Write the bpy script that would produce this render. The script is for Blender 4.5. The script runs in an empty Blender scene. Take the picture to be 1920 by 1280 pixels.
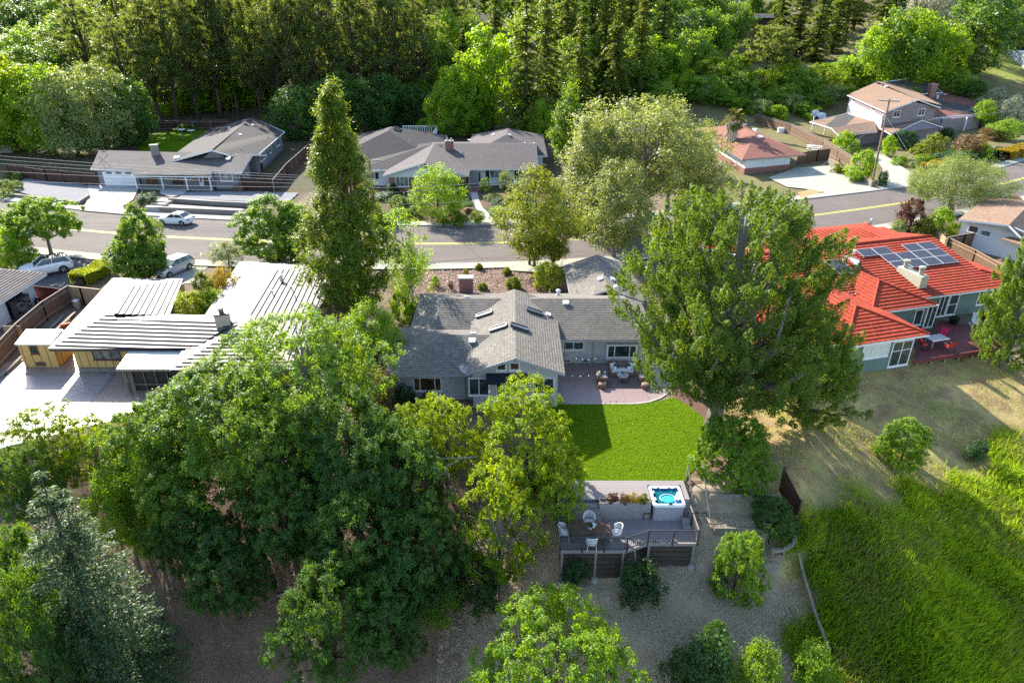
import bpy, math, random
import numpy as np
from mathutils import Vector, Matrix
random.seed(7)
R = math.radians
scene = bpy.context.scene
COL = scene.collection
# ---------------------------------------------------------------- camera geometry of the photograph
TH, CH, FPX = R(27.0), 26.0, 1280.0
ct, st = math.cos(TH), math.sin(TH)

def P(px, py, z=0.0):
    """photo pixel (1920x1280) at world height z -> world point"""
    u, v = (px-960)/FPX, (py-640)/FPX
    t = (CH-z)/(st+v*ct)
    return Vector((u*t, (ct-v*st)*t, z))

def WP(px, py, A, B):
    """photo pixel on the vertical plane through A, B -> (distance along AB, height)"""
    u, v = (px-960)/FPX, (py-640)/FPX
    d = (u, ct-v*st, -st-v*ct)
    e = Vector((B[0]-A[0], B[1]-A[1])).normalized()
    n = (-e.y, e.x)
    t = (A[0]*n[0]+A[1]*n[1])/(d[0]*n[0]+d[1]*n[1])
    return ((t*d[0]-A[0])*e.x+(t*d[1]-A[1])*e.y, CH+t*d[2])

def zc_of(y, z): return y*ct+(CH-z)*st
def z_at(py, y):
    """height of the point at distance y that shows in photo row py"""
    v = (py-640)/FPX
    return CH-y*(st+v*ct)/(ct-v*st)

def lerp(a, b, t): return a+(b-a)*t
def interp(x, xs, ys): return float(np.interp(x, xs, ys))
def smooth(t):
    t = min(1, max(0, t)); return t*t*(3-2*t)

# ---------------------------------------------------------------- terrain
EDGE_X = [-70, -45, -32, -24, -12, -1, 1.6, 3.0, 14, 17, 22, 27, 31, 36, 46, 80]
EDGE_Y = [30, 34, 36.5, 38.5, 39, 38.0, 36.0, 32.7, 32.7, 33.5, 40, 47.5, 49.3, 51.0, 53.5, 60]
def T(x, y):
    t = interp(x, EDGE_X, EDGE_Y)-y
    z = 0.0
    if t > 0:
        k = smooth((x-15)/7)
        s1 = lerp(.70, .24, k); s2 = lerp(.42, .22, k)
        if x < 2: s1 = lerp(.70, .5, smooth((2-x)/6))
        z = -(s1*min(t, 4.8)+s2*max(0, t-4.8))
        if 10.9 < x < 18.5 and t < 4.8:                      # terraces beside the deck
            zt = z; n = t/1.55; f = n-math.floor(n)
            zs = -s1*1.55*(math.floor(n)+smooth((f-.8)/.2))
            z = lerp(zt, zs, min(1, (18.5-x)/2))
    b = max(0, y-(150+max(0, -x-20)*.12))
    z += .185*b*smooth(b/30)
    z = min(z, 46+.02*b)
    return z

def G(px, py, lift=0.0):
    """photo pixel -> point on the terrain"""
    u, v = (px-960)/FPX, (py-640)/FPX
    d = (u, ct-v*st, -st-v*ct)
    t = 10.0
    while t < 900:
        if CH+d[2]*t <= T(d[0]*t, d[1]*t): break
        t += .5 if t < 120 else 2
    lo, hi = t-2, t
    for _ in range(18):
        m = (lo+hi)/2
        if CH+d[2]*m <= T(d[0]*m, d[1]*m): hi = m
        else: lo = m
    return Vector((d[0]*hi, d[1]*hi, T(d[0]*hi, d[1]*hi)+lift))

# ---------------------------------------------------------------- materials
class NT:
    def __init__(s, name):
        s.m = bpy.data.materials.new(name); s.m.use_nodes = True
        s.t = s.m.node_tree; s.t.nodes.clear()
        s.out = s.n('ShaderNodeOutputMaterial')
    def n(s, kind, **kw):
        nd = s.t.nodes.new(kind)
        for k, v in kw.items():
            if k.startswith('i_'):
                key = k[2:]; key = int(key) if key.isdigit() else key.replace('_', ' ')
                nd.inputs[key].default_value = v
            else: setattr(nd, k, v)
        return nd
    def l(s, a, b): s.t.links.new(a, b)
    def math(s, op, a, b=None, clamp=False):
        nd = s.n('ShaderNodeMath', operation=op, use_clamp=clamp)
        for i, q in enumerate((a, b)):
            if q is None: continue
            if isinstance(q, (int, float)): nd.inputs[i].default_value = q
            else: s.l(q, nd.inputs[i])
        return nd.outputs[0]
    def mix(s, f, a, b, blend='MIX'):
        nd = s.n('ShaderNodeMix', data_type='RGBA', blend_type=blend)
        for i, q in ((0, f), (6, a), (7, b)):
            if isinstance(q, (int, float)): nd.inputs[i].default_value = q
            elif isinstance(q, tuple): nd.inputs[i].default_value = (*q[:3], 1)
            else: s.l(q, nd.inputs[i])
        return nd.outputs[2]
    def noise(s, vec, scale, detail=4, rough=.6, dist=0):
        nd = s.n('ShaderNodeTexNoise', i_Scale=scale, i_Detail=detail, i_Roughness=rough, i_Distortion=dist)
        s.l(vec, nd.inputs['Vector']); return nd.outputs['Fac']
    def ramp(s, f, lo, hi, a=0, b=1):
        nd = s.n('ShaderNodeMapRange', i_1=lo, i_2=hi, i_3=a, i_4=b); nd.clamp = True
        s.l(f, nd.inputs[0]); return nd.outputs[0]
    def coord(s, which='Object'): return s.n('ShaderNodeTexCoord').outputs[which]
    def wpos(s): return s.n('ShaderNodeNewGeometry').outputs['Position']
    def bump(s, h, strength=.4, dist=.03):
        nd = s.n('ShaderNodeBump', i_Strength=strength, i_Distance=dist)
        s.l(h, nd.inputs['Height']); return nd.outputs[0]
    def principled(s, color, rough=.8, spec=.3, metal=0, normal=None, **kw):
        b = s.n('ShaderNodeBsdfPrincipled')
        if isinstance(color, tuple): b.inputs['Base Color'].default_value = (*color[:3], 1)
        else: s.l(color, b.inputs['Base Color'])
        if isinstance(rough, (int, float)): b.inputs['Roughness'].default_value = rough
        else: s.l(rough, b.inputs['Roughness'])
        b.inputs['Specular IOR Level'].default_value = spec
        b.inputs['Metallic'].default_value = metal
        if normal is not None: s.l(normal, b.inputs['Normal'])
        for k, v in kw.items(): b.inputs[k.replace('_', ' ')].default_value = v
        s.l(b.outputs[0], s.out.inputs[0]); return b

def m_plain(name, c, c2=None, scale=3., rough=.75, spec=.3, metal=0, bump=0, coord='world'):
    t = NT(name); c2 = c2 or tuple(q*.78 for q in c)
    v = t.wpos() if coord == 'world' else t.coord('Object')
    f = t.noise(v, scale, 6, .65); f2 = t.noise(v, scale*9, 3, .7)
    col = t.mix(t.ramp(f, .3, .7), c, c2)
    col = t.mix(t.math('MULTIPLY', t.ramp(f2, .35, .75), .35), col, tuple(q*.6 for q in c2))
    t.principled(col, rough, spec, metal, t.bump(f2, bump, .02) if bump else None)
    return t.m

def m_rows(name, c, c2, pitch, line=.08, axis=1, dark=.35, rough=.7, bump=.5, var=.5, spec=.25):
    """boards / siding: bands of width pitch along uv axis, dark joint, per-board tone"""
    t = NT(name); uv = t.coord('UV')
    sp = t.n('ShaderNodeSeparateXYZ'); t.l(uv, sp.inputs[0])
    q = t.math('DIVIDE', sp.outputs[axis], pitch)
    fr = t.math('FRACT', q); fl = t.math('FLOOR', q)
    wn = t.n('ShaderNodeTexWhiteNoise', noise_dimensions='1D'); t.l(fl, wn.inputs['W'])
    big = t.noise(t.wpos(), .9, 5, .65)
    st_ = t.n('ShaderNodeMapping'); t.l(uv, st_.inputs[0])
    st_.inputs['Scale'].default_value = (14, 1.2, 1) if axis == 0 else (1.2, 14, 1)
    grain = t.noise(st_.outputs[0], 2.2, 4, .6)
    f = t.math('ADD', t.math('MULTIPLY', wn.outputs[0], var), t.math('MULTIPLY', t.ramp(big, .3, .7), 1-var))
    col = t.mix(f, c, c2)
    col = t.mix(t.math('MULTIPLY', t.ramp(grain, .4, .75), .4), col, tuple(k*.6 for k in c2))
    ln = t.math('LESS_THAN', fr, line)
    col = t.mix(ln, col, tuple(k*dark for k in c2))
    t.principled(col, rough, spec, 0, t.bump(t.math('SUBTRACT', 1.0, ln), bump, .02))
    return t.m

def m_brick(name, a, b, mortar, w=.22, h=.075, ms=.012, rough=.85, bump=.5, offset=.5, big=(.35, .65), spec=.2, dirt=.35, squash=1.):
    t = NT(name); uv = t.coord('UV')
    br = t.n('ShaderNodeTexBrick', offset=offset, i_Scale=1.0)
    br.inputs['Brick Width'].default_value = w; br.inputs['Row Height'].default_value = h
    br.inputs['Mortar Size'].default_value = ms; br.inputs['Mortar Smooth'].default_value = .2
    br.inputs['Bias'].default_value = 0
    for k, q in (('Color1', a), ('Color2', b), ('Mortar', mortar)): br.inputs[k].default_value = (*q, 1)
    t.l(uv, br.inputs['Vector'])
    f = t.noise(t.wpos(), .55, 6, .65); g = t.noise(t.wpos(), 6, 4, .7)
    col = t.mix(t.math('MULTIPLY', t.ramp(f, *big), dirt), br.outputs[0], tuple(k*.55 for k in b))
    col = t.mix(t.math('MULTIPLY', t.ramp(g, .45, .7), .3), col, tuple(min(1, k*1.35) for k in a))
    t.principled(col, rough, spec, 0, t.bump(t.math('SUBTRACT', 1.0, br.outputs['Fac']), bump, .015))
    return t.m

def m_leaf(name, c1, c2, tr, mixf=.42, gloss=.5, spec=.35, objvar=.35):
    t = NT(name)
    a = t.n('ShaderNodeAttribute', attribute_name='rnd')
    oi = t.n('ShaderNodeObjectInfo')
    f = t.math('ADD', t.math('MULTIPLY', a.outputs['Fac'], 1-objvar), t.math('MULTIPLY', oi.outputs['Random'], objvar))
    col = t.mix(f, c1, c2)
    tc = t.mix(f, tuple(k*.7 for k in tr), tr)
    b = t.n('ShaderNodeBsdfPrincipled'); t.l(col, b.inputs['Base Color'])
    b.inputs['Roughness'].default_value = gloss; b.inputs['Specular IOR Level'].default_value = spec
    q = t.n('ShaderNodeBsdfTranslucent'); t.l(tc, q.inputs[0])
    mx = t.n('ShaderNodeMixShader'); mx.inputs[0].default_value = mixf
    t.l(b.outputs[0], mx.inputs[1]); t.l(q.outputs[0], mx.inputs[2]); t.l(mx.outputs[0], t.out.inputs[0])
    return t.m

def m_glass(name, tint=(.02, .028, .03), rough=.06):
    t = NT(name)
    f = t.noise(t.wpos(), 1.7, 3, .6)
    col = t.mix(t.ramp(f, .4, .65), tint, tuple(k*2.6 for k in tint))
    t.principled(col, rough, .6)
    return t.m

M = {}
M['white'] = m_plain('white_paint', (.78, .78, .78), (.7, .71, .73), 1.5, .5)
M['trim'] = m_plain('pale_trim_paint', (.6, .66, .72), (.5, .56, .63), 1.5, .5)
M['greytrim'] = m_plain('grey_trim', (.42, .42, .44), None, 1.5, .6)
M['glass'] = m_glass('window_glass')
M['glassg'] = m_glass('curtained_glass', (.10, .11, .10), .12)
M['glassb'] = m_glass('warm_room_glass', (.05, .03, .02), .08)
M['black'] = m_plain('black_plastic', (.015, .015, .017), None, 4, .5)
M['darkmetal'] = m_plain('dark_metal', (.05, .05, .055), None, 5, .45, .5)
M['metal'] = m_plain('galvanised_metal', (.55, .55, .56), (.4, .4, .42), 6, .4, .5, .6)
M['ventwhite'] = m_plain('vent_white', (.8, .8, .8), (.7, .7, .7), 4, .4)
M['stucco'] = m_plain('pale_lilac_stucco', (.50, .48, .50), (.44, .42, .45), 1.2, .9, .15, 0, .3)
M['shingle'] = m_brick('grey_shingle', (.235, .213, .185), (.15, .136, .117), (.07, .064, .058), .24, .20, .012, .85, .4, .5, spec=.15)
M['butt'] = m_plain('shingle_edge', (.07, .065, .06), None, 6, .9)
M['shingle_w'] = m_brick('pale_flat_tile', (.175, .158, .156), (.135, .12, .12), (.06, .053, .053), .36, .46, .014, .55, .3, .5, spec=.25, dirt=.2)
M['butt_w'] = m_plain('pale_tile_edge', (.055, .047, .048), None, 6, .9)
M['roofwhite'] = m_plain('white_roll_roofing', (.66, .66, .62), (.58, .58, .55), .8, .35, .6)
M['tile_r'] = m_brick('red_roof_tile', (.52, .092, .040), (.33, .048, .030), (.15, .025, .016), .20, .38, .02, .75, .8, 0.0, spec=.12, dirt=.5)
M['butt_r'] = m_plain('red_tile_edge', (.16, .028, .02), None, 6, .9)
M['shingle_d'] = m_brick('dark_shingle', (.070, .064, .070), (.042, .040, .046), (.025, .024, .026), .30, .28, .012, .85, .4, .5, spec=.12)
M['shingle_g'] = m_brick('brown_grey_shingle', (.150, .132, .132), (.100, .088, .092), (.055, .05, .052), .30, .28, .012, .85, .4, .5, spec=.12)
M['shingle_rb'] = m_brick('red_brown_shingle', (.31, .135, .10), (.23, .10, .075), (.13, .06, .045), .30, .28, .012, .85, .4, .5, spec=.2)
M['shingle_t'] = m_brick('tan_brown_shingle', (.33, .22, .15), (.24, .15, .105), (.15, .09, .07), .30, .28, .012, .85, .4, .5, spec=.2)
M['brick'] = m_brick('red_brick', (.30, .10, .07), (.22, .075, .055), (.30, .24, .21))
M['yellowwall'] = m_rows('yellow_board_and_batten', (.62, .40, .14), (.55, .34, .12), .62, .09, 0, .25)
M['siding'] = m_rows('grey_lap_siding', (.24, .235, .25), (.20, .195, .21), .2, .1, 1, .5, var=.2)
M['whitesiding'] = m_rows('white_lap_siding', (.72, .72, .74), (.66, .67, .70), .2, .08, 1, .6, var=.2)
M['mauve'] = m_rows('mauve_siding', (.25, .20, .215), (.21, .165, .18), .22, .08, 1, .6, var=.2)
M['greenwall'] = m_plain('grey_green_stucco', (.15, .21, .19), (.12, .175, .16), 1.2, .9, .15, 0, .3)
M['bluewall'] = m_plain('pale_blue_stucco', (.50, .56, .66), (.45, .50, .60), 1.2, .9, .15)
M['whitewall'] = m_plain('white_stucco', (.72, .72, .72), (.64, .64, .65), 1.2, .9, .15)
M['fence'] = m_rows('brown_fence_boards', (.20, .12, .075), (.12, .07, .045), .15, .08, 0, .25)
M['fence_d'] = m_rows('dark_fence_boards', (.085, .042, .032), (.06, .03, .024), .15, .08, 0, .4)
M['fence_t'] = m_rows('tan_fence_boards', (.42, .29, .17), (.33, .22, .13), .3, .05, 0, .35)
M['fence_r'] = m_rows('red_fence_boards', (.13, .018, .02), (.10, .015, .016), .3, .05, 0, .4)
M['wood_w'] = m_plain('weathered_wood', (.30, .27, .23), (.2, .175, .15), 3, .85, .15, 0, .4)
M['wood_b'] = m_plain('brown_wood', (.15, .095, .065), (.095, .06, .043), 3, .8, .2, 0, .3)
M['pole'] = m_plain('utility_pole_wood', (.28, .19, .13), (.2, .13, .09), 3, .9, .1, 0, .4)
M['bark'] = m_plain('brown_bark', (.11, .08, .06), (.06, .045, .035), 4, .95, .1, 0, .8, 'obj')
M['bark_g'] = m_plain('grey_bark', (.24, .215, .19), (.14, .125, .11), 4, .95, .1, 0, .8, 'obj')
M['bark_r'] = m_plain('reddish_bark', (.17, .10, .075), (.09, .055, .04), 4, .95, .1, 0, .8, 'obj')
M['twig'] = m_plain('pale_grey_twigs', (.36, .33, .30), (.25, .23, .21), 4, .9, .1, 0, 0, 'obj')
M['deck'] = m_rows('grey_deck_boards', (.30, .265, .27), (.25, .22, .225), .14, .09, 1, .35, .6, .6, .6)
M['deckface'] = m_rows('grey_deck_fascia', (.30, .275, .28), (.24, .22, .225), .16, .06, 1, .45)
M['deck_red'] = m_rows('red_deck_boards', (.165, .04, .045), (.12, .03, .035), .14, .1, 1, .45, .6, .6, .6)
M['deck_br'] = m_rows('brown_deck_boards', (.27, .19, .13), (.22, .155, .11), .14, .09, 1, .4, .55, .5, .6)
M['skirt'] = m_rows('weathered_dark_skirting', (.10, .075, .065), (.045, .035, .03), .14, .14, 1, .2, .9, .6, .8)
M['concrete'] = m_plain('concrete', (.42, .405, .375), (.34, .325, .30), .7, .9, .1, 0, .2)
M['concrete_g'] = m_plain('greenish_concrete', (.40, .40, .33), (.32, .32, .265), .6, .9, .1, 0, .2)
M['gravelgrey'] = m_plain('grey_gravel', (.26, .26, .275), (.19, .19, .2), 5, .95, .1, 0, .8)
M['redclay'] = m_plain('terracotta', (.45, .13, .05), None, 4, .8)
# ---------------------------------------------------------------- mesh building
WL = {}                                                     # world location of every thing and part
def V3(p): return p if isinstance(p, Vector) else Vector(p)

class MB:
    def __init__(s): s.v = []; s.f = []; s.m = []
    def face(s, pts, mi=0):
        b = len(s.v); s.v += [V3(p) for p in pts]; s.f.append(list(range(b, b+len(pts)))); s.m.append(mi)
    def mesh(s, vs, fs, mi=0):
        b = len(s.v); s.v += [V3(p) for p in vs]
        for f in fs: s.f.append([b+i for i in f]); s.m.append(mi)
    def box(s, c, d, rz=0.0, mi=0, rot=None):
        """box with centre c, full sizes d, turned rz about z"""
        m = rot if rot is not None else Matrix.Rotation(rz, 3, 'Z')
        c = V3(c); vs = []
        for z in (-.5, .5):
            for x, y in ((-.5, -.5), (.5, -.5), (.5, .5), (-.5, .5)):
                vs.append(c+m @ Vector((x*d[0], y*d[1], z*d[2])))
        s.mesh(vs, [(3, 2, 1, 0), (4, 5, 6, 7), (0, 1, 5, 4), (1, 2, 6, 5), (2, 3, 7, 6), (3, 0, 4, 7)], mi)
    def beam(s, a, b, w, h, mi=0):
        """box from a to b, width w (horizontal), height h"""
        a, b = V3(a), V3(b); d = b-a; L = d.length
        if L < 1e-6: return
        d /= L; up = Vector((0, 0, 1)) if abs(d.z) < .98 else Vector((0, 1, 0))
        sd = d.cross(up).normalized(); up = sd.cross(d)
        m = Matrix((d, sd, up)).transposed()
        s.box((a+b)/2, (L, w, h), 0, mi, m)
    def prism(s, poly, z0, z1, mi=0, cap=True):
        """poly: list of (x, y), counter-clockwise"""
        n = len(poly); ar = sum(poly[i][0]*poly[(i+1) % n][1]-poly[(i+1) % n][0]*poly[i][1] for i in range(n))
        if ar < 0: poly = poly[::-1]
        zz = (lambda z, i: z[i] if isinstance(z, (list, tuple)) else z)
        lo = [Vector((p[0], p[1], zz(z0, i))) for i, p in enumerate(poly)]
        hi = [Vector((p[0], p[1], zz(z1, i))) for i, p in enumerate(poly)]
        for i in range(n):
            j = (i+1) % n; s.face([lo[i], lo[j], hi[j], hi[i]], mi)
        if cap: s.face(hi, mi); s.face(lo[::-1], mi)
    def tube(s, pts, rad, n=8, mi=0, cap=True):
        pts = [V3(p) for p in pts]; k = len(pts)
        if isinstance(rad, (int, float)): rad = [rad]*k
        rings = []; prev = None
        for i, p in enumerate(pts):
            d = (pts[min(i+1, k-1)]-pts[max(i-1, 0)])
            d = d.normalized() if d.length > 1e-9 else Vector((0, 0, 1))
            if prev is None:
                a = Vector((1, 0, 0)) if abs(d.x) < .8 else Vector((0, 1, 0))
                a = (a-d*a.dot(d)).normalized()
            else: a = (prev-d*prev.dot(d)).normalized()
            prev = a; b = d.cross(a)
            rings.append([p+(a*math.cos(2*math.pi*j/n)+b*math.sin(2*math.pi*j/n))*rad[i] for j in range(n)])
        vs = [q for r in rings for q in r]; fs = []
        for i in range(k-1):
            for j in range(n):
                fs.append((i*n+j, i*n+(j+1) % n, (i+1)*n+(j+1) % n, (i+1)*n+j))
        if cap: fs.append(tuple(range(n))[::-1]); fs.append(tuple((k-1)*n+j for j in range(n)))
        s.mesh(vs, fs, mi)
    def lathe(s, c, prof, n=16, mi=0, sx=1, sy=1):
        """prof: list of (r, z) about the vertical through c"""
        c = V3(c); vs = []; fs = []; k = len(prof)
        for r, z in prof:
            for j in range(n):
                a = 2*math.pi*j/n; vs.append(c+Vector((r*math.cos(a)*sx, r*math.sin(a)*sy, z)))
        for i in range(k-1):
            for j in range(n): fs.append((i*n+j, i*n+(j+1) % n, (i+1)*n+(j+1) % n, (i+1)*n+j))
        fs.append(tuple(range(n))[::-1]); fs.append(tuple((k-1)*n+j for j in range(n)))
        s.mesh(vs, fs, mi)
    def ball(s, c, r, n=10, mi=0, sz=1.0):
        k = max(4, n//2)
        s.lathe(c, [(max(1e-3, r*math.sin(math.pi*i/k)), -r*sz*math.cos(math.pi*i/k)) for i in range(k+1)], n, mi)
    def data(s, name, mats, loc, smooth=False):
        me = bpy.data.meshes.new(name)
        loc = V3(loc)
        me.from_pydata([tuple(v-loc) for v in s.v], [], s.f)
        for m in (mats if isinstance(mats, (list, tuple)) else [mats]): me.materials.append(m)
        if max(s.m, default=0): me.polygons.foreach_set('material_index', s.m)
        if smooth: me.polygons.foreach_set('use_smooth', [True]*len(s.f))
        uvl = me.uv_layers.new(name='UVMap'); uv = np.zeros((len(me.loops), 2)); li = 0
        for f in s.f:
            p = [s.v[i] for i in f]; nx = ny = nz = 0.0
            for i in range(len(p)):
                a, b = p[i], p[(i+1) % len(p)]
                nx += (a.y-b.y)*(a.z+b.z); ny += (a.z-b.z)*(a.x+b.x); nz += (a.x-b.x)*(a.y+b.y)
            nn = math.sqrt(nx*nx+ny*ny+nz*nz) or 1; nx /= nn; ny /= nn; nz /= nn
            hl = math.hypot(nx, ny)
            if hl < .02: hx, hy = 1.0, 0.0
            else: hx, hy = -ny/hl, nx/hl
            ux, uy, uz = -nz*hy, nz*hx, nx*hy-ny*hx           # n x h
            for q in p:
                uv[li, 0] = q.x*hx+q.y*hy; uv[li, 1] = q.x*ux+q.y*uy+q.z*uz; li += 1
        uvl.data.foreach_set('uv', uv.ravel())
        me.update(); return me

def link(name, me, parent=None, loc=(0, 0, 0)):
    o = bpy.data.objects.new(name, me); COL.objects.link(o)
    if parent is not None:
        o.parent = parent; WL[o.name] = WL[parent.name]
    else:
        o.location = loc; WL[o.name] = V3(loc).copy()
    return o
def tag(o, label, cat, group=None, kind=None):
    if label: o['label'] = label
    if cat: o['category'] = cat
    if group: o['group'] = group
    if kind: o['kind'] = kind
    return o
def thing(name, label, cat, loc, group=None):
    return tag(link(name, None, None, loc), label, cat, group)
def part(mb, name, mats, parent, label=None, smooth=False):
    o = link(name, mb.data(name, mats, WL[parent.name], smooth), parent)
    if label: o['label'] = label
    return o
def single(mb, name, mats, label, cat, loc=None, group=None, smooth=False):
    loc = V3(loc) if loc is not None else sum(mb.v, Vector())/max(1, len(mb.v))
    return tag(link(name, mb.data(name, mats, loc, smooth), None, loc), label, cat, group)
def struct(mb, name, mats, label=None, smooth=False):
    o = link(name, mb.data(name, mats, (0, 0, 0), smooth)); o['kind'] = 'structure'
    if label: o['label'] = label
    return o
def kids(o): return [c for c in bpy.data.objects if c.parent == o]
KIDS = {}
def dup(o, loc, rz=0, sc=(1, 1, 1), label=None, group=None, parent=None):
    """a copy of a thing with copies of its parts and sub-parts (mesh data shared)"""
    c = o.copy(); COL.objects.link(c)
    if parent is not None: c.parent = parent
    else:
        c.location = loc; c.rotation_euler = (0, 0, rz); c.scale = sc
        WL[c.name] = V3(loc).copy()
        if label: c['label'] = label
        if group: c['group'] = group
    if o.name not in KIDS: KIDS[o.name] = kids(o)
    for ch in KIDS[o.name]: dup(ch, None, parent=c)
    return c

# ---------------------------------------------------------------- roofs, walls, windows
def clip(poly, a, b, c):
    """keep the part of poly (list of (u, v)) where a*u+b*v >= c"""
    out = []
    for i in range(len(poly)):
        p, q = poly[i], poly[(i+1) % len(poly)]
        dp, dq = a*p[0]+b*p[1]-c, a*q[0]+b*q[1]-c
        if dp >= 0: out.append(p)
        if (dp >= 0) != (dq >= 0):
            t = dp/(dp-dq); out.append((p[0]+(q[0]-p[0])*t, p[1]+(q[1]-p[1])*t))
    return out

def roof(faces, parent, mats, fascia=None, course=.28, lift=.025, thick=.14, name='roof', fh=.18, drop=True):
    """faces: outward polygons of a roof; builds stepped courses, an underside and fascia boards"""
    mb = MB(); edges = {}
    key = lambda p: (round(p.x, 2), round(p.y, 2), round(p.z, 2))
    for f in faces:
        f = [V3(p) for p in f]
        n = Vector()
        for i in range(len(f)):
            a, b = f[i], f[(i+1) % len(f)]
            n += Vector(((a.y-b.y)*(a.z+b.z), (a.z-b.z)*(a.x+b.x), (a.x-b.x)*(a.y+b.y)))
        n.normalize()
        if n.z < 0: f = f[::-1]; n = -n
        for i in range(len(f)):
            k = tuple(sorted((key(f[i]), key(f[(i+1) % len(f)]))))
            edges.setdefault(k, []).append((f[i], f[(i+1) % len(f)]))
        mb.face([p-Vector((0, 0, thick)) for p in f][::-1], 1)
        if course is None or n.z > .9995:
            mb.face(f, 0); continue
        h = Vector((-n.y, n.x, 0)).normalized(); s = n.cross(h); o = f[0]
        uvp = [((p-o).dot(h), (p-o).dot(s)) for p in f]
        v0 = min(p[1] for p in uvp); v1 = max(p[1] for p in uvp)
        k = 0
        while v0+k*course < v1-1e-4:
            a, b = v0+k*course, min(v1, v0+(k+1)*course); k += 1
            pl = clip(clip(uvp, 0, 1, a), 0, -1, -b)
            if len(pl) < 3: continue
            top = [o+h*u+s*v+n*(lift*(1-(v-a)/course)) for u, v in pl]
            bot = [o+h*u+s*v-n*.02 for u, v in pl]
            mb.face(top, 0)
            for i in range(len(pl)):
                j = (i+1) % len(pl)
                mb.face([bot[i], bot[j], top[j], top[i]], 1)
    ro = part(mb, name, mats, parent)
    if fascia is not None:
        fb = MB()
        for k, l in edges.items():
            if len(l) == 1:
                a, b = l[0]
                fb.beam(a-Vector((0, 0, fh/2+.0)), b-Vector((0, 0, fh/2+.0)), .045, fh)
        if fb.f: part(fb, 'fascia', fascia, ro)
    return ro

class Frame:
    """a local ground frame: origin o, turned by ang"""
    def __init__(s, o, ang): s.o = V3(o); s.c = math.cos(ang); s.s = math.sin(ang); s.a = ang
    def __call__(s, x, y, z=0.0):
        return Vector((s.o.x+s.c*x-s.s*y, s.o.y+s.s*x+s.c*y, s.o.z+z))
    def inv(s, p):
        dx, dy = p[0]-s.o.x, p[1]-s.o.y
        return (s.c*dx+s.s*dy, -s.s*dx+s.c*dy)

def ridge_roof(fr, x0, x1, y0, y1, ze, pitch, W='gable', E='gable'):
    """faces of a roof with its ridge along local x; ends gable, hip or a number (dutch gable inset)"""
    hw = (y1-y0)/2; ym = (y0+y1)/2; zr = ze+pitch*hw
    def end(e, x, sg):
        if e == 'gable': return [], x, None
        if e == 'hip': return [], x-sg*hw, [(x, y0, ze), (x, y1, ze), (x-sg*hw, ym, zr)]
        i = e
        return [(x-sg*i, i)], x-sg*i, [(x, y0, ze), (x, y1, ze), (x-sg*i, y1-i, ze+pitch*i), (x-sg*i, y0+i, ze+pitch*i)]
    ew, rw, hw_ = end(W, x0, -1); ee, re, he_ = end(E, x1, 1)
    S = [(x0, y0, ze), (x1, y0, ze)]+[(x, y0+i, ze+pitch*i) for x, i in ee]+[(re, ym, zr), (rw, ym, zr)]+[(x, y0+i, ze+pitch*i) for x, i in ew]
    N = [(x1, y1, ze), (x0, y1, ze)]+[(x, y1-i, ze+pitch*i) for x, i in ew]+[(rw, ym, zr), (re, ym, zr)]+[(x, y1-i, ze+pitch*i) for x, i in ee]
    out = [S, N]
    if hw_: out.append(hw_)
    if he_: out.append(he_)
    tri = []
    for x, i in ew+ee: tri.append([(x, y0+i, ze+pitch*i), (x, y1-i, ze+pitch*i), (x, ym, zr)])
    return [[fr(*p) for p in f] for f in out], [[fr(*p) for p in f] for f in tri]

def window(parent, A, B, s0, s1, z0, z1, muls=(), bars=(), frame='white', glass='glass', fw=.09, out=.05, name='window', sill=True):
    """window on the vertical wall through A, B (outside is to the right of AB); s along AB; muls, bars: fractions"""
    A = Vector((A[0], A[1], 0)); e = (Vector((B[0], B[1], 0))-A).normalized(); n = Vector((e.y, -e.x, 0))
    q = lambda s, z, o: A+e*s+n*o+Vector((0, 0, z))
    fb = MB(); gb = MB()
    def bar(sa, za, sb, zb):
        vs = [q(sa, za, -.03), q(sb, za, -.03), q(sb, zb, -.03), q(sa, zb, -.03), q(sa, za, out), q(sb, za, out), q(sb, zb, out), q(sa, zb, out)]
        fb.mesh(vs, [(3, 2, 1, 0), (4, 5, 6, 7), (0, 1, 5, 4), (1, 2, 6, 5), (2, 3, 7, 6), (3, 0, 4, 7)])
    bar(s0, z0, s0+fw, z1); bar(s1-fw, z0, s1, z1)
    bar(s0+fw, z1-fw, s1-fw, z1); bar(s0+fw, z0, s1-fw, z0+fw)
    for m in muls: c = lerp(s0, s1, m); bar(c-fw*.38, z0+fw, c+fw*.38, z1-fw)
    for m in bars:
        c = lerp(z0, z1, m); xs = [s0+fw]+[lerp(s0, s1, k) for k in muls]+[s1-fw]
        for i in range(len(xs)-1):
            a = xs[i]+(fw*.38 if i else 0); b = xs[i+1]-(fw*.38 if i < len(xs)-2 else 0)
            bar(a, c-fw*.3, b, c+fw*.3)
    gb.face([q(s0+fw*.5, z0+fw*.5, .012), q(s1-fw*.5, z0+fw*.5, .012), q(s1-fw*.5, z1-fw*.5, .012), q(s0+fw*.5, z1-fw*.5, .012)])
    w = part(fb, name, M[frame], parent); part(gb, 'pane', M[glass], w)
    if sill:
        sb = MB(); c = q((s0+s1)/2, z0-.03, out/2+.02); sb.box(c, (s1-s0+.1, out+.07, .06), math.atan2(e.y, e.x)); part(sb, 'sill', M[frame], w)
    return w

def win_px(parent, A, B, x0, y0, x1, y1, **k):
    s0, z1 = WP(x0, y0, A, B); s1, z0 = WP(x1, y1, A, B)
    return window(parent, A, B, s0, s1, z0, z1, **k)

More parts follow.
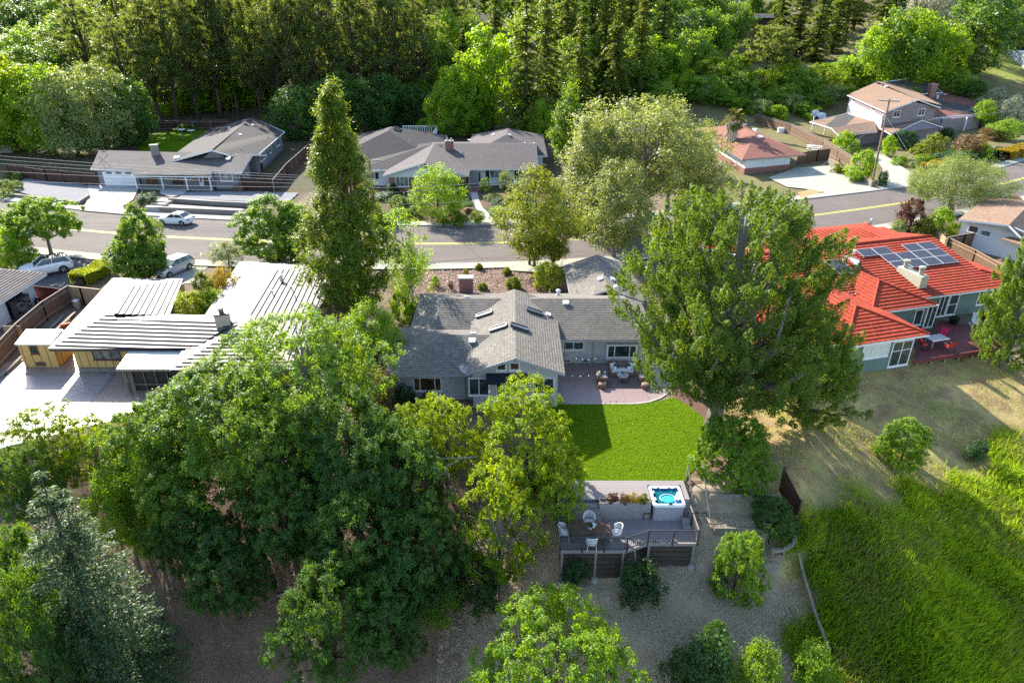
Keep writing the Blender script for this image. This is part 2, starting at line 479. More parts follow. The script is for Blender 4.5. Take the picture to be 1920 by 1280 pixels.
def wall_poly(mb, pts, th=.16, mi=0):
    """a thin slab from a vertical polygon (3-D points, seen from outside), going inwards"""
    pts = [V3(p) for p in pts]; n = (pts[1]-pts[0]).cross(pts[2]-pts[0]).normalized()
    back = [p-n*th for p in pts]
    mb.face(pts, mi); mb.face(back[::-1], mi)
    for i in range(len(pts)):
        j = (i+1) % len(pts); mb.face([pts[j], pts[i], back[i], back[j]], mi)

# ---------------------------------------------------------------- foliage
def unit(a): return a/np.maximum(np.linalg.norm(a, axis=1, keepdims=True), 1e-9)

def leaf_mesh(name, C, N, A, L, Wd, mat, rng, rnd=None):
    """rhombic leaves: centres C, normals N, long axes A, lengths L, widths Wd"""
    n = len(C); N = unit(N); A = unit(A-N*(A*N).sum(1, keepdims=True)); B = np.cross(N, A)
    L = np.broadcast_to(L, n)[:, None]; Wd = np.broadcast_to(Wd, n)[:, None]
    V = np.empty((n, 4, 3))
    V[:, 0] = C-A*L*.5; V[:, 1] = C+B*Wd*.5+N*L*.10; V[:, 2] = C+A*L*.5; V[:, 3] = C-B*Wd*.5+N*L*.10
    me = bpy.data.meshes.new(name)
    me.vertices.add(n*4); me.loops.add(n*4); me.polygons.add(n)
    me.vertices.foreach_set('co', V.ravel().astype(np.float32))
    me.loops.foreach_set('vertex_index', np.arange(n*4, dtype=np.int32))
    me.polygons.foreach_set('loop_start', np.arange(0, n*4, 4, dtype=np.int32))
    me.polygons.foreach_set('loop_total', np.full(n, 4, dtype=np.int32))
    at = me.attributes.new('rnd', 'FLOAT', 'FACE')
    r = rng.random(n) if rnd is None else np.clip(rnd+rng.normal(0, .12, n), 0, 1)
    at.data.foreach_set('value', r.astype(np.float32))
    me.materials.append(mat); me.update(calc_edges=True)
    return me

def join_leaf(parts):
    return [np.concatenate([p[i] for p in parts]) for i in range(len(parts[0]))]

PROF = {
    'round': lambda t: np.sqrt(np.clip(1-(2*t-1)**2, 0, 1)),
    'dome': lambda t: np.sqrt(np.clip(1-t**2.2, 0, 1))*(.75+.25*np.minimum(1, t*5)),
    'cone': lambda t: np.clip(1-t, 0, 1)**.85*np.minimum(1, .55+t*3),
    'column': lambda t: np.minimum(1, .55+2.2*t)*np.clip(1-t, 0, 1)**.55,
    'spire': lambda t: np.minimum(1, .6+2.5*t)*(np.clip(1-t, 0, 1)**.8*.92+.05),
    'egg': lambda t: np.sin(np.pi*np.clip(t, 0, 1)**.75)**.7,
    'umbrella': lambda t: np.clip(np.sqrt(np.clip(1-(1.35*t-.35)**2, 0, 1)), 0, 1),
}

def crown(rng, prof, z0, z1, Rad, K, lr, n, leaf, elong=1.8, inner=.3, up=.45, sub=8, spread=.30, uneven=.28, squash=.8, lean=(0, 0), tips=None, hang=0.0):
    """leaf clumps on and inside a profile of revolution; K lobes of radius lr, n leaves a lobe"""
    t = rng.random(K*6); p = PROF[prof](t)
    t = t[rng.random(len(t)) < (p/p.max())**1.0+.05][:K]; K = len(t); p = PROF[prof](t)
    an = rng.random(K)*2*np.pi
    k1, k2, ph = rng.integers(2, 4), rng.integers(3, 6), rng.random(4)*6.28
    un = 1+uneven*(np.sin(k1*an+ph[0]+2.2*t)*.5+np.sin(k2*an+ph[1]-4*t)*.35+np.sin(9*t+ph[2])*.25)
    rad = Rad*p*un*np.sqrt(rng.uniform(inner**2, 1, K))
    c = np.stack([rad*np.cos(an)+lean[0]*t, rad*np.sin(an)+lean[1]*t, z0+(z1-z0)*t], 1)
    r = lr*rng.uniform(.6, 1.3, K)
    out = unit(np.stack([np.cos(an)*p, np.sin(an)*p, (t-.35)*1.4], 1))
    # sub-clumps on every lobe

    dd = rng.normal(size=(K*sub, 3))+np.repeat(out, sub, 0)*.8+np.array([0, 0, up]); dd = unit(dd)
    sc = np.repeat(c, sub, 0)+dd*np.repeat(r, sub)[:, None]*np.array([1, 1, squash])*.8
    m = max(2, n//sub)
    tone = np.repeat(np.repeat(rng.random(K), sub)*.55+rng.random(K*sub)*.45, m)
    cen = np.repeat(sc, m, 0)+rng.normal(size=(K*sub*m, 3))*np.repeat(np.repeat(r, sub), m)[:, None]*spread
    cen[:, 2] -= hang*np.abs(rng.normal(size=len(cen)))
    nor = np.repeat(dd, m, 0)*1.0+np.array([0, 0, .4])+rng.normal(size=(len(cen), 3))*.5
    ax = rng.normal(size=(len(cen), 3))+np.array([0, 0, -.3-hang])
    L = leaf*rng.uniform(.65, 1.3, len(cen))
    return (cen, nor, ax, L, L/elong, tone), c

def limbs(mb, base, top, r0, tips, rng, k=8, r1=.03, bend=.25, n=7, start=.35):
    """trunk from base to top and k limbs out to some of the tips"""
    base, top = V3(base), V3(top); pts = []
    off = Vector((rng.normal()*bend, rng.normal()*bend, 0))
    for i in range(7):
        t = i/6; pts.append(base.lerp(top, t)+off*math.sin(math.pi*t))
    mb.tube(pts, [r0*(1.35 if i == 0 else 1)*(1-.72*i/6) for i in range(7)], n)
    if tips is None or len(tips) == 0: return
    for j in rng.choice(len(tips), min(k, len(tips)), replace=False):
        e = Vector(tips[j]); hz = (e.z-base.z)/max(.1, (top.z-base.z))
        t = min(.95, max(start, start+(hz-start)*.55-.1*rng.random())); s = base.lerp(top, t)+off*math.sin(math.pi*t)
        d = (e-s); mid = s+d*.5+Vector((rng.normal()*.1, rng.normal()*.1, -.06))*d.length
        rr = r0*(1-.72*t)*.55
        mb.tube([s, s.lerp(mid, .5)+Vector((0, 0, .02*d.length)), mid, mid.lerp(e, .6), e], [rr, rr*.8, rr*.6, rr*.4, r1*.6], 5)

def needle_tufts(rng, c, r, n, L, W, up=.7, stretch=1.3):
    """upright tufts of needles at the points c (K,3) with radii r"""
    K = len(c); d = unit(rng.normal(size=(K*n, 3))+np.array([0, 0, up]))
    rr = np.repeat(r, n)[:, None]
    cen = np.repeat(c, n, 0)+d*rr*rng.uniform(.25, 1, (K*n, 1))*np.array([1, 1, stretch])
    nor = np.cross(d, rng.normal(size=d.shape)); ax = d+rng.normal(size=d.shape)*.25
    LL = L*rng.uniform(.7, 1.25, K*n)
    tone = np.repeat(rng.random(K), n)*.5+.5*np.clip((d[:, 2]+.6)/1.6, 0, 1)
    return (cen, nor, ax, LL, np.full(K*n, W), tone)

def cone_tufts(rng, c, out, r, h, n, L, W):
    """upright cone shaped tufts of needles at points c, leaning along out"""
    K = len(c); s = rng.uniform(.65, 1.25, K); ax0 = unit(np.array([0, 0, 1.0])+out*.55+rng.normal(size=(K, 3))*.18)
    e1 = unit(np.cross(ax0, rng.normal(size=(K, 3)))); e2 = np.cross(ax0, e1)
    t = rng.random((K, n))**1.1; a = rng.random((K, n))*6.283; rad = r*s[:, None]*(1-t)**.6*rng.uniform(.55, 1.05, (K, n))
    ro = e1[:, None]*np.cos(a)[..., None]+e2[:, None]*np.sin(a)[..., None]
    p = c[:, None]+ax0[:, None]*(h*s[:, None]*(t-.35))[..., None]+ro*rad[..., None]
    nor = ro*.9+ax0[:, None]*(.25+t[..., None]*.6)+rng.normal(size=p.shape)*.38
    ax = ax0[:, None]*.9+ro*.7+rng.normal(size=p.shape)*.3
    LL = L*rng.uniform(.7, 1.25, K*n)
    tone = .25*np.repeat(rng.random(K), n)+.75*t.ravel()  # needles lighten towards the tuft tip: sunlit tips put into the colour
    return (p.reshape(-1, 3), nor.reshape(-1, 3), ax.reshape(-1, 3), LL, np.full(K*n, W), tone)

def mk_tuft_pine(key, seed, H, Rd, K, r, h, n, L, W, prof='round', z0=.2, uneven=.4, inner=.45, k=40, stems=1, r0=.4, lean=(0, 0)):
    rng = np.random.default_rng(seed); t = rng.random(K*5); p = PROF[prof](t); t = t[rng.random(len(t)) < p/p.max()+.03][:K]; p = PROF[prof](t)
    an = rng.random(len(t))*6.283; ph = rng.random(3)*6.28; un = 1+uneven*(np.sin(3*an+ph[0]+5*t)*.4+np.sin(5*an+ph[1]-8*t)*.35)
    q = np.sqrt(rng.uniform(inner**2, 1, len(t))); rad = Rd*.93*p*un*q
    c = np.stack([rad*np.cos(an)+lean[0]*t, rad*np.sin(an)+lean[1]*t, H*(z0+(.96-z0)*t)], 1); out = np.stack([np.cos(an)*q, np.sin(an)*q, np.zeros(len(t))], 1)
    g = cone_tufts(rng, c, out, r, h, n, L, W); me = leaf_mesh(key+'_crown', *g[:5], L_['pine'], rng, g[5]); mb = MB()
    for s in range(stems): limbs(mb, (rng.normal()*.5*(stems > 1), rng.normal()*.4*(stems > 1), -.8), (lean[0]*.8+rng.normal()*.8*(stems > 1), lean[1]*.8, H*.88), r0, c, rng, k, start=z0*.8, bend=.35)
    proto(key, me, mb, 'bark_g', H, Rd)

def sprays(rng, starts, ends, droop, nper, L, W, width, flat=.9):
    """conifer boughs: leaves along the branches starts->ends, spreading sideways"""
    B = len(starts); t = rng.random((B, nper))**.75
    s, e = starts[:, None, :], ends[:, None, :]
    p = s+(e-s)*t[..., None]; ln = np.linalg.norm(ends-starts, axis=1)
    p[..., 2] -= droop*(t**2)*ln[:, None]
    dr = unit(ends-starts); sd = unit(np.cross(dr, np.array([0, 0, 1.0])))
    w = rng.uniform(-1, 1, (B, nper))*width*(1.15-t)*ln[:, None]**.5
    p = p+sd[:, None, :]*w[..., None]; p[..., 2] -= np.abs(w)*.25
    p = p+rng.normal(size=p.shape)*.05*ln[:, None, None]**.5
    nor = np.array([0, 0, 1.0])*flat+rng.normal(size=(B*nper, 3))*.42
    ax = np.repeat(dr, nper, 0)*.8+np.repeat(sd, nper, 0)*np.sign(w).reshape(-1, 1)*.9+rng.normal(size=(B*nper, 3))*.25+np.array([0, 0, -.25])
    LL = L*rng.uniform(.6, 1.3, B*nper)
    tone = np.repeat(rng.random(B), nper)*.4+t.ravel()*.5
    return (p.reshape(-1, 3), nor, ax, LL, LL*W, tone)

L_ = {}
L_['oak'] = m_leaf('oak_leaf', (0.0379, 0.1165, 0.0204), (0.1383, 0.2402, 0.0204), (0.4388, 0.6318, 0.0175))
L_['darkoak'] = m_leaf('dark_oak_leaf', (.018, .078, .020), (.070, .155, .020), (.23, .39, .012))
L_['walnut'] = m_leaf('bright_walnut_leaf', (0.0952, 0.1904, 0.0078), (0.2128, 0.3024, 0.0090), (0.5280, 0.6480, 0.0096), .5)
L_['lime'] = m_leaf('lime_leaf', (0.0784, 0.1848, 0.0112), (0.1904, 0.3024, 0.0134), (0.5130, 0.7290, 0.0135), .5)
L_['citrus'] = m_leaf('glossy_shrub_leaf', (0.0655, 0.1602, 0.0146), (0.1747, 0.2912, 0.0204), (0.4563, 0.6669, 0.0211), .45)
L_['greyoak'] = m_leaf('grey_green_leaf', (0.0952, 0.1400, 0.0448), (0.2464, 0.2688, 0.0896), (0.5130, 0.5670, 0.0810), .42)
L_['pine'] = m_leaf('pine_needle', (.014, .062, .012), (.125, .20, .012), (.34, .48, .008), .36, .5)
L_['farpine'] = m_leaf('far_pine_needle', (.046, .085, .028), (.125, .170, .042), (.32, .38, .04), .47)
L_['cedar'] = m_leaf('cedar_spray', (.040, .095, .012), (.135, .195, .014), (.34, .43, .010), .42)
L_['deodar'] = m_leaf('deodar_spray', (.055, .100, .020), (.14, .185, .030), (.32, .39, .022), .42)
L_['blue'] = m_leaf('blue_spruce_spray', (.036, .10, .058), (.105, .165, .066), (.25, .34, .04), .38)
L_['yellow'] = m_leaf('yellow_green_leaf', (.105, .145, .010), (.20, .23, .014), (.40, .44, .012), .46)
L_['char'] = m_leaf('chartreuse_leaf', (.22, .28, .012), (.36, .40, .018), (.55, .60, .015), .45)
L_['olive'] = m_leaf('olive_leaf', (0.1456, 0.2038, 0.0655), (0.2766, 0.3349, 0.1165), (0.4680, 0.5460, 0.0780), .35)
L_['purple'] = m_leaf('purple_leaf', (.075, .028, .018), (.12, .050, .025), (.20, .07, .02), .35)
L_['rust'] = m_leaf('rusty_leaf', (.17, .11, .04), (.26, .15, .05), (.35, .20, .04), .35)
L_['gold'] = m_leaf('golden_leaf', (.30, .20, .010), (.42, .28, .015), (.55, .38, .01), .4)
L_['hedge'] = m_leaf('hedge_leaf', (0.0780, 0.1560, 0.0156), (0.1690, 0.2600, 0.0208), (0.3380, 0.4680, 0.0156), .4)
L_['darkshrub'] = m_leaf('dark_shrub_leaf', (0.0208, 0.0585, 0.0182), (0.0455, 0.1105, 0.0234), (0.0780, 0.1820, 0.0195), .35)
L_['pale'] = m_leaf('pale_plume_leaf', (.26, .28, .16), (.42, .42, .26), (.45, .45, .25), .3)
L_['palm'] = m_leaf('palm_frond', (.08, .12, .015), (.22, .20, .02), (.30, .32, .015), .3)
L_['poplar'] = m_leaf('poplar_leaf', (.10, .20, .012), (.18, .29, .016), (.36, .52, .012), .5)
L_['bush_far'] = m_leaf('far_scrub_leaf', (0.0582, 0.1529, 0.0204), (0.1893, 0.2985, 0.0320), (0.5265, 0.7371, 0.0263), .45)

PROTO = {}
def proto(key, crown_me, wood_mb, bark, H, Rd):
    tr = wood_mb.data(key+'_trunk', M[bark], (0, 0, 0), True) if wood_mb is not None and wood_mb.f else None
    PROTO[key] = (tr, crown_me, H, Rd)

def mk_broad(key, seed, H, Rd, leafmat, bark='bark', prof='round', z0=.28, K=120, lr=1.0, n=150, leaf=.22, elong=1.7, k=10, uneven=.28, inner=.3, spread=.30, hang=0, squash=.8, r0=None, lean=(0, 0), sub=8, stems=1):
    rng = np.random.default_rng(seed)
    q, c = crown(rng, prof, H*z0, H*.97, Rd*.9, K, lr, n, leaf, elong, inner, .45, sub, spread, uneven, squash, lean, hang=hang)
    me = leaf_mesh(key+'_crown', *q[:5], L_[leafmat], rng, q[5])
    mb = MB(); r0 = r0 or H*.022
    for s in range(stems):
        b = (rng.normal()*.25*(stems > 1), rng.normal()*.25*(stems > 1), -.6)
        limbs(mb, b, (lean[0]*.6+rng.normal()*Rd*.2*(stems > 1), lean[1]*.6+rng.normal()*Rd*.2*(stems > 1), H*.8), r0/(stems**.5), c, rng, k, start=min(.8, z0*.7))
    proto(key, me, mb, bark, H, Rd)

def mk_bush(key, seed, H, Rd, leafmat, prof='dome', K=60, lr=.35, n=90, leaf=.12, elong=1.6, uneven=.2, spread=.3, inner=.35, squash=.85, hang=0):
    rng = np.random.default_rng(seed)
    q, c = crown(rng, prof, H*.10, H*.93, Rd*.9, K, lr, n, leaf, elong, inner, .5, 8, spread, uneven, squash, hang=hang)
    mb = MB()
    for j in rng.choice(len(c), min(6, len(c)), replace=False):
        mb.tube([(0, 0, -.2), Vector(c[j])*.45, Vector(c[j])], [.05*H/2+.01, .03*H/2+.008, .008], 5)
    proto(key, leaf_mesh(key+'_foliage', *q[:5], L_[leafmat], rng, q[5]), mb, 'bark', H, Rd)

def mk_conifer(key, seed, H, Rd, leafmat, bark='bark_r', z0=.06, levels=34, nb=9, nper=46, leaf=.42, Wr=.32, droop=.22, rise=.12, power=.85, width=.30, jitter=.25, ragged=.2, top=1.0):
    rng = np.random.default_rng(seed); S = []; E = []
    for i in range(levels):
        t = (i+rng.random()*.8)/levels; z = H*(z0+(1-z0)*t)
        l0 = Rd*(max(.02, 1-t)**power)*(min(1, .6+t*3))
        for j in range(max(4, int(nb*(1-.5*t)))):
            a = rng.random()*6.283; l = l0*(1-ragged*rng.random())*(1+jitter*rng.normal()*.35)
            S.append((0, 0, z)); E.append((l*math.cos(a), l*math.sin(a), z+l*rise+rng.normal()*.15))
    S = np.array(S); E = np.array(E); ln = np.linalg.norm(E-S, axis=1)
    q = sprays(rng, S, E, droop+rise, nper, leaf, Wr, width)
    keep = rng.random(len(q[0])) < np.clip(np.repeat(ln, nper)/Rd+.25, .25, 1)
    q = tuple(a[keep] for a in q)
    me = leaf_mesh(key+'_crown', *q[:5], L_[leafmat], rng, q[5])
    mb = MB(); mb.tube([(0, 0, -.8), (0, 0, H*.3), (0, 0, H*.7), (0, 0, H*.99)], [H*.020, H*.016, H*.008, .015], 8)
    for i in rng.choice(len(S), min(70, len(S)), replace=False):
        s, e = Vector(S[i]), Vector(E[i]); l = (e-s).length; m = s.lerp(e, .55); m.z -= (droop+rise)*.3*l; e2 = s.lerp(e, .9); e2.z -= (droop+rise)*.81*l
        mb.tube([s, m, e2], [.02+.008*l, .015+.004*l, .008], 4)
    proto(key, me, mb, bark, H, Rd)

def mk_pine(key, seed, H, Rd, leafmat='pine', bark='bark_g', z0=.22, K=240, tr=.55, n=90, needle=.38, W=.07, prof='dome', k=26, lean=(0, 0), r0=None, stems=1, uneven=.35, inner=.35, levels=0, up=.7, stretch=1.35):
    rng = np.random.default_rng(seed)
    t = rng.random(K*5); p = PROF[prof](t); t = t[rng.random(len(t)) < p/p.max()+.03][:K]; p = PROF[prof](t)
    an = rng.random(len(t))*6.283; ph = rng.random(3)*6.28
    un = 1+uneven*(np.sin(3*an+ph[0]+5*t)*.5+np.sin(5*an+ph[1]-7*t)*.4)
    if levels: t = (np.floor(t*levels)+.5+rng.normal(0, .12, len(t)))/levels
    rad = Rd*.92*p*un*np.sqrt(rng.uniform(inner**2, 1, len(t)))
    c = np.stack([rad*np.cos(an)+lean[0]*t, rad*np.sin(an)+lean[1]*t, H*(z0+(.95-z0)*t)], 1)
    q = needle_tufts(rng, c, tr*rng.uniform(.6, 1.25, len(c)), n, needle, W, up, stretch)
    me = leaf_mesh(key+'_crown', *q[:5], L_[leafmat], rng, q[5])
    mb = MB(); r0 = r0 or H*.02
    for s in range(stems):
        b = (rng.normal()*.5*(stems > 1), rng.normal()*.4*(stems > 1), -.8)
        limbs(mb, b, (lean[0]*.8+rng.normal()*.8*(stems > 1), lean[1]*.8, H*.88), r0, c, rng, k, start=z0*.8, bend=.35)
    proto(key, me, mb, bark, H, Rd)

# near trees
mk_broad('oak_a', 11, 9.5, 5.2, 'oak', 'bark_g', K=330, lr=.62, n=210, leaf=.125, k=34, uneven=.42, inner=.45, spread=.17, sub=6)
mk_broad('oak_b', 12, 8.5, 4.6, 'oak', 'bark_g', 'dome', K=330, lr=.58, n=210, leaf=.125, k=30, uneven=.36, inner=.45, spread=.17, sub=6)
mk_broad('darkoak_a', 13, 9, 4.6, 'darkoak', 'bark', K=320, lr=.58, n=210, leaf=.12, k=24, uneven=.38, inner=.45, spread=.17, sub=6)
mk_broad('darkoak_b', 14, 7.5, 3.6, 'darkoak', 'bark', 'egg', K=250, lr=.5, n=200, leaf=.125, k=18, uneven=.4, inner=.45, spread=.17, sub=6)
mk_broad('walnut_a', 15, 9.5, 4.4, 'walnut', 'bark_g', K=260, lr=.55, n=170, leaf=.145, elong=2.0, k=30, uneven=.5, inner=.35, z0=.2, spread=.17, sub=6)
mk_broad('walnut_b', 16, 9, 3.2, 'walnut', 'bark_g', 'egg', K=170, lr=.5, n=170, leaf=.145, elong=2.0, k=30, uneven=.5, inner=.3, z0=.12, spread=.17, sub=6)
mk_broad('lime_a', 17, 8, 4.0, 'lime', 'bark', K=330, lr=.45, n=200, leaf=.105, k=10, uneven=.26, inner=.5, spread=.17, sub=6)
mk_broad('lime_b', 18, 6, 3.0, 'lime', 'bark', 'dome', K=110, lr=.65, n=150, leaf=.15, k=12, uneven=.3, z0=.2)
mk_broad('citrus_a', 19, 4.6, 2.7, 'citrus', 'bark', 'dome', K=260, lr=.38, n=220, leaf=.10, k=6, uneven=.18, z0=.05, inner=.5, spread=.17, sub=6)
mk_broad('umbrella_a', 20, 7, 4.6, 'citrus', 'bark_g', 'umbrella', K=230, lr=.5, n=150, leaf=.20, k=16, spread=.24, z0=.42, uneven=.18, r0=.24)
mk_broad('street_a', 21, 7.5, 3.2, 'oak', 'bark', 'egg', K=200, lr=.48, n=150, leaf=.18, k=10, uneven=.3, z0=.08, inner=.45, spread=.24)
mk_broad('wispy_a', 22, 4.2, 2.3, 'olive', 'bark', 'dome', K=60, lr=.5, n=140, leaf=.24, elong=5, k=9, uneven=.4, z0=.25, hang=.15)
mk_broad('grey_a', 23, 15, 6.2, 'greyoak', 'bark_g', K=150, lr=1.0, n=160, leaf=.24, k=40, uneven=.6, inner=.3, spread=.36)
mk_broad('grey_b', 24, 12, 4.6, 'greyoak', 'bark_g', 'egg', K=150, lr=1.0, n=140, leaf=.26, k=18, uneven=.4, inner=.25, z0=.15)
mk_broad('yellow_a', 25, 10, 3.5, 'yellow', 'bark', 'egg', K=130, lr=.75, n=140, leaf=.2, elong=2, k=16, uneven=.3, z0=.12, stems=3, r0=.2)
mk_broad('olive_a', 26, 6.5, 5.2, 'olive', 'bark_g', 'umbrella', K=130, lr=.85, n=190, leaf=.24, elong=4.5, k=12, uneven=.45, z0=.38, stems=3, r0=.3, hang=.1)
mk_broad('birch_a', 27, 8, 2.6, 'lime', 'twig', 'egg', K=36, lr=.5, n=110, leaf=.15, k=34, uneven=.4, z0=.2, r0=.13)
mk_broad('weeping_a', 28, 7, 1.9, 'lime', 'twig', 'egg', K=46, lr=.5, n=130, leaf=.18, elong=2.4, k=12, uneven=.3, z0=.15, r0=.11, hang=.5)
mk_broad('poplar_a', 29, 14, 2.4, 'poplar', 'bark_g', 'column', K=120, lr=.8, n=110, leaf=.28, k=8, uneven=.3, z0=.08)
mk_broad('cedar_a', 31, 20, 3.7, 'cedar', 'bark_r', 'spire', K=420, lr=.56, n=180, leaf=.24, elong=2.6, k=30, uneven=.42, inner=.45, z0=.1, squash=1.5, r0=.38)
mk_conifer('spruce_a', 32, 14, 4.0, 'blue', 'bark', z0=.05, levels=24, nb=26, nper=150, leaf=.17, Wr=.36, droop=.16, rise=.02, power=.68, width=.30, ragged=.25, jitter=.2)
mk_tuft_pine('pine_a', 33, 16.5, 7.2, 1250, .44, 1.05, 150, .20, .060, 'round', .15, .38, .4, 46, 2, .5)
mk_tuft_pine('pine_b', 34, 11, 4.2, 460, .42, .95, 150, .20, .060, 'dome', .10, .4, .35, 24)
# background trees
mk_pine('tall_pine_a', 41, 30, 6.6, 'farpine', 'bark', .18, 200, 1.1, 50, .85, .17, 'egg', 40, uneven=.75, inner=.25, levels=0, up=.5, stretch=.7, r0=.42, lean=(1.5, 0))
mk_pine('tall_pine_b', 42, 32, 6.0, 'farpine', 'bark', .26, 180, 1.15, 50, .85, .17, 'egg', 40, uneven=.8, inner=.2, levels=0, up=.5, stretch=.7, r0=.40, lean=(-2, 0))
mk_pine('tall_pine_c', 43, 27, 7.4, 'farpine', 'bark', .30, 190, 1.15, 50, .85, .17, 'round', 40, uneven=.8, inner=.25, levels=0, up=.5, stretch=.7, r0=.45, lean=(3, 0))
mk_conifer('deodar_a', 44, 27, 6.6, 'deodar', 'bark', z0=.04, levels=34, nb=12, nper=56, leaf=.75, Wr=.36, droop=.38, rise=.12, power=.7, width=.62, ragged=.65, jitter=.9)
mk_conifer('deodar_b', 45, 24, 5.4, 'deodar', 'bark', z0=.04, levels=30, nb=12, nper=54, leaf=.72, Wr=.36, droop=.34, rise=.15, power=.65, width=.6, ragged=.7, jitter=1.0)
mk_broad('far_oak_a', 46, 12, 6.2, 'bush_far', 'bark', 'dome', K=110, lr=1.25, n=80, leaf=.5, k=6, uneven=.3, z0=.12)
mk_broad('far_oak_b', 47, 10, 5.2, 'oak', 'bark', 'round', K=100, lr=1.15, n=80, leaf=.46, k=6, uneven=.35, z0=.1)
mk_broad('far_lime', 48, 11, 5.2, 'lime', 'bark', 'round', K=110, lr=1.0, n=90, leaf=.42, k=6, uneven=.3, z0=.1)
mk_broad('far_dark', 49, 12, 5.6, 'darkoak', 'bark', 'round', K=110, lr=1.2, n=80, leaf=.46, k=6, uneven=.35, z0=.08)
mk_broad('far_willow', 50, 12, 5.6, 'olive', 'bark', 'round', K=120, lr=1.1, n=110, leaf=.55, elong=4.5, k=6, uneven=.3, z0=.08, hang=.3)
mk_pine('umbrella_pine', 51, 14, 7, 'farpine', 'bark', .35, 150, 1.1, 60, .75, .2, 'umbrella', 20, uneven=.3, levels=6, up=.9, stretch=.8, r0=.35)
mk_broad('pale_cedar', 52, 13, 7, 'pale', 'bark_g', 'umbrella', K=90, lr=1.2, n=90, leaf=.55, elong=4, k=14, uneven=.3, z0=.4, hang=.4)
mk_broad('far_gold', 53, 8, 4, 'walnut', 'bark', 'round', K=80, lr=.9, n=80, leaf=.38, k=6, uneven=.3, z0=.1)
# shrubs
mk_bush('bush_lime', 61, 2.2, 1.5, 'lime', leaf=.13)
mk_bush('bush_dark', 62, 2.0, 1.5, 'darkshrub', leaf=.13, uneven=.3)
mk_bush('bush_citrus', 63, 2.6, 1.7, 'citrus', K=80, n=110, leaf=.12, prof='round')
mk_bush('bush_char', 64, 3.0, 1.7, 'char', K=80, n=90, leaf=.14, prof='dome')
mk_bush('bush_rust', 65, 2.0, 1.5, 'rust', leaf=.13)
mk_bush('bush_purple', 66, 3.0, 1.9, 'purple', K=70, leaf=.15, prof='round', uneven=.3)
mk_bush('bush_yellow', 67, 2.6, 2.0, 'yellow', K=70, leaf=.16, prof='dome', uneven=.35)
mk_bush('bush_gold', 68, 2.2, 1.5, 'gold', K=60, leaf=.12, prof='egg', uneven=.3)
mk_bush('bush_olive', 69, 2.2, 1.7, 'olive', leaf=.15, elong=3)
mk_bush('bush_clip', 70, 1.5, 1.3, 'hedge', K=90, lr=.2, n=80, leaf=.09, prof='dome', uneven=.04, inner=.6, spread=.2)
mk_bush('bush_pale', 71, 3.0, 1.6, 'pale', K=50, lr=.4, n=80, leaf=.4, elong=6, prof='egg', uneven=.3)
mk_bush('tuft', 72, .8, .8, 'yellow', K=40, lr=.2, n=80, leaf=.3, elong=9, uneven=.1)
mk_bush('bush_cone', 73, 3.4, 1.2, 'deodar', K=80, lr=.3, n=90, leaf=.16, elong=3, prof='cone', uneven=.35)
mk_bush('bush_oak', 74, 2.6, 2.0, 'oak', K=80, lr=.45, n=100, leaf=.14)

def plant(key, loc, rz, sx, sz, name, label, cat='tree', group=None, flat=False):
    tr, cr, H, Rd = PROTO[key]
    t = thing(name, label, cat, loc, group); t.rotation_euler = (0, 0, rz); t.scale = (sx, sx, sz)
    if tr is not None: link('trunk' if cat == 'tree' else 'stem', tr, t)
    link('crown' if cat == 'tree' else 'foliage', cr, t)
    return t

def tree_px(key, topx, topy, basey, wpx, name, label, cat='tree', group=None, rz=None, ground=None, basex=None):
    """tree whose crown top shows at (topx, topy), whose foot stands where row basey meets the ground, wpx pixels wide"""
    tr, cr, H, Rd = PROTO[key]
    bx = topx if basex is None else basex
    for _ in range(4):
        g = G(bx, basey) if ground is None else P(bx, basey, ground)
        zt = z_at(topy, g.y); x = (topx-960)/FPX*zc_of(g.y, zt)
        bx = 960+FPX*x/zc_of(g.y, g.z) if basex is None else basex
    h = max(.3, zt-g.z); zc = zc_of(g.y, g.z+h*.55)
    r = wpx*.5/FPX*zc
    rz = random.random()*6.28 if rz is None else rz
    return plant(key, Vector((g.x, g.y, g.z)), rz, r/Rd, h/H, name, label, cat, group)
# ---------------------------------------------------------------- ground, road, paths (the setting)
def inpoly(x, y, poly):
    c = False; n = len(poly)
    for i in range(n):
        a, b = poly[i], poly[i-1]
        if (a[1] > y) != (b[1] > y) and x < (b[0]-a[0])*(y-a[1])/(b[1]-a[1])+a[0]: c = not c
    return c
def pg(pxs, z=0.0): return [P(a, b, z) for a, b in pxs]
def gg(pxs): return [G(a, b) for a, b in pxs]

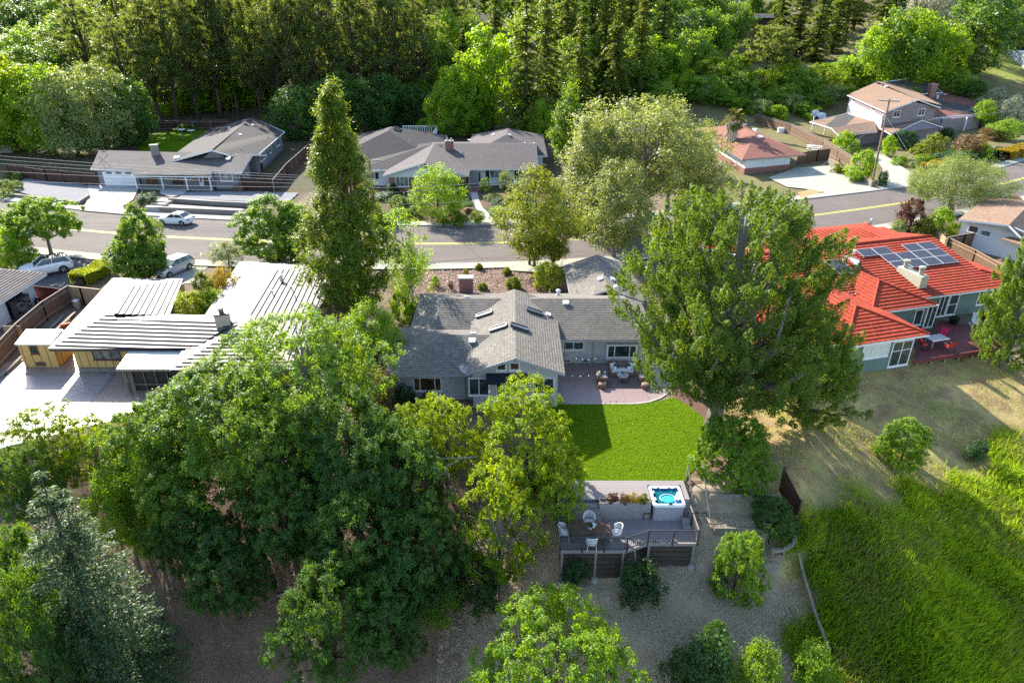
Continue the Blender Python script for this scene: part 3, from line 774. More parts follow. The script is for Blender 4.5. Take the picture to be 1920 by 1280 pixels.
TALL = [tuple(p[:2]) for p in gg([(1505, 985), (1560, 962), (1640, 950), (1720, 935), (1800, 915), (1860, 870), (1925, 830)])]
TALL += [(30, 12), (12.0, 8.0)]+[tuple(p[:2]) for p in gg([(1500, 1279), (1540, 1180), (1500, 1040)])]
FARG = [tuple(p[:2]) for p in gg([(1800, 130), (1925, 60), (1925, 150), (1840, 145)])]
def nz(x, y):
    return (math.sin(x*.71+1.3*math.sin(y*.53))+math.sin(y*.93+1.7*math.sin(x*.37)))*.5
def ground_col(x, y):
    k = nz(x, y)*.5+.5; k2 = nz(x*2.7+5, y*2.7)*.5+.5
    if y < 47 and inpoly(x+1.3*nz(y*2.1, x), y+1.3*nz(x*1.7, y*1.3), TALL): return tuple(lerp(a, b, smooth(k2*1.6-.4)) for a, b in zip((.055, .105, .018), (.17, .17, .05)))
    if x > 15 and y < 50:                                    # dry slope with green patches
        g = smooth((k*.6+k2*.5-.55)*3)
        a = (.56, .43, .17) if k2 > .35 else (.42, .29, .14)
        return tuple(lerp(p, q, g*.45) for p, q in zip(a, (.26, .29, .06)))
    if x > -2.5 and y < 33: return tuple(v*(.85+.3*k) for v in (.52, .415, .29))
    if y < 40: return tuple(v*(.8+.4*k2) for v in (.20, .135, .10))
    if -12 < x < 6 and 56 < y < 72: return tuple(v*(.85+.3*k2) for v in (.22, .135, .11))
    if -24 < x < 17 and 82 < y < 106: return tuple(lerp(a, b, smooth(k2*2-.6)) for a, b in zip((.045, .065, .022), (.17, .09, .06)))
    if y < 100: return tuple(v*(.85+.3*k) for v in (.20, .155, .11)) if x > -30 or y < 88 else (.12, .09, .065)
    if inpoly(x, y, FARG): return (.36, .40, .07)
    if x > 30: return tuple(lerp(a, b, k) for a, b in zip((.17, .13, .07), (.19, .20, .06)))
    return tuple(lerp(a, b, k) for a, b in zip((.075, .06, .035), (.06, .07, .025)))

def ground():
    xs = np.unique(np.concatenate([np.arange(-60, 70, .55), np.arange(-130, -60, 4), np.arange(70, 150, 4), np.arange(-520, -130, 16), np.arange(150, 540, 16)]))
    ys = np.unique(np.concatenate([np.arange(2, 50, .45), np.arange(50, 130, 2), np.arange(130, 260, 4), np.arange(260, 760, 14)]))
    nx, ny = len(xs), len(ys); vs = np.zeros((ny, nx, 3)); cs = np.ones((ny, nx, 4))
    for j, y in enumerate(ys):
        for i, x in enumerate(xs):
            z = T(x, y)
            if y < 42 and (z < -.03): z += .09*nz(x*1.9, y*2.3)*min(1, -z*3)
            if y > 150: z += 1.6*nz(x*.09, y*.08)*smooth((y-150)/60)
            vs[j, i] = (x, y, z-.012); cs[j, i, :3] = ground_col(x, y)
    me = bpy.data.meshes.new('ground')
    idx = np.arange(nx*ny).reshape(ny, nx)
    q = np.stack([idx[:-1, :-1], idx[:-1, 1:], idx[1:, 1:], idx[1:, :-1]], -1).reshape(-1, 4)
    me.from_pydata(vs.reshape(-1, 3).tolist(), [], q.tolist())
    at = me.attributes.new('col', 'FLOAT_COLOR', 'POINT'); at.data.foreach_set('color', cs.ravel().astype(np.float32))
    me.polygons.foreach_set('use_smooth', [True]*len(me.polygons))
    t = NT('soil'); a = t.n('ShaderNodeAttribute', attribute_name='col'); p = t.wpos()
    f = t.noise(p, 1.1, 8, .7); g = t.noise(p, 9, 5, .75)
    mp = t.n('ShaderNodeMapping'); t.l(p, mp.inputs[0]); mp.inputs['Scale'].default_value = (1, .35, 1); mp.inputs['Rotation'].default_value = (0, 0, .6)
    s = t.noise(mp.outputs[0], 16, 4, .8, 1.2)
    c = t.mix(t.ramp(f, .3, .7, 0, .55), a.outputs['Color'], (.10, .075, .05), 'MIX')
    c = t.mix(t.ramp(g, .42, .72, 0, .28), c, (.34, .28, .2), 'MIX')
    c = t.mix(t.ramp(s, .5, .75, 0, .3), c, (.045, .035, .025), 'MIX')
    t.principled(c, .95, .1, 0, t.bump(t.math('ADD', g, s), .9, .06))
    me.materials.append(t.m)
    o = link('ground', me); o['kind'] = 'structure'; o['label'] = 'sloping bare ground under the houses, yards and wood'
ground()

def sheet(name, pts, mat, z, label=None, thick=None):
    mb = MB(); pts = [Vector((p[0], p[1], 0)) for p in pts]
    if thick: mb.prism([(p.x, p.y) for p in pts], z-thick, z)
    else:
        n = sum(pts[i].x*pts[i-1].y-pts[i-1].x*pts[i].y for i in range(len(pts)))
        if n > 0: pts = pts[::-1]
        mb.face([Vector((p.x, p.y, z)) for p in pts])
    return struct(mb, name, mat, label)

# road between the two kerb lines
FAR = [(-120, 112), (-95, 103.5), (-72.4, 95), (-60.5, 90.4), (-51, 87.7), (-37.2, 85.2), (-17.4, 83), (-10.7, 82.7), (2.7, 83.5), (15.2, 86), (39.7, 94.5), (58.8, 101.8), (67.6, 106.2), (80.9, 114), (90, 121), (130, 150)]
NEAR = [(-120, 96), (-95, 87), (-72, 79.5), (-54.4, 74.5), (-45.8, 72.2), (-36.6, 70.6), (-23.2, 69.5), (-9.2, 69.2), (2.3, 70), (11.8, 71.6), (24, 75.2), (36, 79.2), (48.6, 84), (71.4, 95.5), (95, 110), (130, 133)]
def along(tab, n=110):
    xs = np.linspace(-118, 128, n); X = [p[0] for p in tab]; Y = [p[1] for p in tab]
    ys = np.interp(xs, X, Y); k = np.ones(5)/5
    yp = np.concatenate([[ys[0]]*2, ys, [ys[-1]]*2]); ys = np.convolve(yp, k, 'valid')
    return [Vector((a, b, 0)) for a, b in zip(xs, ys)]
far, near = along(FAR), along(NEAR)
def strip(mb, a, b, z0, z1=None):
    z1 = z0 if z1 is None else z1
    for i in range(len(a)-1):
        mb.face([b[i]+Vector((0, 0, z1)), b[i+1]+Vector((0, 0, z1)), a[i+1]+Vector((0, 0, z0)), a[i]+Vector((0, 0, z0))][::-1])
def offset(l, d):
    out = []
    for i, p in enumerate(l):
        t = (l[min(i+1, len(l)-1)]-l[max(0, i-1)]).normalized(); out.append(p+Vector((-t.y, t.x, 0))*d)
    return out
t = NT('asphalt'); p = t.wpos(); f = t.noise(p, .18, 6, .7); g = t.noise(p, 12, 3, .8); h = t.noise(p, .9, 5, .7, .6)
mp = t.n('ShaderNodeMapping'); t.l(p, mp.inputs[0]); mp.inputs['Scale'].default_value = (.05, .9, 1)
w = t.noise(mp.outputs[0], 1.3, 4, .6)
vo = t.n('ShaderNodeTexVoronoi', feature='DISTANCE_TO_EDGE', i_Scale=.11); 
dv = t.n('ShaderNodeVectorMath', operation='ADD'); t.l(p, dv.inputs[0])
nzv = t.n('ShaderNodeTexNoise', i_Scale=.5); t.l(p, nzv.inputs['Vector']); t.l(nzv.outputs['Color'], dv.inputs[1]); t.l(dv.outputs[0], vo.inputs['Vector'])
c = t.mix(t.ramp(f, .3, .7), (.155, .130, .118), (.115, .100, .095))
c = t.mix(t.ramp(w, .45, .7, 0, .35), c, (.08, .07, .068)); c = t.mix(t.ramp(g, .4, .7, 0, .25), c, (.24, .21, .19))
c = t.mix(t.ramp(h, .56, .72, 0, .35), c, (.21, .185, .16))
c = t.mix(t.ramp(vo.outputs[0], 0, .006, .75, 0), c, (.05, .045, .043))
t.principled(c, .9, .12, 0, t.bump(g, .3, .01)); M['asphalt'] = t.m
M['asphalt_d'] = m_plain('driveway_asphalt', (.075, .075, .085), (.055, .055, .062), 1.2, .8, .3, 0, .3)
mb = MB(); strip(mb, far, near, .012); struct(mb, 'road', M['asphalt'], 'purple brown asphalt street curving past the houses')
M['paint_y'] = m_plain('worn_yellow_paint', (.62, .60, .10), (.5, .47, .12), 2.5, .7, .2)
mid = [(a+b)/2 for a, b in zip(far, near)]
mb = MB()
for d in (-.20, .20): strip(mb, offset(mid, d+.085), offset(mid, d-.085), .0165)
struct(mb, 'road_marking', M['paint_y'], 'double yellow line along the middle of the street')
mb = MB()
for l, sg in ((far, 1), (near, -1)):
    a, b = offset(l, sg*.22), l
    if sg < 0: a, b = b, a
    strip(mb, a, b, .14)
    for i in range(len(l)-1):
        q = [l[i], l[i+1], l[i+1]+Vector((0, 0, .14)), l[i]+Vector((0, 0, .14))]; mb.face(q if sg > 0 else q[::-1])
struct(mb, 'kerb', M['concrete'], 'pale concrete kerbs along both sides of the street')
mb = MB(); strip(mb, offset(far, 1.7), offset(far, .222), .135); strip(mb, offset(near, -.222), offset(near, -1.75), .135)
struct(mb, 'pavement', M['concrete_g'], 'pale concrete pavements beside the street')

# lawn, patio, paths, drives
t = NT('lawn_turf'); p = t.wpos(); f = t.noise(p, .8, 5, .7); mp = t.n('ShaderNodeMapping'); t.l(p, mp.inputs[0]); mp.inputs['Scale'].default_value = (3.5, 11, 1)
g = t.noise(mp.outputs[0], 1.6, 5, .75, .4)
c = t.mix(t.ramp(f, .3, .7), (.130, .220, .006), (.098, .180, .006)); c = t.mix(t.ramp(g, .42, .66, 0, .8), c, (.045, .08, .004))
t.principled(c, .9, .03, 0, t.bump(g, 1.0, .08)); M['lawn'] = t.m
LAWN = pg([(1000, 757), (1060, 757), (1130, 757), (1200, 757), (1240, 751), (1262, 745), (1290, 760), (1318, 782), (1334, 806), (1330, 834), (1312, 868), (1288, 896), (1284, 903), (1095, 901), (1000, 900)])
sheet('lawn', LAWN, M['lawn'], .016, 'bright mown back lawn between patio and deck')
t = NT('patio_concrete'); p = t.wpos(); f = t.noise(p, .7, 6, .7); br = t.n('ShaderNodeTexBrick', offset=0, i_Scale=1.0)
br.inputs['Brick Width'].default_value = 1.72; br.inputs['Row Height'].default_value = 1.72; br.inputs['Mortar Size'].default_value = .018; br.inputs['Bias'].default_value = 0
for k, q in (('Color1', (.215, .150, .148)), ('Color2', (.245, .170, .163)), ('Mortar', (.10, .07, .075))): br.inputs[k].default_value = (*q, 1)
mp = t.n('ShaderNodeMapping'); t.l(p, mp.inputs[0]); mp.inputs['Location'].default_value = (.45, .2, 0); t.l(mp.outputs[0], br.inputs['Vector'])
c = t.mix(t.ramp(f, .3, .7, 0, .4), br.outputs[0], (.30, .225, .21)); t.principled(c, .38, .45); M['patio'] = t.m
PAT = pg([(1000, 757), (1000, 690), (1050, 676), (1216, 676), (1222, 640), (1262, 640), (1262, 700), (1258, 726), (1250, 738), (1236, 747), (1215, 754), (1190, 757), (1130, 757)])
sheet('patio', PAT, M['patio'], .03, 'mauve concrete patio scored into squares behind the house', .06)
mb = MB(); e = pg([(1258, 726), (1250, 738), (1236, 747), (1215, 754), (1190, 757), (1130, 757), (1060, 757)])
for i in range(len(e)-1): mb.beam(e[i]+Vector((0, 0, .02)), e[i+1]+Vector((0, 0, .02)), .16, .05)
struct(mb, 'kerb', M['concrete'], 'pale curved edging strip round the patio')
M['mulch'] = m_plain('bark_mulch', (.17, .10, .075), (.10, .06, .045), 6, .95, .1, 0, .9)
sheet('path', pg([(1262, 745), (1290, 760), (1318, 782), (1334, 806), (1330, 834), (1345, 850), (1362, 800), (1330, 755), (1285, 720), (1262, 705)]), M['mulch'], .006, 'brown mulched bed curving beside the lawn')
sheet('driveway', pg([(165, 349), (262, 351.5), (250, 376), (231, 388), (236, 403.5), (150, 396), (160, 385), (168, 368), (166, 355)]), M['concrete'], .145, 'pale concrete driveway in front of the grey garage')
sheet('gravel_bed', pg([(22, 357), (52, 331), (166, 350), (167, 369), (147, 381), (80, 374)]), M['gravelgrey'], .13, 'grey gravel front bed beside the pale driveway')
sheet('gravel_bed', pg([(330, 374), (350, 362), (455, 360), (560, 363), (540, 382), (408, 377)]), M['gravelgrey'], .13, 'dark gravel front bed before the grey porch')
sheet('gravel_bed', pg([(310, 384), (400, 390), (455, 393), (460, 401), (310, 393)]), m_plain('pale_gravel', (.46, .40, .36), (.34, .3, .27), 5, .95, .1, 0, .7), .13, 'pale gravel terrace strip above the far pavement')
sheet('path', pg([(300, 358), (330, 352), (352, 358), (345, 366), (322, 371), (302, 366)]), M['concrete'], .15, 'round pale concrete landing before the grey porch')
sheet('path', pg([(881, 362), (895, 361.5), (898, 376), (906, 392), (920, 405), (948, 421), (915, 422), (898, 402), (887, 382)]), M['concrete'], .14, 'curving pale front path of the brick and white house')
sheet('driveway', pg([(1492, 316), (1553, 312), (1572, 318), (1634, 353), (1565, 366), (1520, 357), (1475, 352), (1440, 335)]), M['concrete_g'], .145, 'pale driveway of the red roofed hip house')
sheet('driveway', pg([(1633, 291), (1655, 290), (1727, 338), (1668, 353), (1642, 350), (1655, 318)]), M['concrete_g'], .145, 'pale driveway running down from the two storey house')
sheet('path', pg([(1495, 362), (1545, 350), (1558, 358), (1500, 372)]), m_plain('dry_verge', (.36, .29, .14), (.28, .2, .1), 2, .95, .1, 0, .5), .142, 'dry grass verge beside the far kerb')
sheet('driveway', pg([(1515, 448), (1604, 433), (1612, 446), (1560, 462), (1512, 474)]), M['concrete_g'], .13, 'pale driveway apron above the red tiled roof')
sheet('driveway', pg([(28, 500), (80, 478), (130, 478), (200, 487), (182, 512), (140, 548), (100, 550), (60, 540)]), M['asphalt_d'], .02, 'dark shaded driveway under the white suv')
sheet('driveway', pg([(285, 530), (300, 505), (345, 493), (400, 494), (375, 512), (360, 532)]), M['concrete'], .03, 'pale driveway under the silver hatchback')
sheet('driveway', pg([(945, 508), (985, 492), (1075, 493), (1180, 484), (1190, 494), (1062, 500), (1000, 512)]), M['concrete_g'], .138, 'pale concrete apron by the yellow street tree')
sheet('lawn', pg([(20, 475), (75, 464), (130, 471), (118, 483), (60, 482)]), M['lawn'], .02, 'small bright front lawn under the umbrella tree')
sheet('lawn', pg([(250, 270), (300, 246), (400, 244), (390, 275), (330, 284), (265, 284)]), M['lawn'], .02, 'sunlit back lawn behind the garage house')
# left terrace
M['terr'] = m_rows('terrace_boards', (.34, .26, .21), (.28, .215, .175), .14, .07, 1, .5, .36, .4, .5, .6)
sheet('terrace', pg([(-40, 700), (20, 678), (100, 662), (235, 668), (345, 700), (345, 742), (262, 775), (-40, 850)]), M['terr'], .02, 'brown boarded terrace beside the yellow house', .25)
mb = MB(); a = pg([(0, 722), (8, 701.5), (213, 701.5), (182, 738)])
M['terr2'] = m_plain('pale_terrace_slab', (.34, .29, .29), (.29, .25, .25), 1, .34, .55)
sheet('terrace', pg([(4, 722), (12, 706), (205, 706), (178, 737), (150, 790), (-30, 800), (-30, 740)]), M['terr2'], .026, 'mauve slab framed by boards in the brown terrace')
for i in range(3): mb.beam(a[i]+Vector((0, 0, .03)), a[i+1]+Vector((0, 0, .03)), .3, .05)
struct(mb, 'terrace_edging', M['deckface'], 'grey board border round the mauve terrace slab')

# ---------------------------------------------------------------- blades, straw and chips: uncountable stuff
def blades(name, label, pts, hgt, wid, mat, rng, lean=(0, 0), spread=.35, rnd=None, flat=False):
    pts = np.array(pts); n = len(pts); h = hgt*rng.uniform(.55, 1.3, n)
    if flat:
        a = rng.random(n)*6.283; ax = np.stack([np.cos(a), np.sin(a), rng.normal(0, .18, n)], 1); nor = np.array([0, 0, 1.0])+rng.normal(size=(n, 3))*.35
        cen = pts+np.array([0, 0, .03])
    else:
        ax = np.array([lean[0], lean[1], 1.0])+rng.normal(size=(n, 3))*spread; ax = unit(ax)
        nor = np.cross(ax, rng.normal(size=(n, 3))); cen = pts+ax*(h*.45)[:, None]
    me = leaf_mesh(name, cen, nor, ax, h, np.full(n, wid), mat, rng, rnd)
    o = link(name, me); o['kind'] = 'stuff'; o['label'] = label; o['category'] = name.replace('_', ' ')
    return o
rng = np.random.default_rng(5)
L_['grass'] = m_leaf('tall_grass_blade', (.050, .150, .017), (.20, .30, .020), (.52, .68, .016), .58)
L_['lawn'] = m_leaf('lawn_blade', (.092, .175, .004), (.155, .26, .006), (.32, .48, .006), .4)
L_['dry'] = m_leaf('dry_grass_blade', (.30, .27, .09), (.46, .40, .13), (.5, .45, .12), .4)
L_['straw'] = m_leaf('straw', (.50, .40, .28), (.66, .55, .39), (.4, .33, .25), .1)
L_['chip'] = m_leaf('wood_chip', (.16, .10, .075), (.36, .25, .19), (.2, .12, .1), .02)
def scatter(n, x0, x1, y0, y1, test=None, z=None, clump=0):
    out = []
    tries = 0
    while len(out) < n and tries < n*12:
        tries += 1
        x, y = random.uniform(x0, x1), random.uniform(y0, y1)
        if test is not None and not test(x, y): continue
        out.append((x, y, T(x, y) if z is None else z))
    return out
def inview(x, y):
    zc = zc_of(y, T(x, y)); u = x/zc*FPX+960; v = 640+FPX*(-(y*st+(T(x, y)-CH)*ct))/zc
    return -60 < u < 1980 and -40 < v < 1340
tp = scatter(60000, 8, 46, 9, 46, lambda x, y: inpoly(x+1.6*nz(y*2.1, x)+random.gauss(0, .5), y+1.6*nz(x*1.7, y*1.3)+random.gauss(0, .5), TALL) and inview(x, y) and nz(x*1.3, y*1.6)+random.uniform(-.9, .7) > -.5)
tn = np.array([.5+.35*nz(x*1.3, y*1.1)+.25*nz(x*3.1, y*2.7) for x, y, z in tp])
blades('tall_grass', 'tall green wild grass covering the lower slope', tp, .66, .036, L_['grass'], rng, (.35, -.1), .38, tn)
cl = []
for cx, cy_, _z in scatter(330, 8, 46, 9, 46, lambda x, y: inpoly(x, y, TALL) and inview(x, y)):
    rr_ = random.uniform(.25, .8)
    for _ in range(int(60*rr_+25)):
        x, y = random.gauss(cx, rr_*.5), random.gauss(cy_, rr_*.5); cl.append((x, y, T(x, y)))
blades('weed_clumps', 'taller bright weed clumps standing in the wild grass', cl, .95, .045, L_['grass'], rng, (.3, -.1), .42, np.repeat(rng.random(len(cl)//40+1), 40)[:len(cl)]*.6+.4)
yp = scatter(24000, 8, 46, 9, 46, lambda x, y: inpoly(x+2*nz(y, x*.7)+random.gauss(0, .8), y+2*nz(x, y*.8)+random.gauss(0, .8), TALL) and inview(x, y) and nz(x*.9+3, y*.7)+(.7 if y < 19 and x < 17 else 0) > -.05)
blades('dry_tall_grass', 'pale dry grass mixed into the wild green slope', yp, .62, .045, L_['dry'], rng, (.5, -.15), .45)
LP = [(p.x, p.y) for p in LAWN]
lp = scatter(26000, -1, 13, 32, 42, lambda x, y: inpoly(x, y, LP), .016)
blades('lawn_grass', 'short mown grass blades of the back lawn', lp, .085, .03, L_['lawn'], rng, (0, 0), .5, np.array([.5+.3*nz(x*1.5, y*3) for x, y, z in lp]))
dp = scatter(20000, 14, 46, 24, 48, lambda x, y: not inpoly(x, y, TALL) and inview(x, y) and nz(x*1.7, y*1.9) > -.45)
blades('dry_grass', 'dry yellow grass on the slope below the green walled house', dp, .13, .03, L_['dry'], rng, (.1, -.05), .6, np.array([.5+.4*nz(x, y) for x, y, z in dp]))
gp = scatter(4500, 15, 44, 24, 46, lambda x, y: not inpoly(x, y, TALL) and inview(x, y) and nz(x*.8+2, y*.9) > .1)
blades('green_weeds', 'low green weeds patching the dry slope', gp, .16, .04, L_['grass'], rng, (.1, 0), .6)
sp = scatter(46000, -4, 16, 17, 31, lambda x, y: not inpoly(x, y, TALL) and inview(x, y))
blades('straw', 'cut straw strewn over the bare yard below the deck', sp, .30, .020, L_['straw'], rng, flat=True)
cp = scatter(16000, -20, -1, 17, 38, inview)
blades('wood_chips', 'bark chips on the ground under the dark oaks', cp, .12, .05, L_['chip'], rng, flat=True)
cp = scatter(9000, -11, 5.5, 57, 68, None, 0.0)
blades('bark_mulch', 'reddish bark mulch of the bed behind the brick chimney', cp, .16, .08, L_['chip'], rng, flat=True)
# ---------------------------------------------------------------- house helpers
def hit(faces, px, py):
    """nearest roof point under a photo pixel, with the roof normal there"""
    u, v = (px-960)/FPX, (py-640)/FPX
    d = Vector((u, ct-v*st, -st-v*ct)); o = Vector((0, 0, CH)); best = None
    for f in faces:
        f = [V3(p) for p in f]; n = (f[1]-f[0]).cross(f[2]-f[0]).normalized()
        if n.z < 0: n = -n
        dn = d.dot(n)
        if abs(dn) < 1e-6: continue
        t = (f[0]-o).dot(n)/dn; p = o+d*t
        if t > 0 and inpoly(p.x, p.y, [(q.x, q.y) for q in f]) and (best is None or t < best[0]): best = (t, p, n)
    if best is None:
        f = faces[0]; n = Vector((0, 0, 1)); z = sum(p.z for p in f)/len(f); return P(px, py, z), n
    return best[1], best[2]
def on_roof_rot(n):
    h = Vector((-n.y, n.x, 0)); h = h.normalized() if h.length > .01 else Vector((1, 0, 0))
    s = n.cross(h); return Matrix((h, s, n)).transposed()
def vent(parent, faces, px, py, kind='box', s=1.0):
    p, n = hit(faces, px, py); m = on_roof_rot(n); mb = MB()
    if kind == 'box':
        mb.box(p+n*.08*s, (.42*s, .36*s, .16*s), 0, 0, m); mb.box(p+n*.165*s, (.5*s, .44*s, .03*s), 0, 0, m)
        part(mb, 'roof_vent', M['ventwhite'], parent)
    elif kind == 'pipe':
        mb.tube([p-n*.05, p+Vector((0, 0, .38*s))], .05*s, 8); mb.lathe(p+Vector((0, 0, -.02)), [(.12*s, 0), (.1*s, .06), (.06*s, .1)], 8)
        part(mb, 'vent_pipe', M['metal'], parent)
    elif kind == 'flue':
        mb.tube([p-n*.05, p+Vector((0, 0, .45*s))], .14*s, 12); mb.lathe(p+Vector((0, 0, .42*s)), [(.2*s, 0), (.2*s, .1*s), (.08*s, .17*s)], 12)
        part(mb, 'flue', M['ventwhite'], parent)
def skylight(parent, faces, px, py, lx=1.25, ly=.5, turn=0.0, rough='glass'):
    p, n = hit(faces, px, py); m = on_roof_rot(n) @ Matrix.Rotation(turn, 3, 'Z'); mb = MB(); g = MB()
    for a, b, c, d in ((-lx/2, 0, .08, ly), (lx/2, 0, .08, ly), (0, -ly/2, lx-.08, .08), (0, ly/2, lx-.08, .08)):
        mb.box(p+m @ Vector((a, b, .09)), (c, d, .2), 0, 0, m)
    w = part(mb, 'skylight', M['darkmetal'], parent)
    g.box(p+m @ Vector((0, 0, .12)), (lx-.08, ly-.08, .05), 0, 0, m); part(g, 'pane', M[rough], w)
def chimney(parent, c, w, d, z0, z1, mat, rz=0, cap='concrete', pots=0, potmat='redclay', name='chimney'):
    mb = MB(); c = V3((c[0], c[1], 0)); h = z1-z0
    mb.box((c.x, c.y, (z0+z1)/2), (w, d, h), rz)
    ch = part(mb, name, M[mat], parent)
    cb = MB(); cb.box((c.x, c.y, z1+.05), (w+.14, d+.14, .1), rz)
    cp = part(cb, 'cap', M[cap], ch)
    e = Vector((math.cos(rz), math.sin(rz), 0))
    for i in range(pots):
        k = (i-(pots-1)/2)*w*.5; pb = MB()
        pb.lathe(c+e*k+Vector((0, 0, z1+.1)), [(.14, 0), (.13, .25), (.17, .27), (.17, .33), (.1, .34)], 12); part(pb, 'pot', M[potmat], ch)
    return ch
def dish(c, r, az, name, label, el=.5, arm=True, group=None):
    mb = MB(); c = V3(c); d = Vector((math.sin(az)*math.cos(el), math.cos(az)*math.cos(el), math.sin(el)))
    m = d.to_track_quat('Z', 'Y').to_matrix(); k = 7; n = 18
    vs = []; fs = []
    for i in range(k+1):
        q = r*i/k
        for j in range(n): vs.append(c+m @ Vector((q*math.cos(6.283*j/n), q*math.sin(6.283*j/n), .32*q*q/r-.1*r)))
    for i in range(k):
        for j in range(n): fs.append((i*n+j, i*n+(j+1) % n, (i+1)*n+(j+1) % n, (i+1)*n+j))
    t = thing(name, label, 'satellite dish', c-Vector((0, 0, .7)), group)
    mb.mesh(vs, fs); part(mb, 'reflector', M['metal'], t, smooth=True)
    a = MB(); a.tube([c-Vector((0, 0, .75)), c-d*.1], .03, 8); a.tube([c-d*.05-Vector((0, 0, r*.8)), c+d*r*.85], .018, 6); a.box(c+d*r*.88, (.1, .08, .08)); part(a, 'mast', M['metal'], t)
    return t
def walls(parent, poly, z0, z1, mat, name='wall', label=None):
    mb = MB(); mb.prism([(p[0], p[1]) for p in poly], z0, z1); return part(mb, name, M[mat], parent, label)
def gutterpipe(parent, p, z0, z1, mat='greytrim'):
    mb = MB(); mb.tube([(p[0], p[1], z0), (p[0], p[1], z1)], .045, 8); part(mb, 'downpipe', M[mat], parent)

# ---------------------------------------------------------------- the grey house with the gabled middle
def main_house():
    h = thing('house', 'pale lilac stucco house with grey shingle roof, gabled middle and back patio', 'house', (2, 48, 0))
    Z = Frame((0, 0, 0), 0); N = Frame((0, 0, 0), math.pi/2)          # N: local x runs along world y, local y along -x
    allf = []; mats = [M['shingle'], M['butt']]
    def add(fr, *a, **k):
        f, tri = ridge_roof(fr, *a, **k); roof(f, h, mats, M['greytrim'], .20, .022)
        if tri:
            mb = MB()
            for q in tri:
                c = sum(q, Vector())/3; mb.face(q); mb.face([q[0], q[2], q[1]])
            part(mb, 'gablet', M['stucco'], h)
        allf.extend(f); return f
    right = add(Z, 1.5, 11.1, 46.7, 55.7, 2.36, .333, 'gable', 1.7)
    back = add(Z, -8.05, 1.0, 46.7, 55.75, 2.35, .333, 2.1, 'gable')
    left = add(Z, -8.9, 0.0, 41.35, 48.8, 2.35, .328, 'hip', 'gable')
    midr = add(N, 40.3, 52.3, -3.6, 3.15, 3.0, .355, 'gable', 'gable')
    gar = add(N, 54.0, 62.8, -11.4, -5.1, 2.33, .35, 'gable', 'gable')
    # walls
    walls(h, [(2.6, 47.25), (10.72, 47.25), (10.72, 55.2), (-7.5, 55.2), (-7.5, 47.25)], -.3, 2.40, 'stucco')
    walls(h, [(-8.38, 41.9), (-2.6, 41.9), (-2.6, 48.2), (-8.38, 48.2)], -.5, 2.38, 'stucco')
    walls(h, [(5.55, 55.1), (10.95, 55.1), (10.95, 62.3), (5.55, 62.3)], -.1, 2.38, 'stucco')
    mb = MB(); x0, x1, yw = -2.72, 3.16, 40.85
    mb.prism([(x0, yw+.16), (x1, yw+.16), (x1, 50), (x0, 50)], -.5, 3.05)
    wall_poly(mb, [(x0, yw, -.5), (x1, yw, -.5), (x1, yw, 3.02), (.22, yw, 4.05), (x0, yw, 3.02)])
    part(mb, 'wall', M['stucco'], h, 'gabled middle wall')
    A, B = (x0, yw), (x1, yw)
    for a in ((863, 690-10.5, 919-32, 0),): pass
    k = .336
    def zw(a, b): return 640+a*k, 425+b*k
    # windows of the gable wall (photo positions)
    for q in ((708, 842, 828, 940, (.5,)), (860, 866, 1000, 940, ()), (1070, 840, 1188, 932, (.5,)), (864, 754, 922, 802, ()), (937, 754, 996, 800, ())):
        (px0, py0), (px1, py1) = zw(q[0], q[1]), zw(q[2], q[3]); win_px(h, A, B, px0, py0, px1, py1, muls=q[4], glass='glassb' if q[1] < 800 else 'glass')
    mb = MB(); (ax, ay), (bx, by) = zw(808, 812), zw(1050, 852); s0, zt = WP(ax, ay, A, B); s1, _ = WP(bx, by, A, B)
    mb.mesh([Vector((x0+s, yw-o, z)) for s, o, z in ((s0, 0, zt-.05), (s1, 0, zt-.05), (s1, .75, zt-.42), (s0, .75, zt-.42), (s0, .0, zt-.55), (s1, 0, zt-.55), (s1, .75, zt-.55), (s0, .75, zt-.55))],
            [(0, 1, 2, 3)[::-1], (4, 5, 6, 7), (3, 2, 6, 7)[::-1], (0, 3, 7, 4)[::-1], (1, 5, 6, 2)[::-1], (0, 4, 5, 1)])
    part(mb, 'awning', m_plain('navy_canvas', (.02, .026, .035), None, 3, .8), h)
    A, B = (-8.38, 41.9), (-2.6, 41.9)
    (px0, py0), (px1, py1) = zw(398, 838), zw(563, 916); win_px(h, A, B, px0, py0, px1, py1, muls=(.24, .76), glass='glassb')
    A, B = (2.6, 47.25), (10.72, 47.25)
    (px0, py0), (px1, py1) = zw(1236, 639), zw(1354, 687); win_px(h, A, B, px0, py0, px1, py1, muls=(.5,))
    # bay window on the right wing
    (px0, py0), (px1, py1) = zw(1479, 646), zw(1642, 736); s0, zt = WP(px0, py0, A, B); s1, zb = WP(px1, py1, A, B)
    mb = MB(); mb.box((2.6+(s0+s1)/2, 47.25-.17, (zt+zb)/2), (s1-s0, .34, zt-zb)); by = part(mb, 'bay', M['white'], h)
    w = window(by, (2.6, 46.9), (10.72, 46.9), s0+.05, s1-.05, zb+.3, zt-.02, muls=(.25, .76))
    for sx in (690, 1247, 1402): gutterpipe(h, (P(640+sx*k, 760, 0).x, 41.82) if sx == 690 else (2.6+WP(640+sx*k, 660, A, B)[0], 47.2), -.3, 2.3)
    for sx in (1262, 1360, 1496, 1588, 1660):       # crawl-space vents
        s, z = WP(640+sx*k, 425+748*k, A, B); mb = MB(); mb.box((2.6+s, 47.24, z), (.36, .03, .12)); part(mb, 'air_brick', M['darkmetal'], h)
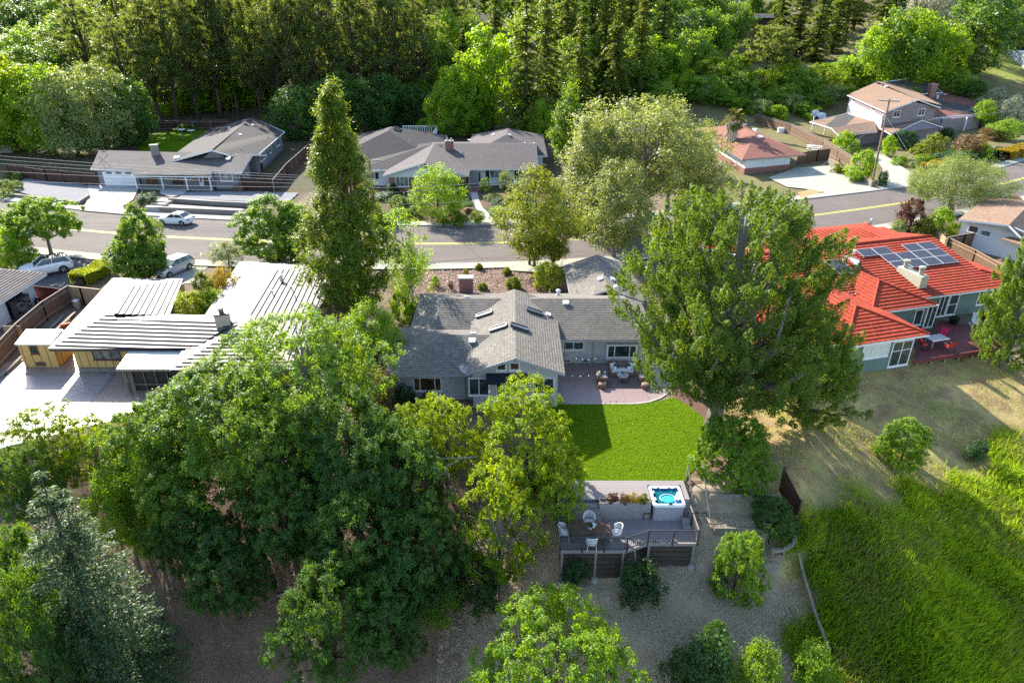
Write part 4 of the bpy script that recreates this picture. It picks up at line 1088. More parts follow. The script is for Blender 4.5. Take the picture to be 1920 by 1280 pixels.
    for sx, sy in ((570, 983), (705, 981)):
        s, z = WP(640+sx*k, 425+sy*k, (-8.38, 41.9), (-2.6, 41.9)); mb = MB(); mb.box((-8.38+s, 41.89 if sx < 600 else 40.84, z), (.36, .03, .14)); part(mb, 'air_brick', M['darkmetal'], h)
    # roof furniture
    chimney(h, P(866, 538, 2.5).xy if False else (-4.05, 56.05), 1.2, .75, -.1, 3.75, 'brick', cap='concrete')
    for a, b, s in ((730, 640, 1.0), (735, 600, .8), (1252, 428, 1.0), (1447, 296, 1.0), (1512, 297, 1.0), (700, 397, .8), (1152, 494, .9)): vent(h, allf, *zw(a, b), 'box', s)
    for a, b in ((1162, 366), (1312, 366), (725, 553), (1640, 460)): vent(h, allf, *zw(a, b), 'pipe', .8)
    vent(h, allf, *zw(1210, 385), 'flue', 1.0); vent(h, allf, *zw(1530, 366), 'flue', 1.1)
    for a, b in ((800, 492), (878, 568)): skylight(h, midr, *zw(a, b), 1.3, .55, math.pi/2, 'glassg')
    for a, b in ((1078, 478), (992, 565)): skylight(h, midr, *zw(a, b), 1.3, .55, math.pi/2, 'glass')
    p = P(*zw(692, 783), 2.75); dish(p, .42, R(200), 'satellite_dish', 'grey satellite dish on the eave left of the lilac gable', .45)
    return h
main_house()

# ---------------------------------------------------------------- yellow house with the pale batten roof
def left_house():
    h = thing('house', 'yellow board house with glaring white ribbed tile roof and pale chimney', 'house', (-26, 48, 0))
    ze, zr = 2.4, 3.2
    E = lambda a, b, z=ze: P(a, b, z)
    a, c, d = E(91, 655), E(212, 523), E(343, 524); r0, r1 = P(212, 590, zr), P(250, 537.5, zr)
    f0, f1 = P(222, 603, zr), P(446, 605.5, zr-.02); hh, g0, g1, k = E(318, 695), P(462, 606, zr), P(517, 507, zr), E(448.6, 492)
    e_in = E(318, 592); ne = Vector((-16.9, 62.2, ze)); se = Vector((-15.3, 41.85, ze))
    W = [[a, r0, r1, c], [c, r1, d], [r1, r0, e_in, d]]
    Fw = [[a, Vector((-23.6, 44.92, ze)), f1, f0, r0], [f0, f1, E(400, 590), e_in, r0]]
    Rw = [[hh, g0, g1, k], [k, g1, ne], [ne, g1, g0, se], [se, g0, hh]]
    allf = W+Fw+Rw
    mt = [M['shingle_w'], M['butt_w']]
    for f, nm in ((W, 'roof'), (Fw, 'roof'), (Rw, 'roof')): roof(f, h, mt, M['darkmetal'], .46, .095, .1, nm, .14)
    wl = Vector((-33.7, 46.15, 0)); gl = lambda p, dx, dy: (p.x+dx, p.y+dy)
    walls(h, [(-33.6, 46.15), (-24.0, 46.1), (-24.3, 51.0), (-30.4, 51.2), (-30.0, 58), (-36.1, 58.3)], -.1, 2.42, 'yellowwall')
    walls(h, [(-23.2, 43.2), (-16.0, 43.2), (-17.4, 61.4), (-26, 62.4)], -.1, 2.42, 'yellowwall')
    A, B = (-33.6, 46.15), (-24.0, 46.1)
    win_px(h, A, B, 171, 656, 229, 674, muls=(.33, .66), frame='wood_b', glass='glassg')
    mb = MB(); mb.box((-28.9, 46.0, .1), (9.0, .25, .3)); part(mb, 'plinth', M['wood_w'], h)
    # flat porch roof on a post
    mb = MB(); q = [P(242, 657, 2.28), P(352, 657, 2.28), P(330, 691.5, 2.2), P(218, 691.5, 2.2)]
    mb.mesh(q+[p-Vector((0, 0, .12)) for p in q], [(3, 2, 1, 0)[::-1] if False else (0, 3, 2, 1), (4, 5, 6, 7), (0, 1, 5, 4), (1, 2, 6, 5), (2, 3, 7, 6), (3, 0, 4, 7)])
    pr = part(mb, 'porch_roof', M['roofwhite'], h)
    mb = MB(); mb.beam(q[3]-Vector((0, .03, .1)), q[2]-Vector((0, .03, .1)), .06, .16); part(mb, 'fascia', M['wood_w'], pr)
    pp = P(223, 694, 2.1); mb = MB(); mb.box((pp.x+.25, pp.y+.25, 1.0), (.12, .12, 2.15)); part(mb, 'post', M['wood_w'], h)
    mb = MB(); mb.tube([(pp.x+.2, pp.y+.1, 2.1), (pp.x+.22, pp.y+.1, .25), (pp.x+.05, pp.y-.1, .08)], .045, 8); part(mb, 'downpipe', M['wood_w'], h)
    mb = MB(); y1 = pp.y+.5
    for i in range(6): mb.box((pp.x+.5+i*.85, y1, 1.0), (.06, .06, 2.1))
    for z in (.08, .65, 2.05): mb.box((pp.x+2.6, y1, z), (4.3, .05, .07))
    part(mb, 'screen_frame', M['wood_w'], h)
    mb = MB(); mb.box((pp.x+2.6, y1+.06, 1.05), (4.3, .01, 2.0)); part(mb, 'insect_screen', m_plain('dark_screen', (.05, .042, .04), None, 9, .6), h)
    # pale box chimney turned on the roof
    cc = P(419, 606, 3.3); ch = chimney(h, (cc.x, cc.y), 1.05, .75, 2.5, 4.15, 'yellowwall', .32, 'darkmetal')
    ch.data.materials[0] = m_plain('pale_peach_render', (.62, .47, .36), (.55, .42, .33), 2, .9)
    pb = MB(); pb.lathe((cc.x, cc.y, 4.2), [(.2, 0), (.2, .28), (.25, .3), (.25, .36), (.05, .4)], 14); part(pb, 'flue_pot', M['wood_w'], ch)
    for px, py, kd in ((528, 527, 'flue'), (512, 553, 'pipe'), (548, 545, 'pipe'), (554, 560, 'pipe')): vent(h, Rw, px, py, kd, 1.1)
    return h
left_house()

def shed():
    h = thing('shed', 'small yellow board shed with white flat roof by the brown fence', 'shed', (-36.3, 47.6, 0))
    fr = Frame((-38.0, 46.95, 0), .0)
    walls(h, [(-38.0, 46.6), (-35.3, 46.6), (-35.6, 48.9), (-38.3, 48.9)], 0, 2.12, 'yellowwall')
    q = [P(27, 645, 2.2), P(94, 645, 2.2), P(117, 617, 2.3), P(49, 617, 2.3)]
    mb = MB(); mb.mesh(q+[p-Vector((0, 0, .1)) for p in q], [(0, 1, 2, 3), (7, 6, 5, 4), (1, 0, 4, 5), (2, 1, 5, 6), (3, 2, 6, 7), (0, 3, 7, 4)])
    part(mb, 'roof', M['roofwhite'], h)
    window(h, (-38.0, 46.6), (-35.3, 46.6), .85, 1.45, 1.2, 1.9, (.5,), frame='wood_b', glass='glass')
    mb = MB(); mb.box((-36.7, 46.58, .3), (.75, .05, .35)); part(mb, 'hatch', M['wood_b'], h)
shed()

def far_left_house():
    h = thing('house', 'low white house with ribbed grey roof at the left edge behind the brown fence', 'house', (-46, 56, 0))
    ze = 2.5; ze2 = 3.7
    f = [[Vector((-43.6, 50, ze)), Vector((-43.85, 60.2, ze)), Vector((-48.6, 58.6, ze2)), Vector((-48.6, 48, ze2))],
         [Vector((-43.85, 60.2, ze)), Vector((-53.5, 62.5, ze)), Vector((-48.6, 58.6, ze2))],
         [Vector((-53.5, 62.5, ze)), Vector((-53.5, 50, ze)), Vector((-48.6, 48, ze2)), Vector((-48.6, 58.6, ze2))]]
    roof(f, h, [M['shingle_g'], M['butt']], M['white'], .3, .05)
    walls(h, [(-44.6, 50), (-44.6, 59.0), (-52.5, 61.2), (-52.5, 50)], 0, 2.52, 'whitesiding')
    mb = MB(); mb.box((-44.58, 56.2, 1.0), (.06, 2.3, 1.9)); part(mb, 'alcove_shade', M['black'], h)  # flat black slab on the wall: the shade of a recess put into colour
far_left_house()
def firewood(c, label):
    t = thing('firewood_rack', label, 'firewood', c); fb = MB(); lb = MB()
    for y in (-.95, .95): fb.box((c[0], c[1]+y, .85), (.5, .06, 1.7))
    fb.box((c[0], c[1], .1), (.5, 1.9, .06)); fb.box((c[0], c[1], 1.72), (.6, 2.05, .05))
    part(fb, 'rack', M['darkmetal'], t); rr = random.Random(3)
    for i in range(60):
        y = c[1]+rr.uniform(-.85, .85); z = rr.uniform(.2, 1.55); r = rr.uniform(.06, .11)
        lb.tube([(c[0]-.25+rr.uniform(-.05, .05), y, z), (c[0]+.27+rr.uniform(-.05, .05), y, z)], r, 7)
    part(lb, 'logs', m_plain('cut_logs', (.30, .27, .25), (.05, .05, .055), 9, .9), t)
firewood((-44.15, 56.2, 0), 'rack of cut firewood against the white wall behind the brown fence')
mb = MB(); c = Vector((-44.2, 58.4, .42))
for i in range(24):
    a0, a1 = 6.283*i/24, 6.283*(i+1)/24
    mb.tube([c+Vector((0, math.cos(a0)*.3, math.sin(a0)*.3)), c+Vector((0, math.cos(a1)*.3, math.sin(a1)*.3))], .11, 6, cap=False)
single(mb, 'tyre', M['black'], 'black tyre leaning on the white wall beside the firewood rack', 'tyre', (-44.2, 58.4, 0))

# ---------------------------------------------------------------- grey garage house across the street
def garage_house():
    h = thing('house', 'grey sided ranch house with white garage door and long porch across the street', 'house', (-50, 104, 0))
    zr = 3.9; y0 = 98.4; y1 = 102.4
    sh = [M['shingle_g'], M['butt']]
    rl, rr_ = P(186, 283, zr), P(474, 290, zr); ym = 107.5
    fl, fr_ = P(170, 317, 2.6), P(452, 324, 2.6)
    j1, j1b = P(250, 318.5, 2.6), P(248, 329.5, 2.15); j2b, j2 = P(396, 331, 2.15), P(397, 322, 2.6)
    fS = [fl, j1, j1b, j2b, j2, fr_, rr_, rl]
    bk = [Vector((rl.x-1, rl.y+6.0, 2.6)), rl, rr_, Vector((rr_.x, rr_.y+6, 2.6))][::-1]
    f = [fS, bk]; roof(f, h, sh, M['white'], .28, .02)
    # gabled rear wing, running back
    ap = P(397, 281.5, 4.9); bkp = P(472, 220, 4.9); e_l = P(366, 291.5, 4.05); e_r = P(432, 291, 4.05)
    dirv = (bkp-ap); dirv.z = 0
    wr = Vector((e_r.x, e_r.y, 0))
    R1 = [P(483, 291, 3.1), P(534, 247, 3.1), bkp, ap, e_r+Vector((0, 0, -.05))]
    L1 = [ap, bkp, Vector((bkp.x-8.0, bkp.y-1, 2.9)), Vector((ap.x-8.0, ap.y-.5, 2.9)), ]
    back = [P(534, 247, 3.1), Vector((bkp.x-8.0, bkp.y-1, 2.9)), bkp]
    f2 = [R1, L1]; roof(f2, h, [M['shingle_d'], M['butt']], M['white'], .28, .02)
    # walls
    walls(h, [(-62.3, 102.0+.9), (-56.2, 102.0+.7), (-56.2, 108), (-62.3, 108)], 0, 2.62, 'siding')
    walls(h, [(-56.2, 103.2), (-44.0, 101.9), (-44.0, 108), (-56.2, 108)], 0, 2.55, 'siding')
    walls(h, [(-44.0, 101.0), (-40.6, 100.9), (-40.9, 107), (-44.0, 107)], 0, 2.62, 'siding')
    e0, e1 = P(483, 291, 3.1), P(534, 247, 3.1)
    walls(h, [(e0.x-.5, e0.y+.2), (e1.x-.6, e1.y-.4), (e1.x-8, e1.y), (e0.x-8, e0.y)], 0, 3.1, 'siding')
    mb = MB(); wall_poly(mb, [e_l+Vector((.3, .35, -.9)), e_r+Vector((-.3, .35, -.9)), ap+Vector((0, .35, -.1))]); part(mb, 'gable', M['siding'], h)
    # garage door with little windows
    A, B = (-62.3, 102.9), (-56.2, 102.7)
    s0, zt = WP(192, 323, A, B); s1, zb = WP(259, 351, A, B)
    mb = MB(); e = Vector((B[0]-A[0], B[1]-A[1], 0)).normalized(); ang = math.atan2(e.y, e.x); o = Vector((A[0], A[1], 0))
    for i in range(4):
        z = lerp(.05, 2.2, (i+.5)/4); mb.box(o+e*(s0+s1)/2+Vector((0, -.06, z)), (s1-s0, .08, 2.15/4-.02), ang)
    gd = part(mb, 'garage_door', M['white'], h)
    for g in range(3):
        mb = MB()
        for i in range(4): mb.box(o+e*(s0+(s1-s0)*(.14+g*.30+i*.045))+Vector((0, -.105, 2.0)), (.2, .02, .24), ang)
        part(mb, 'pane', M['glass'], gd)
    # porch: posts, doors, windows
    for px, py in ((258, 354), (307, 354), (353, 356), (397, 357)):
        p = P(px, py, .12); mb = MB(); mb.box((p.x, p.y, 1.1), (.17, .17, 2.1)); part(mb, 'post', M['white'], h)
    mb = MB(); q = pg([(259, 346), (402, 348), (400, 358), (255, 355)]); mb.prism([(p.x, p.y) for p in q], 0, .16); part(mb, 'porch_floor', M['concrete'], h)
    A, B = (-56.2, 103.2), (-44.0, 101.9)
    win_px(h, A, B, 309, 329, 359, 337, muls=(.25, .75))
    s0, _ = WP(273, 335, A, B); s1, _ = WP(295, 335, A, B); an = math.atan2(B[1]-A[1], B[0]-A[0]); e = Vector((B[0]-A[0], B[1]-A[1], 0)).normalized(); o = Vector((A[0], A[1], 0))
    mb = MB(); mb.box(o+e*(s0+s1)/2+Vector((0, -.04, 1.15)), (s1-s0, .1, 2.0), an); part(mb, 'door', M['wood_b'], h, 'wide brown double door')
    s0, _ = WP(383, 337, A, B); s1, _ = WP(394, 337, A, B)
    mb = MB(); mb.box(o+e*(s0+s1)/2+Vector((0, -.06, 1.15)), (s1-s0, .1, 2.0), an); part(mb, 'door', M['wood_b'], h, 'single brown door')
    mb = MB(); mb.box(o+e*(s0-.5)+Vector((0, -.05, 1.15)), (.7, .08, 2.0), an); sd = part(mb, 'side_light', M['white'], h); mb = MB(); mb.box(o+e*(s0-.5)+Vector((0, -.1, 1.4)), (.3, .02, 1.2), an); part(mb, 'pane', M['glass'], sd)
    A, B = (-44.0, 101.0), (-40.6, 100.9); win_px(h, A, B, 411, 323, 438, 340, muls=(.5,), glass='glassg')
    A, B = (e0.x-.48, e0.y+.2), (e1.x-.58, e1.y-.4)
    for q in ((486, 288, 498, 298, (.33, .66)), (504, 276, 509, 283, ()), (516, 258, 525, 270, (.5,))):
        s0, z1 = WP(q[0], q[1], A, B); s1, z0 = WP(q[2], q[3], A, B); s0, s1 = min(s0, s1), max(s0, s1); window(h, A, B, s0, max(s1, s0+.7), 1.35, 2.55, muls=q[4])
    A, B = (-40.6, 100.9), (-40.9, 107)
    window(h, A, B, .8, 2.6, .5, 2.2, (.5,)); window(h, A, B, 4, 4.9, 1.2, 2.4)
    # chimney and vents
    c = P(295, 291, 3.6); chimney(h, (c.x, c.y-.4), 1.1, .8, 3, 5.2, 'wood_w', .3, 'concrete', 0)
    for px, py in ((332, 297), (428, 299)): vent(h, f, px, py, 'box', 1.3)
    for px, py, kd in ((450, 254, 'box'), (474, 236, 'box'), (452, 282, 'pipe'), (502, 257, 'pipe'), (430, 240, 'box')): vent(h, f2, px, py, kd, 1.2)
    mb = MB(); p = P(196, 311, 2.9); mb.tube([p, p+Vector((-.6, .2, 1.6))], .03, 6); mb.tube([p+Vector((-.9, 0, .2)), p+Vector((.8, 0, 1.5))], .025, 6); mb.tube([p+Vector((.9, 0, 0)), p+Vector((-.5, .1, 1.2))], .025, 6); part(mb, 'aerial', M['darkmetal'], h)
    return h
garage_house()
# flag on the porch post
def flag():
    p = P(393, 330, 1.9); t = thing('flag', 'red, white and blue striped flag on the white porch post', 'flag', p)
    mb = MB(); a = p; b = p+Vector((.2, -1.0, .75)); mb.tube([a, b], .03, 8); part(mb, 'pole', M['white'], t)
    m = [m_plain('flag_red', (.5, .02, .03)), m_plain('flag_white', (.8, .8, .8)), m_plain('flag_navy', (.02, .03, .12))]
    mb = MB(); n = 10; d = (b-a)*.95
    def q(u, v): return a+d*(.15+.85*u)+Vector((v*.85+.05*math.sin(v*7+u*3), -.1*math.sin(v*6), -v*1.05+.03*math.sin(v*9+u*4)))
    for i in range(13):
        for j in range(n):
            u0, u1, v0, v1 = i/13, (i+1)/13, j/n, (j+1)/n
            mb.face([q(u0, v0), q(u1, v0), q(u1, v1), q(u0, v1)], 2 if (i >= 6 and j < 4) else (0 if i % 2 == 0 else 1))
    part(mb, 'cloth', m, t)
flag()
def bench(c, rz, label):
    t = thing('porch_bench', label, 'bench', c); f = Frame(c, rz); s = MB(); b = MB()
    for i in range(4): s.box(f(0, -.2+i*.13, .45), (1.5, .1, .03), rz)
    for i in range(3): b.box(f(0, .27, .58+i*.13), (1.5, .03, .1), rz)
    part(s, 'seat', M['wood_b'], t); part(b, 'backrest', M['wood_b'], t)
    for x in (-.68, .68):
        l = MB(); l.box(f(x, -.2, .22), (.07, .07, .45), rz); l.box(f(x, .25, .45), (.07, .07, .9), rz); l.box(f(x, 0, .62), (.07, .5, .05), rz); part(l, 'side_frame', M['wood_b'], t)
bench(P(334, 349, .16), -.1, 'brown wooden bench under the window of the grey porch')
def planter_box(c, s, label, plant_key, mat='wood_b'):
    t = thing('planter_box', label, 'planter', c); mb = MB()
    for dx, dy, w, d in ((0, -s[1]/2, s[0], .06), (0, s[1]/2, s[0], .06), (-s[0]/2, 0, .06, s[1]-.06), (s[0]/2, 0, .06, s[1]-.06)): mb.box((c[0]+dx, c[1]+dy, c[2]+s[2]/2), (w, d, s[2]))
    part(mb, 'box', M[mat], t); mb = MB(); mb.box((c[0], c[1], c[2]+s[2]-.08), (s[0]-.06, s[1]-.06, .04)); part(mb, 'soil', M['mulch'], t)
planter_box(P(448, 358, .13), (1.5, .9, .7), 'dark wooden planter box at the corner of the grey porch house', None)
# ---------------------------------------------------------------- brick and white house with the wide dark roof
def brick_house():
    h = thing('house', 'wide house of white boards and red brick under a dark shingle roof', 'house', (-9, 106, 0))
    Z = Frame((0, 0, 0), 0); sh = [M['shingle_d'], M['butt']]; allf = []
    def add(fr, *a, mats=sh, **k):
        f, tri = ridge_roof(fr, *a, **k); roof(f, h, mats, M['white'], .3, .02)
        allf.extend(f); return f
    y0 = 102.6
    main = add(Z, -13.5, 3.9, y0, 123.6, 2.6, .165, 'gable', 'gable', mats=[M['shingle_g'], M['butt']])
    lw = add(Z, -23.4, -11, y0-.3, 123.0, 2.6, .165, 'hip', 'gable')
    N = Frame((0, 0, 0), math.pi/2)
    gab = add(N, 98.8, 113, 6.3, 18.7, 2.55, .30, 'gable', 'gable', mats=[M['shingle_g'], M['butt']])
    # rear masses
    ap = P(735, 232, 6.0); w = 6.5
    r1 = add(N, ap.y-14, ap.y+7, -ap.x-8.8, -ap.x+8.3, 2.7, .36, 'hip', 'hip')
    bp = P(951, 241, 5.0)
    r2 = add(N, bp.y-12, bp.y+6.5, -bp.x-6.5, -bp.x+6.5, 2.8, .34, 'hip', 'hip', mats=[M['shingle_g'], M['butt']])
    # walls
    walls(h, [(-22.6, y0+.6), (-17.9, y0+.6), (-17.9, 110), (-22.6, 110)], 0, 2.65, 'whitesiding')
    walls(h, [(-6.6, y0+.6), (3.4, y0+.6), (3.4, 122), (-6.6, 122)], 0, 2.65, 'whitesiding')
    xl, xr, yw = -17.9, -6.8, 99.4
    walls(h, [(xl, yw), (xr, yw), (xr, 104), (xl, 104)], 0, 2.15, 'brick')
    mb = MB(); wall_poly(mb, [(-18.45, yw-.02, 2.16), (-6.55, yw-.02, 2.16), (-6.55, yw-.02, 2.5), (-12.5, yw-.02, 4.25), (-18.45, yw-.02, 2.5)]); part(mb, 'gable', M['whitesiding'], h)
    walls(h, [(-ap.x*-1-8.6, ap.y-8), (ap.x+8.8, ap.y-8), (ap.x+8.8, ap.y+3), (ap.x-8.6, ap.y+3)], 0, 2.72, 'whitesiding')
    walls(h, [(bp.x-6, bp.y-7), (bp.x+6, bp.y-7), (bp.x+6, bp.y+3), (bp.x-6, bp.y+3)], 0, 2.82, 'whitesiding')
    A, B = (xl, yw), (xr, yw)
    win_px(h, A, B, 741, 329.5, 767, 350, muls=(.33, .66), glass='glassg')
    mb = MB(); s, z = WP(799, 312, A, B); mb.box((xl+s, yw-.03, z), (.7, .05, .7)); part(mb, 'gable_vent', M['darkmetal'], h)
    A, B = (-22.6, y0+.6), (-17.9, y0+.6); win_px(h, A, B, 677, 320, 704, 336, muls=(.33, .66), glass='glassg')
    s, z = WP(706.5, 328, A, B); mb = MB(); mb.box((-22.6+s, y0+.57, z), (.5, .05, 1.35)); part(mb, 'shutter', M['black'], h)
    A, B = (-6.6, y0+.6), (3.4, y0+.6)
    win_px(h, A, B, 918, 319, 942, 334.5, muls=(.4, .7), glass='glassg'); win_px(h, A, B, 972, 319, 1000, 335, muls=(.35, .7), glass='glassg')
    for px in (914, 945, 968, 1003):
        s, z = WP(px, 327, A, B); mb = MB(); mb.box((-6.6+s, y0+.57, z), (.5, .05, 1.35)); part(mb, 'shutter', M['black'], h)
    s, z = WP(890, 330, A, B); mb = MB(); mb.box((-6.6+s, y0+.55, 1.05), (1.2, .08, 2.1)); part(mb, 'door', M['greytrim'], h)
    s, z = WP(899, 326, A, B); mb = MB(); mb.box((-6.6+s, y0+.55, 1.3), (.3, .06, 1.4)); part(mb, 'side_light', M['glass'], h)
    mb = MB(); q = pg([(878, 352), (905, 352), (905, 360), (878, 361)]); mb.prism([(p.x, p.y) for p in q], 0, .2); part(mb, 'step', M['brick'], h)
    c, n = hit(allf, 843, 281); chimney(h, (c.x, c.y), 1.25, .8, c.z-.5, c.z+1.35, 'brick', 0, 'concrete', 2, 'concrete')
    for px, py, kd in ((926, 254, 'box'), (955, 254, 'box'), (865, 286, 'pipe'), (985, 268, 'pipe'), (1002, 268, 'pipe'), (916, 252, 'pipe'), (880, 264, 'box'), (768, 264, 'pipe')): vent(h, allf, px, py, kd, 1.1)
    skylight(h, allf, 745, 243, 2.6, 1.0, 0, 'glass')
brick_house()
def raised_deck():
    a, b = P(755, 238, 2.6), P(820, 237, 2.6)
    t = thing('raised_deck', 'sunlit wooden deck with pale railing behind the wide dark roof', 'deck', (b.x-3, b.y, 0)); y = b.y
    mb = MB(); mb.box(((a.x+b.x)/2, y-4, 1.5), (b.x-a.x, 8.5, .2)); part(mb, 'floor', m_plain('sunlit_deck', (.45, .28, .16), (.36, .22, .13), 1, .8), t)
    mb = MB()
    for x in np.arange(a.x, b.x+.01, 1.4): mb.box((x, y, 1.3), (.12, .12, 2.7))
    for x in np.arange(a.x, b.x, .35): mb.box((x, y, 2.1), (.08, .08, 1.0))
    mb.box(((a.x+b.x)/2, y, 2.65), (b.x-a.x+.3, .2, .12)); mb.box((b.x, y-4, 2.65), (.2, 8, .12))
    for k in np.arange(0, 8, .5): mb.box((b.x, y-k, 2.1), (.08, .08, 1.0))
    part(mb, 'railing', M['white'], t)
raised_deck()

# ---------------------------------------------------------------- hip roofed house, right across the street
def hip_house():
    h = thing('house', 'low hip roofed house with red brown shingles over white and red walls', 'house', (42, 120, 0))
    ze = 2.6; A, B = P(1392, 299, ze), P(1512, 290, ze); r0 = P(1417, 250, 4.6)
    dv = (P(1318, 255, ze)-A).normalized(); C, D = A+dv*27, B+dv*27; r1 = r0+dv*7.5; r2 = (C+D)/2; r1 = r0+dv*9; nb = (r0-(A+B)/2); 
    f = [[A, B, r0], [C, A, r0, r1], [B, D, r1, r0], [D, C, r1]]
    roof(f, h, [M['shingle_rb'], M['butt']], M['wood_w'], .3, .02)
    a, b = Vector((A.x+.9, A.y+.9, 0)), Vector((B.x-2.3, B.y+.4, 0))
    poly = [(a.x, a.y), (b.x, b.y), (D.x-1.6, D.y-1), (C.x+1.0, C.y-1)]
    walls(h, poly, 0, .95, 'brick', label='red brick base'); walls(h, [(lerp(p[0], 42, -.012 if False else .002), p[1]+.02) for p in poly], .95, 2.65, 'whitewall')
    c = r1-dv*.5; chimney(h, (c.x-1.2, c.y), 1.9, 1.4, 2.6, 6.0, 'mauve', 0, 'darkmetal')
    for px, py in ((1425, 258), (1396, 235), (1415, 244), (1418, 247)): vent(h, f, px, py, 'box', 1.5)
hip_house()
def two_storey():
    h = thing('house', 'two storey mauve house with tan shingle roofs, red chimney and low carport', 'house', (82, 140, 0))
    z = 6.6; sh = [M['shingle_t'], M['butt']]; sr = [M['shingle_rb'], M['butt']]
    a, b = P(1588, 178, 6.0), P(1660, 210, 6.0); ap = P(1722, 187, 7.6); c = P(1764, 202, 6.1); r1 = P(1640, 156, 7.6); d = P(1696, 160, 6.0)
    f = [[a, b, ap, r1], [ap, c, d, r1]]
    roof(f, h, sh, M['white'], .3, .02)
    e = (ap-r1); e.z = 0; e.normalize(); bb, cc, aa = b-e*.7, c-e*.7, a+e*.7
    dd = Vector((aa.x+(cc.x-bb.x), aa.y+(cc.y-bb.y), 0))
    q = lambda p, k: (lerp(p.x, (aa.x+cc.x)/2, k), lerp(p.y, (aa.y+cc.y)/2, k))
    poly = [q(aa, .06), q(bb, .06), q(cc, .06), q(dd, .06)]
    walls(h, poly, 0, 6.05, 'mauve')
    w0, w1 = Vector((*poly[0], 0)), Vector((*poly[1], 0)); ns = Vector((w0.y-w1.y, w1.x-w0.x, 0)).normalized()*-1
    mb = MB(); wall_poly(mb, [w0+ns*.05+Vector((0, 0, .1)), w1+ns*.05+Vector((0, 0, .1)), w1+ns*.05+Vector((0, 0, 4.9)), w0+ns*.05+Vector((0, 0, 4.9))], .1); part(mb, 'wall', M['whitewall'], h, 'sunlit white side wall')
    g0, g1 = Vector((*poly[1], 0)), Vector((*poly[2], 0)); gm = (g0+g1)/2
    mb = MB(); wall_poly(mb, [g0+Vector((0, 0, 6.04)), g1+Vector((0, 0, 6.04)), gm+Vector((0, 0, 7.35))]); part(mb, 'gable', M['mauve'], h)
    A, B = poly[1], poly[2]; L = (Vector(B)-Vector(A)).length
    for k in (.18, .66): window(h, A, B, L*k, L*k+1.75, 4.6, 5.9, (.5,))
    A, B = poly[0], poly[1]; L = (Vector(B)-Vector(A)).length
    window(h, A, B, L*.08, L*.08+2.6, 5.1, 5.9, (.33, .66)); window(h, A, B, L*.68, L*.68+2.2, 5.1, 5.9, (.33, .66))
    # long lower wing on the right, rear wing, entry gable, carport
    f2 = [[P(1740, 217, 4.2), P(1846, 213, 3.0), P(1804, 170, 5.0), P(1715, 182, 5.0)], [P(1804, 170, 5.0), P(1715, 182, 5.0), P(1700, 168, 3.4), P(1775, 158, 3.4)],
          [P(1846, 213, 3.0), P(1775, 158, 3.4), P(1804, 170, 5.0)]]
    f2 = [[P(1744, 222, 2.9), P(1847, 212, 2.9), P(1803, 171, 4.6), P(1712, 184, 4.6)], [P(1803, 171, 4.6), P(1847, 212, 2.9), P(1830, 176, 2.9)]]
    roof(f2, h, sr, M['white'], .3, .02)
    f3 = [[P(1640, 155, 7.6), P(1733, 144, 7.4), P(1768, 173, 5.2), P(1700, 178, 5.4)]]
    roof(f3, h, sr, M['white'], .3, .02)
    f4 = [[P(1634, 231, 2.9), P(1671, 252, 2.7), P(1729, 225, 4.0), P(1690, 208, 4.0)], [P(1729, 225, 4.0), P(1768, 238, 2.7), P(1735, 214, 2.9), P(1690, 208, 4.0)]]
    roof(f4, h, sh, M['white'], .3, .02)
    f5 = [[P(1559, 241, 3.3), P(1645, 247, 2.6), P(1637, 228, 3.3), P(1562, 239, 3.3)], [P(1518, 228, 2.9), P(1559, 240, 3.3), P(1640, 228, 3.3), P(1590, 212, 3.3)], [P(1559, 240, 3.3), P(1573, 254, 2.5), P(1645, 247, 2.5), P(1640, 228, 3.3)]]
    roof(f5[1:], h, sh, M['white'], .3, .02)
    p = [P(1602, 273, 0), P(1645, 268, 0), P(1655, 250, 0), P(1608, 250, 0)]
    walls(h, [(v.x, v.y) for v in p], 0, 2.5, 'mauve')
    p = [P(1678, 268, 0), P(1755, 262, 0), P(1760, 240, 0), P(1690, 240, 0)]; walls(h, [(v.x, v.y) for v in p], 0, 2.8, 'mauve')
    mb = MB(); wall_poly(mb, [P(1674, 250, 2.75)+Vector((.3, .3, -.1)), P(1764, 238, 2.75)+Vector((-.3, .3, -.1)), P(1729, 225.5, 3.9)+Vector((0, .3, 0))]); part(mb, 'gable', M['mauve'], h)
    p = [P(1760, 250, 0), P(1835, 240, 0), P(1835, 225, 0), P(1765, 232, 0)]; walls(h, [(v.x, v.y) for v in p], 0, 2.7, 'mauve')
    for px, py in ((1757, 235), (1798, 243)):
        g = P(px, py, 0); g = P(px, py, .0); mb = MB(); mb.box((g.x, g.y-1.6, 1.4), (.2, .2, 2.8)); part(mb, 'post', M['white'], h)
    for px, py in ((1522, 243), (1545, 252)):
        g = P(px, py, 0); mb = MB(); mb.box((g.x, g.y, 1.4), (.16, .16, 2.8)); part(mb, 'post', M['white'], h)
    c = P(1747, 172, 5.6); chimney(h, (c.x, c.y), 1.8, 1.1, 4, 7.2, 'brick', .3, 'concrete', 1)
    for px, py, kd in ((1653, 160, 'pipe'), (1661, 164, 'box'), (1700, 177, 'pipe')): vent(h, f, px, py, kd, 1.6)
    for px, py, kd in ((1757, 186, 'flue'), (1771, 178, 'box')): vent(h, f2, px, py, kd, 1.4)
    skylight(h, f2, 1760, 194, 1.9, 1.6, 0, 'glassg')
    return f5
two_storey()
for i, (px, py) in enumerate(((1529, 213), (1541, 218))):
    dish(P(px, py, 4.2), .75, R(200), 'satellite_dish', ('grey satellite dish on the carport roof, farther from the street', 'grey satellite dish on the carport roof, nearer the street')[i], .6, group='dishes on the carport')

